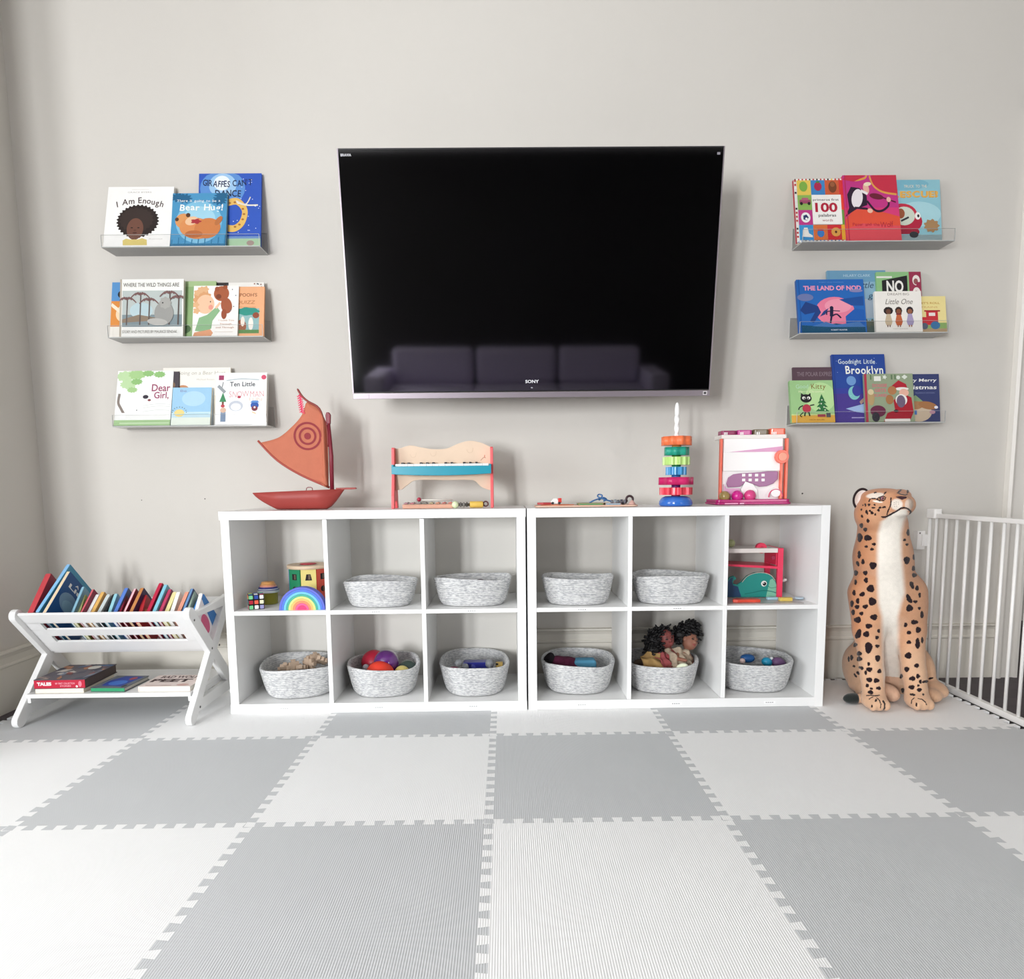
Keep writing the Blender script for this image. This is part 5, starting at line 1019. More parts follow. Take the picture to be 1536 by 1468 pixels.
def piano():
    yb, yf = -.185, -.30; pB = at(600, 672, y=yb); X0 = at(663, 762, y=yf).x; t = thing('toy_piano', 'wooden toy piano with coral red sides and a turquoise keyboard on the left unit', 'toy piano', (X0, -.24, TZ)); cor = M('f06468', rough=.4, var=.03); wd = M('dcc4ac', rough=.6, var=.06, scale=12)
    def xz(u, v, y): p = at(u, v, y=y); return p.x-X0, p.z-TZ
    zl = xz(595, 671.5, -.24)[1]
    xl = xz(589, 740, -.28)[0]+.002; xr = xz(738, 740, -.28)[0]; th = .011
    side = [(-.060, 0), (-.052, .05), (-.030, .13), (-.020, zl-.004), (-.012, zl), (.030, zl), (.052, .0), (.030, 0), (.012, .028), (-.02, .032), (-.035, 0)]
    for x0, x1 in ((xl-th/2, xl+th/2), (xr-th/2, xr+th/2)):
        g = MB(); g.prism(side, x0, x1, cor, axis='x'); g.build('side_panel', t, bevel=.002)
    xa, xb = xl+th/2, xr-th/2; yk = .012
    top = [(599, 673), (615, 668), (632, 671), (650, 673.5), (670, 672.5), (688, 665), (705, 661), (722, 664), (735, 670)]
    tp = smooth_path([xz(u, v, -.225) for u, v in top], 5); tp = [(min(max(a, xa), xb), b_) for a, b_ in tp]; tp[0] = (xa, tp[0][1]); tp[-1] = (xb, tp[-1][1])
    z0 = xz(660, 700, -.225)[1]; g = MB(); g.prism([(xa, z0), (xb, z0)]+tp[::-1], yk, yk+.010, wd); g.build('music_board', t, bevel=.001)
    a = Art(y=yk-.0002); 
    for u, v in ((620, 681), (650, 679), (705, 674)): x, z = xz(u, v, -.225); a.line([(x-.012, z), (x-.006, z-.012), (x+.008, z-.010), (x+.012, z+.006)], .0012, 'c9ae94')
    x, z = xz(727, 686, -.225); a.line([(x-.016, z-.012), (x-.004, z), (x+.004, z-.002)], .0016, '9a5040'); a.line([(x, z+.010), (x, z)], .0025, 'c86a50'); a.build('board_picture', t, fixn=False)
    zk = xz(660, 697, -.28)[1]; g = MB(); nk = 15; kw = (xb-xa-.012)/nk; wk = M('f4f2ee', rough=.3, var=0)
    for i in range(nk): x = xa+.006+i*kw; g.box(x+.0004, x+kw-.0004, -.045, .010, zk-.006, zk+.004, wk)
    g.build('white_keys', t, bevel=.0006)
    g = MB(); bk = M('1c1c20', rough=.3, var=0)
    for i in (1, 2, 4, 5, 6, 8, 9, 11, 12, 13): x = xa+.006+i*kw; g.box(x-.0045, x+.0045, -.020, .010, zk+.004, zk+.011, bk)
    g.build('black_keys', t, bevel=.0008)
    teal = M('0b8ea4', rough=.3, var=.02); z1, z2 = xz(660, 700, -.29)[1], xz(660, 713, -.29)[1]; n = 16; lo = [(xa-.006+(xb-xa+.010)*i/n, z2+.006*(abs(i/n-.5)*2)**2) for i in range(n+1)]
    g = MB(); g.prism(lo+[(xb+.004, z1+.003), (xa-.006, z1+.003)], -.062, -.047, teal); g.box(xa-.006, xa+.002, -.060, .0, z1-.004, z1+.010, teal); g.box(xb-.004, xb+.004, -.060, .0, z1-.004, z1+.010, teal); g.build('keyboard_rail', t, bevel=.002)
    ar = [(602, 735), (612, 727), (622, 720.5), (640, 719.5), (670, 720), (700, 719.5), (712, 721), (722, 730), (734, 735)]; q = smooth_path([xz(u, v, -.24) for u, v in ar], 5); q = [(min(max(a_, xa), xb), b_) for a_, b_ in q]; q[0] = (xa, q[0][1]); q[-1] = (xb, q[-1][1])
    g = MB(); g.prism([(xa, zk-.008), (xb, zk-.008)]+q[::-1], -.006, .004, wd); g.build('lower_board', t, bevel=.0015)
piano()
# xylophone with mallet, rattle behind it
def xylo():
    Y = -.305; X0 = at(641, 760, y=Y).x; t = thing('toy_xylophone', 'small wooden toy xylophone lying under the toy piano', 'xylophone', (X0, Y+.03, TZ)); wd = M('d4a088', rough=.55, var=.06, scale=15)
    a = at(603.5, 757, y=Y).x-X0; b_ = at(679, 757, y=Y).x-X0
    g = MB(); g.prism([(a, -.030), (b_, -.022), (b_, -.010), (a, -.016)], 0, .016, wd, axis='z'); g.prism([(a, .030), (b_, .022), (b_, .010), (a, .016)], 0, .016, wd, axis='z'); g.build('frame', t, bevel=.002)
    for i in range(8):
        x = a+.014+i*(b_-a-.024)/7; L = .040-i*.0018; h = ['8c5a64', '9c4c58', '7a6c6a', '6e6a62', 'a09068', 'c07c5c', 'b05c54', 'c86a5c'][i]
        g = MB(); g.box(x-.0075, x+.0075, -L, L, .018, .0215, M(h, rough=.35, metal=.3)); g.cyl((x, -L+.008, .0215), (x, -L+.008, .024), .003, M('e8e4de', rough=.3), n=10); g.cyl((x, L-.008, .0215), (x, L-.008, .024), .003, M('e8e4de', rough=.3), n=10); g.build('tone_bar', t, bevel=.0006)
xylo()
p = at(628, 752, y=-.30); t = thing('mallet', 'thin white mallet with a dark red head lying across the xylophone', 'mallet', (p.x, -.285, TZ+.029)); g = MB(); g.ell((0, 0, .005), .0085, M('a82c44', rough=.4), 18, 12); g.build('head', t); g = MB(); g.tube([(.005, 0, .003), (.13, .012, .002)], .0024, M('ece6dc', rough=.5), n=8); g.build('handle', t)
def rattle():
    Y = -.31; x = at(683, 758, y=Y).x; t = thing('wooden_rattle', 'rattle with a pale green ball and a yellow barrel, right of the xylophone', 'rattle', (x, Y, TZ+.0145)); k = .00258
    g = MB(); g.ell((0, 0, -.001), .0135, M('dce6bc', rough=.4), 20, 14); g.build('ball', t); g = MB(); g.cyl((.012, .004, -.001), (.058, .012, -.002), .0055, M('5a5450', rough=.4, var=.1), n=14)
    for i in range(3): g.cyl((.018+i*.012, .005+i*.002, -.001), (.022+i*.012, .0056+i*.002, -.001), .0095, M(['6a6460', '8a8680', '3c3834'][i], rough=.35, var=0), n=18)
    g.build('handle', t)
    g = MB(); g.cyl((.055, .012, -.0015), (.106, .018, -.0015), .0125, M('e2bc58', rough=.45), n=24); g.build('barrel', t, bevel=.003); g = MB(); g.tube([(.116+.009*math.cos(q), .02, .0005+.009*math.sin(q)) for q in [2*PI*i/16 for i in range(16)]], .003, M('5c3434', rough=.4), n=8, closed=True); g.build('ring', t)
rattle()
# lacing board and what lies on it
def board():
    y0 = -.33; xa, xb = at(804, 758, y=y0).x, at(958, 758, y=y0).x; t = thing('wooden_board', 'thin pale wooden play board on top of the right unit', 'board', (xa, y0, TZ)); W = xb-xa; g = MB(); g.prism(rrect(0, 0, W, .17, .02), 0, .006, M('dcb8a4', rough=.6, var=.06, scale=10), axis='z'); g.build('board', t, bevel=.001)
    g = MB()
    g.prism([(.02, .03), (.09, .02), (.15, .05), (.12, .12), (.04, .12)], .006, .009, M('e07c50', rough=.5), axis='z'); g.prism([(.165, .02), (.26, .02), (.28, .10), (.2, .14), (.165, .09)], .006, .0135, M('4f9464', rough=.5), axis='z'); g.prism([(.27, .03), (.33, .03), (.34, .10), (.28, .11)], .006, .012, M('7fc0d8', rough=.5), axis='z'); g.build('inlay', t, bevel=.001)
    return xa, y0
bx, by = board()
def on_board(u, y): return at(u, 752, y=y).x
t = thing('toy_car', 'tiny white and red toy car standing on the wooden board', 'toy car', (on_board(833, -.29), -.29, TZ+.010)); g = MB(); g.prism([(-.018, .004), (.010, .004), (.010, .016), (.004, .023), (-.008, .023), (-.014, .015), (-.018, .014)], -.009, .009, M('f2eeea', rough=.3)); g.build('body', t, bevel=.001)
g = MB(); g.box(.010, .024, -.008, .008, .006, .024, M('d83c34', rough=.35)); g.build('cab', t, bevel=.002)
for x in (-.011, .015):
    for y in (-.010, .010): g = MB(); g.cyl((x, y-.002, .005), (x, y+.002, .005), .005, M('2c2a2c', rough=.5, var=0), n=14); g.build('wheel', t)
on = dict(loc=(on_board(815, -.30), -.30, TZ+.010))
g = MB(); g.prism([(-.022, -.01), (.0, -.014), (.03, -.008), (.028, .008), (-.01, .012), (-.024, .004)], 0, .008, M('b0383c', rough=.5), axis='z'); single(g, 'toy_piece', 'flat dark red piece at the left end of the wooden board', 'toy piece', bevel=.002, **on)
g = MB(); pts = [(0, 0, 0), (.02, .0, .010), (.045, .01, .018), (.052, .015, .028), (.04, .02, .032), (.034, .01, .024), (.05, .0, .016), (.075, .0, .008), (.09, .01, .004)]; g.tube(smooth_path(pts, 6), .0028, M('3c6aa0', rough=.4), n=8); g.tube(smooth_path([(.04, .02, .010), (.055, .01, .020), (.07, .02, .012), (.06, .03, .006)], 6), .003, M('4a7ab4', rough=.4), n=8)
single(g, 'lacing_cord', 'looped blue cord lying on the green part of the board', 'cord', loc=(on_board(884, -.28), -.28, TZ+.014))
g = MB()
for i in range(5): g.cyl((i*.0125, 0, .0), (i*.0125+.009, 0, .0), .0075+.0015*(i % 2), M(['6c7078', '8c949c', '585c64', '4a4a54', '6a6a74'][i], rough=.4, var=0), n=14)
single(g, 'bead_string', 'short row of grey wooden beads on the board, right of the blue cord', 'beads', loc=(on_board(916, -.28), -.28, TZ+.0175))
g = MB(); g.tube([(.013*math.cos(q), 0, .016+.013*math.sin(q)) for q in [PI*(-.25)+PI*1.5*i/14 for i in range(15)]], .0045, M('3a2428', rough=.4), n=8); g.tube([(-.03, 0, .0), (-.012, 0, .005)], .005, M('3a2c34', rough=.4), n=8)
single(g, 'wooden_ring', 'dark brown ring standing at the right end of the board', 'ring', loc=(on_board(945, -.28), -.27, TZ+.010))
g = MB(); g.lathe([(.014, 0), (.013, .004), (.006, .014), (.0005, .018)], (0, 0, 0), M('c9a096', rough=.5), 20); single(g, 'wooden_cone', 'pinkish wooden cone by the dark ring on the board', 'cone', loc=(on_board(948, -.305), -.305, TZ+.0065))
def gears():
    Y = -.30; cx = at(1013.5, 750, y=Y).x; t = thing('spinning_gear_tower', 'tower of coloured plastic gears on a white spiral rod with a blue base', 'stacking toy', (cx, Y, TZ)); k = .002525
    g = MB(); g.lathe([(.0005, 0), (.061, 0), (.064, .006), (.063, .018), (.055, .031), (.04, .037), (.0005, .038)], (0, 0, 0), M('2f6cc4', rough=.15, coat=.5, var=.02), 48); lab(g.build('base', t), 'blue domed base')
    def z(v): return at(1014, v, y=Y-.03).z-TZ
    g = MB(); wm = M('fafaf8', rough=.25, var=0); n = 16; vs = []; L = 120; zb, ze = .036, z(602)
    for i in range(L+1):
        zz = zb+(ze-zb)*i/L; r = .0088 if i < L*.93 else .0088*math.sqrt(max(.02, 1-((i-L*.93)/(L*.07))**2))
        for q in range(n): a = 2*PI*q/n; rr = r*(1+.16*math.cos(2*(a-zz*95))*(1 if zz < ze-.045 else .15)); vs.append((rr*math.cos(a), rr*math.sin(a), zz))
    g.add(vs, [(i*n+q, i*n+(q+1) % n, (i+1)*n+(q+1) % n, (i+1)*n+q) for i in range(L) for q in range(n)], wm, True); g.add(vs, [[L*n+q for q in range(n)]], wm); lab(g.build('spiral_rod', t), 'white spiral rod')
    spec = [(731, 742, .0630, 'e03c50', 8, .10, .2, 'red gear'), (715.5, 727, .0665, 'c81c64', 6, .06, .5, 'magenta gear'), (700, 712, .0405, '3a94cc', 10, .10, .1, 'light blue gear'), (685, 697, .0525, 'b8dc80', 12, .06, .3, 'pale green gear'), (670, 682.5, .0480, '1f9c84', 7, .07, .8, 'sea green gear'), (654, 667.5, .0580, 'f07848', 9, .06, .4, 'orange gear')]
    col2 = ['b81c50', '6a2474', '2a6aa8', '2f8c60', '4f8a3c', 'e8a050']
    for i, (v0, v1, r, h, nt, am, ph, lb) in enumerate(spec):
        z1, z0 = z(v0), z(v1); g = MB(); m = M(h, rough=.3, coat=.2, var=.02); N = 120
        def rf(a): c = math.cos(nt*a+ph); return r*(1+am*(math.tanh(3*c)/math.tanh(3) if i in (0, 2, 3) else c)-am)
        poly = [(rf(2*PI*q/N)*math.cos(2*PI*q/N), rf(2*PI*q/N)*math.sin(2*PI*q/N)) for q in range(N)]
        g.prism(poly, z0, z1, m, axis='z'); o = g.build('gear', t); lab(o, lb)
        for p in o.data.polygons: p.use_smooth = len(p.vertices) == 4 and i not in (0, 2, 3)
        zl = z0-.0115 if i else z0-.006; g = MB(); g.cyl((0, 0, zl), (0, 0, z0), .017, M(col2[i], rough=.35, var=.02), n=24); g.build('hub', t)
gears()
def tower():
    Y = -.20; X0 = at(1126, 750, y=Y).x; t = thing('ball_pounder', 'white and coral toy ball tower with four coloured knobs and a magenta tray', 'ball toy', (X0, Y, TZ)); 
    def xz(u, v, y=Y): p = at(u, v, y=y); return p.x-X0, p.z-TZ
    mag = M('b81c72', rough=.25, coat=.3, var=.03); cor = M('f47058', rough=.3, coat=.2, var=.02); wh = M('f8f6f4', rough=.25, var=.005); pk = M('e0a8cc', rough=.35, var=.03); pu = M('a8749c', rough=.3, var=.06)
    xa, xb = xz(1070, 752)[0], xz(1183, 752)[0]; zt = xz(1126, 748.5)[1]; D = .13
    g = MB(); g.prism(rrect(xa, -.035, xb, D, .02), 0, .008, mag, axis='z'); g.prism(rrect(xa+.004, -.031, xb-.004, D-.004, .018), .008, zt, mag, axis='z'); o = g.build('tray', t, bevel=.002); lab(o, 'magenta tray')
    a = Art(y=-.0352); a.rect(xa+.035, .0015, xa+.088, .0065, 'f0a8cc', .001); a.rect(xa+.095, .0015, xa+.112, .0065, 'f4c0dc', .001); a.build('tray_print', t, fixn=False)
    xl, xr = xz(1082, 700)[0], xz(1180, 700)[0]; ztop = xz(1126, 651.5)[1]; zm = xz(1126, 706)[1]
    g = MB(); g.box(xl+.004, xr-.012, .012, .022, zt, ztop-.014, wh)          # back wall
    g.build('back_wall', t, bevel=.001)
    g = MB(); g.box(xl, xr-.002, .004, D-.03, ztop-.016, ztop, M('efe9e4', rough=.3, var=.01)); lab(g.build('top_bar', t, bevel=.003), 'white top bar')
    g = MB(); z1 = xz(1126, 678)[1]; z2 = xz(1126, 658)[1]; g.box(xl+.008, xr-.014, .002, .010, zm, z1, wh); g.prism([(xl+.010, z1+.0), (xr-.016, z1), (xr-.016, xz(1126, 669)[1])], .003, .010, pk); g.box(xl+.01, xr-.016, .006, .0118, z1, ztop-.016, wh); g.build('front_plate', t, bevel=.001)
    for x0, x1 in ((xl-.006, xl+.003), (xr-.006, xr+.004)):
        g = MB(); g.box(x0, x1, -.004, .016, zt, ztop-.016, cor); lab(g.build('column', t, bevel=.002), 'coral column')
    g = MB(); x = xz(1170.5, 730)[0]; g.box(x-.004, x+.006, -.006, .010, zt, xz(1126, 692)[1], cor); lab(g.build('column', t, bevel=.002), 'coral column')
    c = xz(1171, 685); g = MB(); g.cyl((c[0], -.018, c[1]), (c[0], .0, c[1]), .0265, cor, n=32); g.cyl((c[0], -.021, c[1]), (c[0], -.018, c[1]), .018, M('f8a890', rough=.35), n=28); g.build('wheel', t, bevel=.002)
    for i, (u0, u1, v, h, lb) in enumerate(((1083.5, 1106, 645.5, '93305c', 'plum knob'), (1107.5, 1130, 644.5, 'c03c8c', 'pink knob'), (1132, 1155, 643.5, '6a5a40', 'brown knob'), (1157, 1180.5, 642, 'f06c50', 'coral knob'))):
        a0, a1 = xz(u0, 650)[0], xz(u1, 650)[0]; g = MB(); g.prism(rrect(a0, .006, a1, .006+(a1-a0), .012), ztop-.001, xz(u0, v)[1], M(h, rough=.25, coat=.3, var=.02), axis='z'); lab(g.build('knob', t, bevel=.003), lb)
        g = MB(); g.box(a0+.010, a0+.015, .0052, .0060, ztop, ztop+.010, wh); g.box(a0+.018, a0+.022, .0052, .0060, ztop, ztop+.010, wh); g.build('knob_ribs', t)
    # lilac spiral ramp in the lower window
    g = MB(); P = [(1090, 725), (1093, 716), (1101, 711), (1112, 709.5), (1124, 709), (1140, 708), (1152, 706.5), (1167, 706.5), (1167, 718), (1160, 725), (1150, 729), (1140, 730), (1130, 726), (1120, 722), (1110, 730), (1092, 731)]
    g.prism([xz(u, v) for u, v in P], .0, .011, pu); g.build('ramp', t, bevel=.003)
    g = MB()
    for r_ in range(2):
        for c_ in range(4):
            x, z = xz(1115.5+c_*9.7, 712.5+r_*7.2); g.box(x-.0065, x+.0065, -.0012, .001, z-.0055, z+.0055, wh)
    g.build('lattice', t, bevel=.001)
    g = MB(); g.prism([xz(u, v) for u, v in ((1112, 733), (1118, 722), (1130, 726), (1136, 735), (1137, 748), (1112, 748))], -.0008, .010, wh); g.prism([xz(u, v) for u, v in ((1086, 726), (1090, 732), (1110, 732), (1110, 748), (1086, 748))], .001, .0115, pk); g.build('lower_plate', t, bevel=.001)
    g = MB(); c = xz(1163, 741); g.tube([(c[0]+.028*math.cos(q), -.004, c[1]-.012+.032*math.sin(q)) for q in [PI*i/14 for i in range(15)]], .0028, M('d86080', rough=.35), n=8); g.build('arch', t)
    g = MB(); c = xz(1163, 738.5); g.cyl((c[0], -.006, c[1]), (c[0], .004, c[1]), .019, wh, n=28); g.build('disc', t, bevel=.002)
    for u, r, h, lb in ((1087, .0215, 'a08850', 'olive ball in the tray of the ball tower'), (1106, .0225, 'd0208c', 'magenta ball in the tray of the ball tower'), (1125, .0235, 'd84484', 'rose pink ball in the tray of the ball tower')):
        x = xz(u, 742, Y-.012)[0]; g = MB(); g.ell((0, 0, 0), r, M(h, rough=.12, coat=.6, var=.05), 28, 18); single(g, 'toy_ball', lb, 'ball', 'balls in the magenta tray', loc=(X0+x, Y-.0115, TZ+zt+r-.009))
tower()
# two old nail marks on the wall
for u, v, r in ((1203.5, 740, .0035), (307.5, 748, .0025), (212.5, 750, .002)):
    p = at(u, v, y=0); g = MB(); g.cyl((p.x, -.0012, p.z), (p.x, 0, p.z), r, M('4c4844', rough=.9, var=0), n=10)
    tag(g.build('wall_plug'), {1203.5: 'small dark screw hole plug in the wall beside the ball tower', 307.5: 'tiny plug in the wall left of the toy boat', 212.5: 'tiny plug in the wall above the white book rack'}[u], 'wall plug')
# ================================================================ white sling book rack
RK = M('ececeb', rough=.35, var=.008, spec=.4)
XL0, XL1, XR0, XR1 = -1.735, -1.712, -1.112, -1.089
A1a, A1b = (-.492, .404), (-.135, .022)       # arm from the front knob down to the back foot  (y, z)
A2a, A2b = (-.168, .402), (-.527, .024)       # arm from the back top down to the front foot
def capsule(a, b, r, n=8):
    dy, dz = b[0]-a[0], b[1]-a[1]; an = math.atan2(dz, dy)
    return [(a[0]+r*math.cos(an+PI/2+PI*i/n), a[1]+r*math.sin(an+PI/2+PI*i/n)) for i in range(n+1)]+[(b[0]+r*math.cos(an-PI/2+PI*i/n), b[1]+r*math.sin(an-PI/2+PI*i/n)) for i in range(n+1)]
def rack():
    t = thing('book_rack', 'white X-shaped book rack with a slatted sling, full of books, in the left corner', 'book rack', (-1.41, -.33, 0)); off = Matrix.Translation((1.41, .33, 0))
    def G(): g = MB(); g.T = off; return g
    for x0, x1, sx in ((XL0, XL1, -1), (XR0, XR1, 1)):
        g = G(); g.prism(capsule(A1a, A1b, .024), x0, x1, RK, axis='x'); g.prism(capsule(A2a, A2b, .024), x0+.0004, x1-.0004, RK, axis='x')
        g.prism([(-.48, .386), (-.18, .384), (-.17, .424), (-.47, .400)], x0+.0008, x1-.0008, RK, axis='x')
        g.prism([(-.515, .035), (-.150, .035), (-.190, .078), (-.475, .078)], x0+.0008, x1-.0008, RK, axis='x')
        o = g.build('side_frame', t, bevel=.003)
        xs = x1 if sx > 0 else x0
        g = G()
        for y, z in ((-.4773, .378), (-.3444, .2415), (-.2776, .239), (-.4736, .0505)): g.cyl((xs-.0006, y, z), (xs+.0008*sx, y, z), .0045, M('5a5a58', rough=.5, var=0), n=12)
        g.build('screw', t)
    d1 = Vector((0, A1b[0]-A1a[0], A1b[1]-A1a[1])).normalized(); d2 = Vector((0, A2b[0]-A2a[0], A2b[1]-A2a[1])).normalized()
    def panel(nm, a, d, L, slots, th):
        nrm = Vector((1, 0, 0)).cross(d); g = G(); X0, X1 = XL1, XR0
        def slab(s0, s1, x0, x1):
            P = []
            for x in (x0, x1):
                for s_ in (s0, s1):
                    for q in (-th/2, th/2): P.append(Vector((x, a[0], a[1]))+d*s_+nrm*q)
            g.add(P, [(0, 1, 3, 2), (4, 6, 7, 5), (0, 4, 5, 1), (2, 3, 7, 6), (0, 2, 6, 4), (1, 5, 7, 3)], RK)
        cuts = [-.012]+[c for s_ in slots for c in s_]+[L]
        for i in range(0, len(cuts), 2): slab(cuts[i], cuts[i+1], X0, X1)
        for s0, s1 in slots: slab(s0, s1, X0, X0+.055); slab(s0, s1, X1-.05, X1)
        return g.build(nm, t, bevel=.0015)
    panel('front_panel', A1a, d1, .225, [(.040, .084), (.120, .164)], .010)
    panel('back_panel', A2a, d2, .235, [(.05, .08), (.128, .158)], .016)
    g = G(); g.box(XL1, XR0, -.497, -.165, .098, .113, RK); g.box(XL1, XL1+.012, -.49, -.17, .078, .098, RK); g.box(XR0-.012, XR0, -.49, -.17, .078, .098, RK); g.build('bottom_shelf', t, bevel=.0015)
    return t
rack()
D1 = Vector((0, A1b[0]-A1a[0], A1b[1]-A1a[1])).normalized(); SUP = -Vector((0, A2b[0]-A2a[0], A2b[1]-A2a[1])).normalized()
def cross_pt():
    a, b, c, d = A1a, A1b, A2a, A2b; r = (b[0]-a[0], b[1]-a[1]); s_ = (d[0]-c[0], d[1]-c[1]); den = r[0]*s_[1]-r[1]*s_[0]; t_ = ((c[0]-a[0])*s_[1]-(c[1]-a[1])*s_[0])/den; return (a[0]+t_*r[0], a[1]+t_*r[1])
VP = Vector((0, *cross_pt()))+(SUP+(-D1))*.0125          # inner corner of the sling
def place(t, o, X, Y, Z):
    t.matrix_world = Matrix(((X.x, Y.x, Z.x, o.x), (X.y, Y.y, Z.y, o.y), (X.z, Y.z, Z.z, o.z), (0, 0, 0, 1)))
def ray_plane(u, v, p, n):
    d = FV+RV*((u-768)/FPX)+UV*((CYP-v)/FPX); return CAM+d*((p-CAM).dot(n)/d.dot(n))
# right edge of each spine: (u at rail height), (u, v of its top corner), width, thickness, colours, label
def plain(h, *sh):
    def f(a):
        a.rect(0, 0, 1, 1, h)
        for q in sh: (a.text if isinstance(q[0], str) else a.oval)(*q)
    return f
RB = [
 (49, 77.5, 859, .235, .020, 'c8444c', 'c84850', plain('b83848'), 'red hardback, leftmost book in the sling of the white rack', 'eae4da'),
 (57, 101.5, 845, .240, .013, '6fb0dc', '8cc0ea', plain('4a94b4'), 'tall light blue book between the red one and the dark blue cover', 'e4e8ea'),
 (68.5, 102, 856, .235, .014, '2a5a8e', 'ecd8b4', plain('1f5088', ('A C', .28, .86, .24, .055, 'e6e6e2', .02), ('Lit', .14, .74, .36, .09, 'e6e6e2', .03), (.34, .48, .26, .19, '7f9cb4'), (.4, .42, .2, .12, '8fb0c0')), 'cream spined book with a dark blue cover lettered A C and Lit in the rack', 'e8dcc4'),
 (110, 127.5, 879, .19, .010, '6a9cb4', '8fbcd0', plain('7ba8bc'), 'greyish blue thin book in front of the dark blue cover', 'e6eaea'),
 (116.5, 124, 898, .17, .012, 'a8b060', 'c8cc90', plain('9aa858'), 'low olive green and yellow little book in the rack', 'ece8cc'),
 (122, 138.5, 883, .19, .008, '9a2c44', 'd86c74', plain('8a3048'), 'maroon book with a pink spine in the rack', 'e8dcd8'),
 (131, 141.5, 897, .17, .013, 'e8e8ea', 'f0f0f0', plain('dcdcde'), 'white board book right of the maroon one in the rack', 'f0f0f0'),
 (139.5, 154.5, 887, .18, .013, 'e0a860', 'e8b868', plain('c89858'), 'white board book with a yellow orange spine in the rack', 'f2ece0'),
 (149, 161, 895, .17, .013, 'dfe6e6', 'ccd8d8', plain('dfe4e2'), 'white and pale teal board book left of the black one', 'f0f0f0'),
 (157, 168, 895.5, .17, .010, '1e2a2c', '23282c', plain('24282e', (.5, .5, .2, .2, 'e8e8e8')), 'black board book with white dots on its spine', 'f0f0f0'),
 (166, 177, 889.5, .17, .012, '8cc4d4', '9cd4e0', plain('8cc4d4'), 'pale turquoise board book right of the black one', 'f0f0f0'),
 (174, 190, 881, .19, .014, '4a70c0', '5c84d4', plain('5a6a90'), 'blue and white board book, taller than its neighbours', 'f0f0f0'),
 (181, 192.5, 887, .18, .010, '8c2034', 'a83048', plain('7a1c30'), 'dark red book between the blue and the pink spined one', 'e8e0d8'),
 (187, 202, 882, .19, .010, 'a03040', 'f0c4cc', plain('902c3c'), 'thin book with a pale pink spine in the middle of the rack', 'f0e0e0'),
 (197.5, 213.5, 881, .19, .014, '7a3c38', 'c88850', plain('3c345c', (.5, .4, .4, .3, '5a2c50')), 'tan spined book with a dark purple cover in the middle of the rack', 'e0c8a0'),
 (213, 219, 898, .165, .014, 'b82830', 'c8343c', plain('b82830', (.4, .5, .3, .2, 'e8b860')), 'low red book with yellow marks beside the purple cover', 'e8d0b0'),
 (223, 241, 873.5, .20, .013, 'b01c3c', 'c02848', plain('a01c38'), 'tall crimson book, highest in the right half of the rack', 'e8e0dc'),
 (232, 248.5, 876, .20, .013, '70b4c8', '84c4d8', plain('7cb0c0'), 'light blue book leaning on the crimson one', 'e8ecec'),
 (241, 255, 883, .19, .012, 'b02848', 'c04468', plain('8c3c68', (.5, .3, .4, .3, 'a83858')), 'crimson and purple book right of the light blue one', 'e8dce0'),
 (251, 262.5, 887.5, .18, .015, 'e8dc9c', 'ece0a4', plain('e4d898'), 'pale yellow board book in the rack', 'f0ecd8'),
 (260, 270.5, 889, .18, .014, 'f0efec', 'f4f3f0', plain('eceae6'), 'plain white board book right of the pale yellow one', 'f4f2ee'),
 (269, 281, 887.5, .18, .014, 'e8a48c', 'e49c84', plain('e0a088'), 'board book with a salmon pink spine in the rack', 'f4f0ec'),
 (275, 288, 882, .19, .011, '2c3c64', '6a90bc', plain('30406c'), 'narrow dark blue book near the right end of the rack', 'dfe4ea'),
 (282, 293, 886, .18, .009, '8ca494', 'b8ccb8', plain('9cb0a0'), 'thin grey green book near the right end of the rack', 'e8ece4'),
 (290, 300, 893, .165, .016, '3a84cc', '4c94dc', plain('3a7cc0'), 'small bright blue book at the right end of the rack', 'e0e8f0'),
 (300, 308.5, 889.5, .17, .013, 'f0eef0', 'f2f0f0', plain('efe8ec', (.55, .35, .3, .25, 'd85c84')), 'white book with a pink picture, rightmost in the sling of the rack', 'f4f2f2'),
]
def n_plane(): return Vector((0, -SUP.z, SUP.y))
xlast = None
for ub, ut, vt, W, th, cov, spn, art, lb, pg in RB:
    W *= .93; P0 = VP-D1*W; n = n_plane()
    vb = 920; b = ray_plane(ub, vb, P0, n); tp = ray_plane(ut, vt, P0, n)
    Lb, Lt = (b-P0).dot(SUP), (tp-P0).dot(SUP); th_a = math.atan2(tp.x-b.x, Lt-Lb) if Lt-Lb > .02 else .15
    th_a = min(max(th_a, -.1), .32)
    x0 = tp.x-Lt*math.tan(th_a); x0 = min(x0, XR0-.004 - max(0, Lt*math.tan(th_a))*0)
    if xlast is not None and x0-th < xlast+.0008: x0 = xlast+.0008+th
    xlast = x0
    S = (SUP*math.cos(th_a)+Vector((math.sin(th_a), 0, 0))).normalized(); Y = D1.cross(S)*-1; Y = S.cross(D1); L = max(Lt/math.cos(th_a), .13)
    t = thing('rack_book', lb, 'book', group='books in the sling of the white rack'); place(t, Vector((x0, P0.y, P0.z))+SUP*.002, D1, Y, S)
    make_book(t, W-.002, L, th, cov, art, pages=pg, spine=spn, board=True)
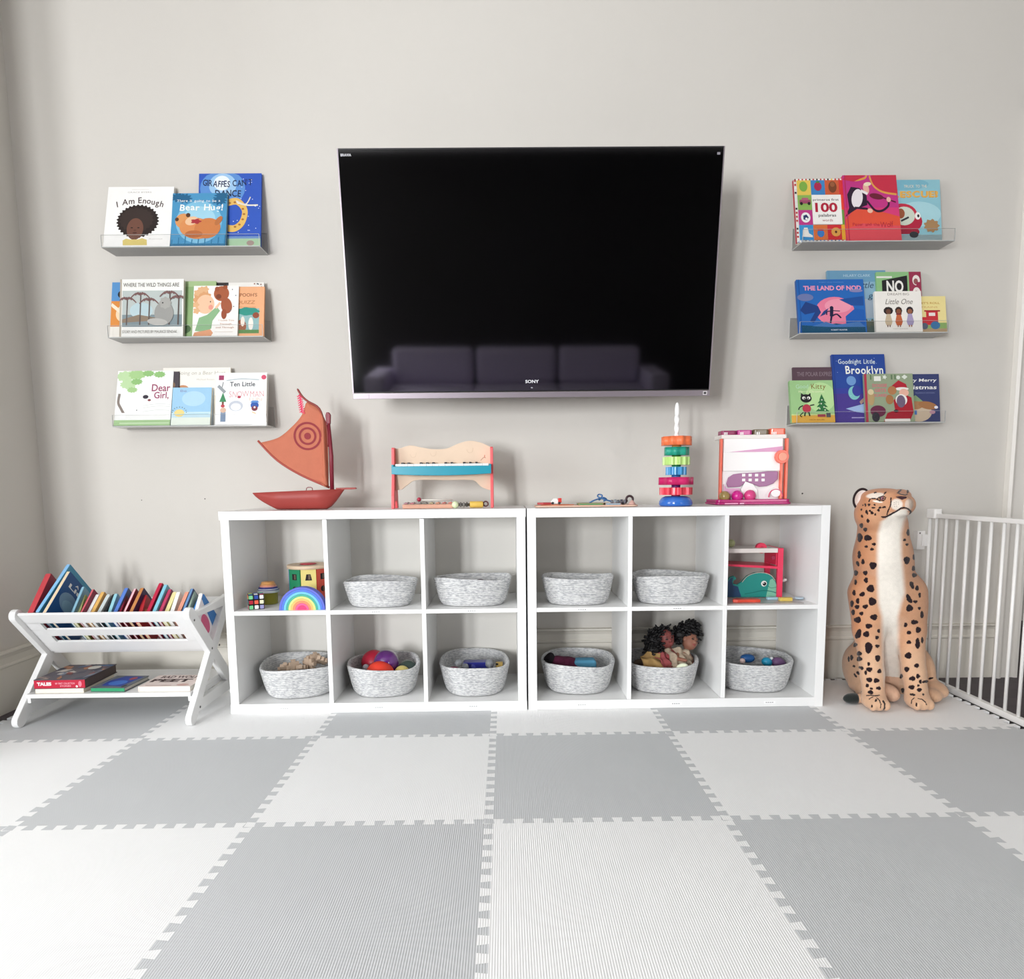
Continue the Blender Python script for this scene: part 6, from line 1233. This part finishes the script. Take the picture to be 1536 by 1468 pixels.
# four books lying on the bottom shelf
SZ = .1136
def flat_book(lb, u0, u1, vf, y, depth, th, z, cover, art, spine, pages, face='spine', yaw=0):
    a, b = at(u0, vf, y=y), at(u1, vf, y=y); t = thing('lying_book', lb, 'book', group='books lying on the bottom shelf of the rack'); w = b.x-a.x; c, s_ = math.cos(yaw), math.sin(yaw)
    ex, ey = Vector((c, s_, 0)), Vector((-s_, c, 0))
    if face == 'spine': place(t, Vector((b.x, y, z+th)), ey, Vector((0, 0, -1)), -ex); make_book(t, depth, w, th, cover, art, spine=spine, pages=pages); 
    else: place(t, Vector((a.x, y, z+th)), ex, Vector((0, 0, -1)), ey); make_book(t, w, depth, th, cover, art, spine=spine, pages=pages)
    return t, a.x, b.x
def art_comic(a):
    a.rect(0, 0, 1, 1, '5c5660'); rr = random.Random(9)
    for i in range(26): a.oval(rr.random(), rr.random(), rr.uniform(.05, .18), rr.uniform(.03, .1), rr.choice(['3a3c50', '7a8494', 'a89088', 'b07858', '4a6a94', 'c8c0b8', '8a4a44']), n=14, rot=rr.uniform(0, 3), bumps=4, amp=.2)
    a.oval(.75, .3, .12, .12, 'd8d4cc')
def art_blue(a):
    a.rect(0, 0, 1, 1, '6a7078'); a.poly([(.1, .2), (.9, .1), (.95, .7), (.5, .9), (.15, .8)], '1f3f9c'); a.oval(.4, .5, .2, .25, '3c74cc'); a.oval(.75, .3, .12, .1, 'a84a50'); a.oval(.15, .12, .1, .06, '2a2a30'); a.line([(.05, .95), (.4, .9), (.95, .95)], .05, '8a9098')
def art_peet(a):
    a.rect(0, 0, 1, 1, 'eadad4'); a.text('BAD WOLF', .12, .72, .74, .2, '4a2c2c', bold=.03); a.text('PEET', .05, .38, .78, .26, '3a2020', bold=.05); a.oval(.8, .15, .12, .08, 'd8b0a8'); a.rect(.1, .08, .6, .12, 'c8a8a0')
flat_book('cream paperback under the thick red spined book on the rack shelf', 54, 127, 1050, -.485, .20, .017, SZ, 'ece4d4', plain('ece4d4'), 'efe8da', 'f2ead8')
t, xa, xb = flat_book('thick book with a red spine and dark comic style cover on the rack shelf', 53, 129, 1042, -.487, .215, .034, SZ+.0175, '4a4048', art_comic, 'c0203c', '5c504c', yaw=.02)
a = Art(y=0); W = xb-xa      # lettering on the red spine
a.T = Matrix(((0, -1, 0, 0), (0, 0, 0, 0), (0, 0, 0, 0), (0, 0, 0, 1)))
a.T = None
g2 = MB(); tmp = Art(y=0)
tmp.text('DISNEY', .012, .012, .05, .012, 'f2e4e4', bold=.06) if False else tmp.text('TALES', .012, .012, .052, .013, 'f2e4e4', bold=.06)
tmp.text('MY FIRST COLLECTION', .078, .016, .07, .007, 'e89aa8', bold=.03); tmp.text('STORIES', .094, .007, .04, .006, 'e89aa8', bold=.03); tmp.oval(W-.018, .017, .006, .011, 'e87c90'); tmp.oval(W-.03, .008, .004, .004, 'f4ecec')
o = tmp.build('spine_lettering', None, fixn=False); o.parent = t
# local frame of the lying book: x = into the shelf, y = down, z = towards the left
for v in o.data.vertices:
    X, Yv, Z = v.co; v.co = (-.0004+Yv*1.0, .034-Z, W-X)
flat_book('green spined book with a blue cover in the middle of the rack shelf', 135.5, 188, 1049, -.482, .16, .016, SZ, '4a5058', art_blue, '2f9868', 'c8c4bc', yaw=-.05)
flat_book('cream book lettered PEET lying at the right of the rack shelf', 208, 287, 1048, -.478, .155, .018, SZ, 'efe6dc', art_peet, 'efe6dc', 'f4efe6', face='pages', yaw=-.02)
# ================================================================ life-size plush spotted cat, sitting
def cheetah():
    YC = -.36; c0 = at(1335, 1060, y=-.40); X0 = c0.x; t = thing('plush_cheetah', 'large plush cheetah with black spots sitting upright between the cube shelf and the gate', 'plush animal', (X0, YC, 0))
    def W(u, v, y): p = at(u, v, y=y); return np.array((p.x-X0, y-YC, p.z))
    def rotm(ax, an):
        c, s_ = math.cos(an), math.sin(an)
        return [[c, 0, s_], [0, 1, 0], [-s_, 0, c]] if ax == 'y' else ([[1, 0, 0], [0, c, -s_], [0, s_, c]] if ax == 'x' else [[c, -s_, 0], [s_, c, 0], [0, 0, 1]])
    k = .00249
    P = []
    def cap(a, b, ra, rb, kk=.03): P.append(('cap', tuple(a), tuple(b), ra, rb, kk))
    def ell(c, r, R=None, kk=.03): P.append(('ell', tuple(c), tuple(r), R, kk))
    # trunk
    cap(W(1330, 905, -.30), W(1324, 835, -.33), .118, .098); cap(W(1324, 835, -.33), W(1324, 788, -.345), .098, .086)
    cap(W(1333, 1000, -.20), W(1330, 905, -.29), .120, .122); ell(W(1332, 985, -.17), (.118, .14, .13))
    # head, cheek, muzzle, brow, chin
    ell(W(1318, 765, -.355), (.078, .085, .064), None, .03)
    ell(W(1308, 773, -.375), (.055, .06, .05), None, .03)
    ell(W(1338, 750, -.390), (.052, .06, .040), None, .025)
    ell(W(1350, 757, -.435), (.038, .045, .034), None, .018)
    ell(W(1360, 757, -.415), (.026, .04, .034), None, .018)
    ell(W(1349, 769, -.425), (.034, .036, .013), None, .012)
    ell(W(1352, 745.5, -.448), (.016, .018, .010), None, .012)
    ell(W(1318, 744, -.37), (.060, .055, .028), None, .02); ell(W(1350, 743, -.36), (.032, .05, .024), None, .02)
    # front legs
    for s_, (a, b, c, d) in ((0, ((1300, 890, -.33), (1303, 945, -.36), (1308, 1010, -.41), (1311, 1046, -.43))), (1, ((1361, 888, -.33), (1364, 945, -.36), (1371, 1010, -.41), (1376, 1046, -.43)))):
        cap(W(*a), W(*b), .068, .056, .035); cap(W(*b), W(*c), .052, .041, .02); cap(W(*c), W(*d), .041, .039, .015)
        e = W(d[0]+1, 1054, -.455); e[2] = .032; ell(e, (.043, .052, .031), None, .02)
        for q in (-.024, 0, .024): ell(e+np.array((q, -.032, -.006)), (.015, .020, .020), None, .006)
    # haunches, hind feet
    e = W(1293, 1003, -.22); ell(e, (.052, .13, .105), None, .025); e = W(1371, 1003, -.20); ell(e, (.052, .12, .10), None, .025)
    e = W(1303, 1020, -.28); e[2] = .045; ell(e, (.042, .11, .042), None, .02)
    e = W(1334, 1036, -.36); e[2] = .034; ell(e, (.030, .055, .032), None, .012)
    e = W(1400, 1030, -.32); e[2] = .036; ell(e, (.040, .075, .034), None, .02)
    e2 = W(1398, 1045, -.38); e2[2] = .028; ell(e2, (.034, .04, .026), None, .015)
    # tail, curling forward on the left
    T_ = [(1310, 1010, -.10, .03), (1272, 1012, -.12, .028), (1262, 1022, -.25, .024)]
    q = [np.array((-.02, .22, .06)), np.array((-.045, .14, .03)), np.array((-.05, .08, .024)), np.array((-.055, .03, .022)), np.array((-.065, .01, .022))]
    for i in range(4): cap(q[i], q[i+1], .024-.001*i, .023-.001*i, .012)
    tipa = W(1296, 1052, -.385); tipa[2] = .021; tipb = W(1286, 1048, -.385); tipb[2] = .021
    cap(q[4], tipa, .021, .019, .01); cap(tipa, tipb, .019, .0185, .005)
    lo = (-.26, -.22, -.002); hi = (.25, .36, .83)
    orange = np.array(lin('c98a62')); tan = np.array(lin('e4bd9c')); cream = np.array(lin('f2ebe0')); dark = np.array(lin('24141a')); pinkb = np.array(lin('e6bda0'))
    org = Vector((X0, YC, 0))
    def project(V):       # front view coordinates in the plane of the plush, in the units the spots were measured in
        D = V+np.array((X0, YC, 0))-np.array(CAM); w = D@np.array(FV); return 768+FPX*(D@np.array(RV))/w, CYP-FPX*(D@np.array(UV))/w
    # spots measured on the toy: (u, v, half width, half height, tilt)
    SP = [(1290, 806, 3.2, 5.5, 0), (1301.5, 806.5, 4.8, 3.6, 0), (1292, 788, 2.2, 3, 0), (1298, 794, 2.4, 2.4, 0), (1311, 816, 2.6, 1.6, 0), (1299.5, 819.5, 2.2, 1.5, 0), (1308, 823.5, 2.4, 1.6, 0), (1289, 832, 2, 5, 0), (1294.5, 842.5, 2, 3.2, 0), (1309.5, 848, 4.4, 4.6, 0), (1286.5, 845, 1.8, 3.5, .4),
          (1284, 859, 2.4, 3.4, 0), (1298, 859, 2.8, 2.8, 0), (1299, 870, 2.5, 3.4, 0), (1283.5, 873, 1.6, 3.4, 0), (1306, 882.5, 4.6, 4.6, .5), (1293.5, 891, 3.6, 2.6, .5), (1281, 889, 2, 3.6, 0), (1308.5, 902, 4.8, 5, 0), (1278, 905, 2.2, 4, 0), (1286.5, 901, 2.2, 3.4, 0), (1298, 909.5, 3.6, 2.4, .3), (1285.5, 910, 3, 2.6, 0), (1279.5, 918, 2.2, 3.4, 0), (1292, 920, 2.6, 2.2, 0),
          (1311, 925.5, 4.4, 3.6, 0), (1286.5, 929.5, 4.4, 3.8, 0), (1303, 939, 4.2, 3, 0), (1287.5, 951, 3.4, 6.4, -.4), (1299.5, 951, 4, 3.6, 0), (1318, 946, 1.8, 2.4, 0), (1315.5, 956, 2, 2.4, 0), (1316, 968.8, 2.6, 2, 0), (1303, 971, 4.6, 7, 0), (1316.5, 987, 3.2, 4, 0), (1303, 995.5, 1.6, 2.4, 0), (1304, 1004, 3.8, 2.8, 0), (1319, 1006.5, 2.4, 2.8, -.5), (1304, 1019.5, 3.8, 2.8, -.3), (1314.5, 1020.5, 3.6, 2.8, 0), (1301, 1028, 2, 2.4, 0), (1318, 1032, 3.2, 2, 0), (1307, 1032.5, 2, 1.4, 0), (1306, 1038, 3.4, 2.4, -.2), (1298.5, 1008.5, 1.6, 2.8, 0),
          (1362, 798.5, 1.8, 4.2, 0), (1357, 809.5, 1.8, 1.6, .5), (1360.5, 816.5, 1.8, 1.6, .5), (1360.2, 840, 3.8, 4.6, 0), (1371, 835.5, 1.6, 3.4, 0), (1370.5, 852.5, 2.2, 3.2, 0), (1371.5, 862.5, 3, 2.6, 0), (1367.8, 877, 2.4, 5, .35), (1375.5, 882, 2.2, 3.2, 0), (1363.5, 898, 2.8, 6.2, .5), (1373, 902, 2.8, 1.8, 0), (1364.3, 912, 4.2, 4.2, .4), (1379.5, 892, 1.6, 3, 0), (1379, 912, 1.8, 1.8, 0), (1383, 922, 2, 4.6, 0), (1371.5, 933, 4.4, 2.8, 0), (1358.5, 937, 2.2, 2.8, 0), (1377.5, 944.5, 3.2, 3.8, 0), (1363.5, 948.5, 2.8, 2.2, 0), (1363.5, 963, 3, 2.2, 0), (1376.5, 965.5, 2.8, 6.8, 0), (1362.5, 983, 4.2, 4, 0), (1375, 998, 3, 2.8, 0), (1360, 1003.5, 3, 3.2, .4), (1377, 1014, 2.4, 2.8, 0), (1368.5, 1017.5, 4, 2.8, 0), (1367.5, 1030.5, 3.8, 2.6, 0), (1377.5, 1028, 1.6, 1.4, 0), (1379, 1034.5, 3, 2.4, 0), (1369, 1041.5, 3.6, 1.4, -.2), (1385, 1041.5, 1.3, 1.3, 0), (1380.5, 1022, 1.8, 2.4, 0), (1383.5, 960, 1.4, 4, 0),
          (1289, 980, 3.2, 2.8, 0), (1289, 988, 3.4, 3, 0), (1277.5, 986, 1.8, 3.4, 0), (1292, 1001.5, 3.4, 1.9, -.4), (1287, 1009, 2.6, 1.7, -.9), (1281, 999, 1.6, 1.4, -.6), (1283, 1013, 3, 1.2, -.9), (1283, 967, 2.8, 2.2, .8), (1273, 988, 1.2, 3.4, 0), (1388, 1022, 4, 1.6, .2), (1396, 1017, 3, 1.3, .3), (1352, 1014, 1.8, 3, -.3), (1354, 1035, 2, 3, 0),
          (1314, 1050, 1.1, 2.2, -.4), (1325, 1052, 1, 1.8, .3), (1308, 1059, 1.1, 1.6, 0), (1374.5, 1056.5, 1.1, 2.6, 0),
          (1302, 781, 1.8, 2.6, .2), (1300, 768, 1.5, 3, .3), (1308, 769, 2, 1.8, -.5), (1318, 765, 1.7, 1.6, -.3), (1320, 761, 1.8, 1.1, 0), (1312, 757, 1.3, 1.2, 0), (1303.5, 757, 1.5, 1.6, .4), (1298, 757, 1, 2, .2), (1310, 761.5, 2.6, .8, 0), (1293, 774, 1.3, 2.2, .4), (1305, 766, 1.3, 1.2, 0), (1313, 771.5, 1.2, 1.4, 0), (1326, 760.5, 2.6, 1, .3), (1327.5, 739.3, .9, 2.6, -.7), (1349, 737, 1, 3.6, -.8), (1313, 738.5, 1.8, .8, .3), (1294.5, 757.5, .9, .9, 0), (1292, 764, 1, 1.2, 0)]
    rr = random.Random(12)
    def polyd(U, V, pts):
        d = np.full(U.shape, 1e9)
        for (a, b), (c, e) in zip(pts[:-1], pts[1:]):
            vx, vy = c-a, e-b; tt = np.clip(((U-a)*vx+(V-b)*vy)/(vx*vx+vy*vy), 0, 1); d = np.minimum(d, np.hypot(U-a-tt*vx, V-b-tt*vy))
        return d
    def mix(c, col, m): return c*(1-m[:, None])+np.array(col)*m[:, None]
    def sm(x, a, b): tt = np.clip((x-a)/(b-a), 0, 1); return tt*tt*(3-2*tt)
    def colour(Vv, N):
        U, V = project(Vv); toCam = np.array(CAM)-(Vv+np.array((X0, YC, 0))); toCam /= np.linalg.norm(toCam, axis=1)[:, None]; fr = (N*toCam).sum(1) > .02
        z = Vv[:, 2]; c = np.tile(orange, (len(Vv), 1)); legs = sm(V, 935, 1000); c = mix(c, tan, legs*.75)
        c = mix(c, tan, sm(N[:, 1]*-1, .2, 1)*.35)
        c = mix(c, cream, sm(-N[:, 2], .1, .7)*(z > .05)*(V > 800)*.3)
        # white front: band whose left and right borders follow the chest
        L = np.interp(V, [772, 782, 800, 830, 860, 890, 905, 925, 960, 1010, 1045], [1338, 1322, 1317, 1316, 1316, 1317, 1318, 1323, 1324, 1326, 1330]); R = np.interp(V, [772, 782, 800, 830, 860, 890, 905, 925, 960, 1010, 1045], [1362, 1356, 1352, 1352, 1355, 1357, 1352, 1347, 1347, 1350, 1352])
        front = fr & (N[:, 1] < .2); wm = sm(U, L-5, L+5)*(1-sm(U, R-5, R+5))*front*(V > 768)*(z > .085)*(Vv[:, 1] > -.12); c = mix(c, cream, wm)
        far = (z < .085) & (abs(U-1335) < 14) & (Vv[:, 1] > -.06); c = mix(c, pinkb, far*1.0)
        # face
        head = fr & (V < 790)
        e = lambda u, v, a, b, r=0: (((U-u)*math.cos(r)+(V-v)*math.sin(r))/a)**2+((-(U-u)*math.sin(r)+(V-v)*math.cos(r))/b)**2
        c = mix(c, cream, head*(1-sm(e(1313, 743, 14, 4.2, -.1), .6, 1.3))*.8); c = mix(c, cream, head*(1-sm(e(1345, 756.5, 9, 8.5), .6, 1.4))*.85); c = mix(c, cream, head*(1-sm(e(1363, 757, 6, 9), .5, 1.3))*.6)
        c = mix(c, cream, head*(1-sm(e(1346, 771, 17, 5.5, -.35), .6, 1.2))*1.0); c = mix(c, cream, head*(1-sm(e(1316.5, 752.3, 8, 1.6, .15), .6, 1.2)))
        c = mix(c, np.array(lin('b8a898')), head*(1-sm(e(1367, 755, 4, 8), .5, 1.2))*.5)
        # spots
        m = np.zeros(len(Vv))
        for (u, v, a, b, r) in SP:
            w_ = 1+.18*np.sin(3*np.arctan2(V-v, U-u)+u) ; m = np.maximum(m, (e(u, v, a*1.2+.15, b*1.2+.15, -r) < w_).astype(float))
        m *= fr
        # the side away from the picture: scattered spots over back and flanks
        back = ~((N*toCam).sum(1) > .0)
        if back.any():
            idx = np.where(back & (z > .06))[0]; rs = np.random.RandomState(4); pk = idx[rs.permutation(len(idx))[:260]]; ch = []
            for i in pk:
                if all(np.linalg.norm(Vv[i]-Vv[j]) > .036 for j in ch): ch.append(i)
            for i in ch: m = np.maximum(m, ((np.linalg.norm(Vv-Vv[i], axis=1) < .009*rs.uniform(.7, 1.2)) & back).astype(float))
        lw = lambda pts, w_: ((polyd(U, V, pts) < w_) & fr & (V < 800)).astype(float)
        m = np.maximum(m, lw([(1336.3, 746.5), (1336.5, 752), (1335.5, 759), (1332, 766), (1330.5, 771.5)], .95))        # tear line
        m = np.maximum(m, lw([(1322.5, 775), (1328, 775.3), (1335, 772), (1344, 767), (1352, 762), (1357, 761.2), (1362, 763), (1366.5, 767), (1365, 771)], 1.25))   # mouth
        m = np.maximum(m, lw([(1303.5, 752), (1305, 748.5), (1309, 747.3), (1316, 748), (1319, 745.5), (1325, 743.8), (1328.5, 746), (1326.5, 750), (1320, 751), (1315, 748.5)], .8))
        m = np.maximum(m, lw([(1346, 739), (1352, 741.5), (1358, 742.5), (1361, 741)], .8)); m = np.maximum(m, (fr & (V < 800) & (e(1361.5, 737.5, 1.6, 2.2) < 1)).astype(float)); m = np.maximum(m, (fr & (e(1353.5, 732.5, 2.4, 1.2) < 1)).astype(float))
        for u, v in ((1341.5, 753.5), (1344.5, 752.8), (1347, 753.3), (1341, 756.5), (1344, 756), (1347.5, 756), (1341.5, 759.5), (1345, 759)): m = np.maximum(m, (fr & (e(u, v, .7, .6) < 1)).astype(float)*.6)
        for pts in ([(1300, 1043), (1306, 1042.5), (1313, 1043.5), (1319, 1042.5)], [(1315, 1046), (1319, 1050), (1321.5, 1056), (1320.5, 1062)], [(1304, 1048), (1309, 1045)], [(1367, 1055), (1367.5, 1050), (1371, 1046.5)], [(1377, 1047.5), (1383, 1048.5), (1388, 1052.5), (1390, 1057)]):
            m = np.maximum(m, ((polyd(U, V, pts) < .75) & fr & (z < .14)).astype(float))
        c = mix(c, dark, m)
        tip = np.linalg.norm((Vv-tipa), axis=1); ring = (tip < .026) & (Vv[:, 0] > tipa[0]-.0) ; c[(np.abs(Vv[:, 0]-(tipa[0]+.012)) < .0035) & (z < .045) & (Vv[:, 1] < .02)] = dark
        return c
    sdf_mesh('body', P, lo, hi, .0046, .03, [coat_mat('plush_coat', sheen=.25, bump=.55, bscale=420)], colour, t)
    # black tail tip
    g = MB(); ca, cb = W(1285, 1048, -.385), W(1265, 1047, -.385); ca[2] = cb[2] = .0205; n = 10
    g.tube([ca+(cb-ca)*(i/n) for i in range(n+1)], [.0195, .0205, .021, .021, .0208, .020, .019, .0175, .015, .011, .004], M('1e2422', rough=.85, bump=.5, bscale=400, spec=.3, sheen=.4), n=18); lab(g.build('tail_tip', t), 'black tail tip')
    # ears
    wh = M('f4f0ec', rough=.95, bump=.6, bscale=400); bk = M('2a1c1e', rough=.95, bump=.6, bscale=400)
    for u, v, y, r, rz, tl in ((1292.5, 748.5, -.345, .0345, -.35, .1), (1361, 740, -.30, .011, .5, 0)):
        c = W(u, v, y); N = 28; vs = []; g = MB(); prof = [(0, .010), (.35, .008), (.7, .002), (.88, -.006), (1.0, -.008), (1.10, -.003), (1.12, .004), (1.05, .012), (.6, .020), (0, .024)]
        g.T = Matrix.Translation(c) @ Euler((0, tl, rz)).to_matrix().to_4x4()
        rings = [[(r*k_*math.cos(2*PI*i/N)*.80, d*r/.033*1.0, r*k_*math.sin(2*PI*i/N)*1.12) for i in range(N)] for k_, d in prof[1:-1]]
        allv = [p for q_ in rings for p in q_]; nr = len(rings)
        inner = [(j*N+i, j*N+(i+1) % N, (j+1)*N+(i+1) % N, (j+1)*N+i) for j in range(2) for i in range(N)]; outer = [(j*N+i, j*N+(i+1) % N, (j+1)*N+(i+1) % N, (j+1)*N+i) for j in range(2, nr-1) for i in range(N)]
        g.add(allv, inner+[list(range(N))], wh, True); g.add(allv, outer+[list(range((nr-1)*N, nr*N))], bk, True); lab(g.build('ear', t), 'white lined ear with a dark rim')
    # eyes and nose
    for u, v, y0, rx in ((1323.5, 747.2, -.44, .0072),):
        c = W(u, v, y0); d = None
        # nearest point of the head surface along the view ray
        best = None
        for i in range(160):
            yy = -.52+i*.001; p = W(u, v, yy); q_ = sdf_eval(p[None], P, .03)[0]
            if q_ < 0: best = p; break
        c = best if best is not None else c
        g = MB(); g.ell(c+np.array((0, .0015, 0)), (.0105, .004, .0072), M('24141a', rough=.3, var=0), 20, 10); g.build('eye_rim', t)
        g = MB(); g.ell(c+np.array((.0, -.0012, 0)), (.0068, .0035, .0062), M('a0606c', rough=.08, coat=1, var=.2, scale=200), 20, 12); g.ell(c+np.array((.0005, -.0042, .0003)), (.0030, .0014, .0032), M('140a10', rough=.05, coat=1, var=0), 14, 8); g.build('eye', t)
    u, v = 1353.5, 746.5; best = None
    for i in range(200):
        yy = -.54+i*.001; p = W(u, v, yy)
        if sdf_eval(p[None], P, .03)[0] < 0: best = p; break
    g = MB(); nm = M('3a1c26', rough=.4, bump=.3, bscale=300); c = best
    g.prism([(c[0]-.020, c[2]+.004), (c[0]-.006, c[2]+.0065), (c[0]+.012, c[2]+.005), (c[0]+.016, c[2]+.001), (c[0]+.004, c[2]-.010), (c[0]-.001, c[2]-.008)], c[1]-.004, c[1]+.012, nm); o = g.build('nose', t, bevel=.003, seg=3)
cheetah()
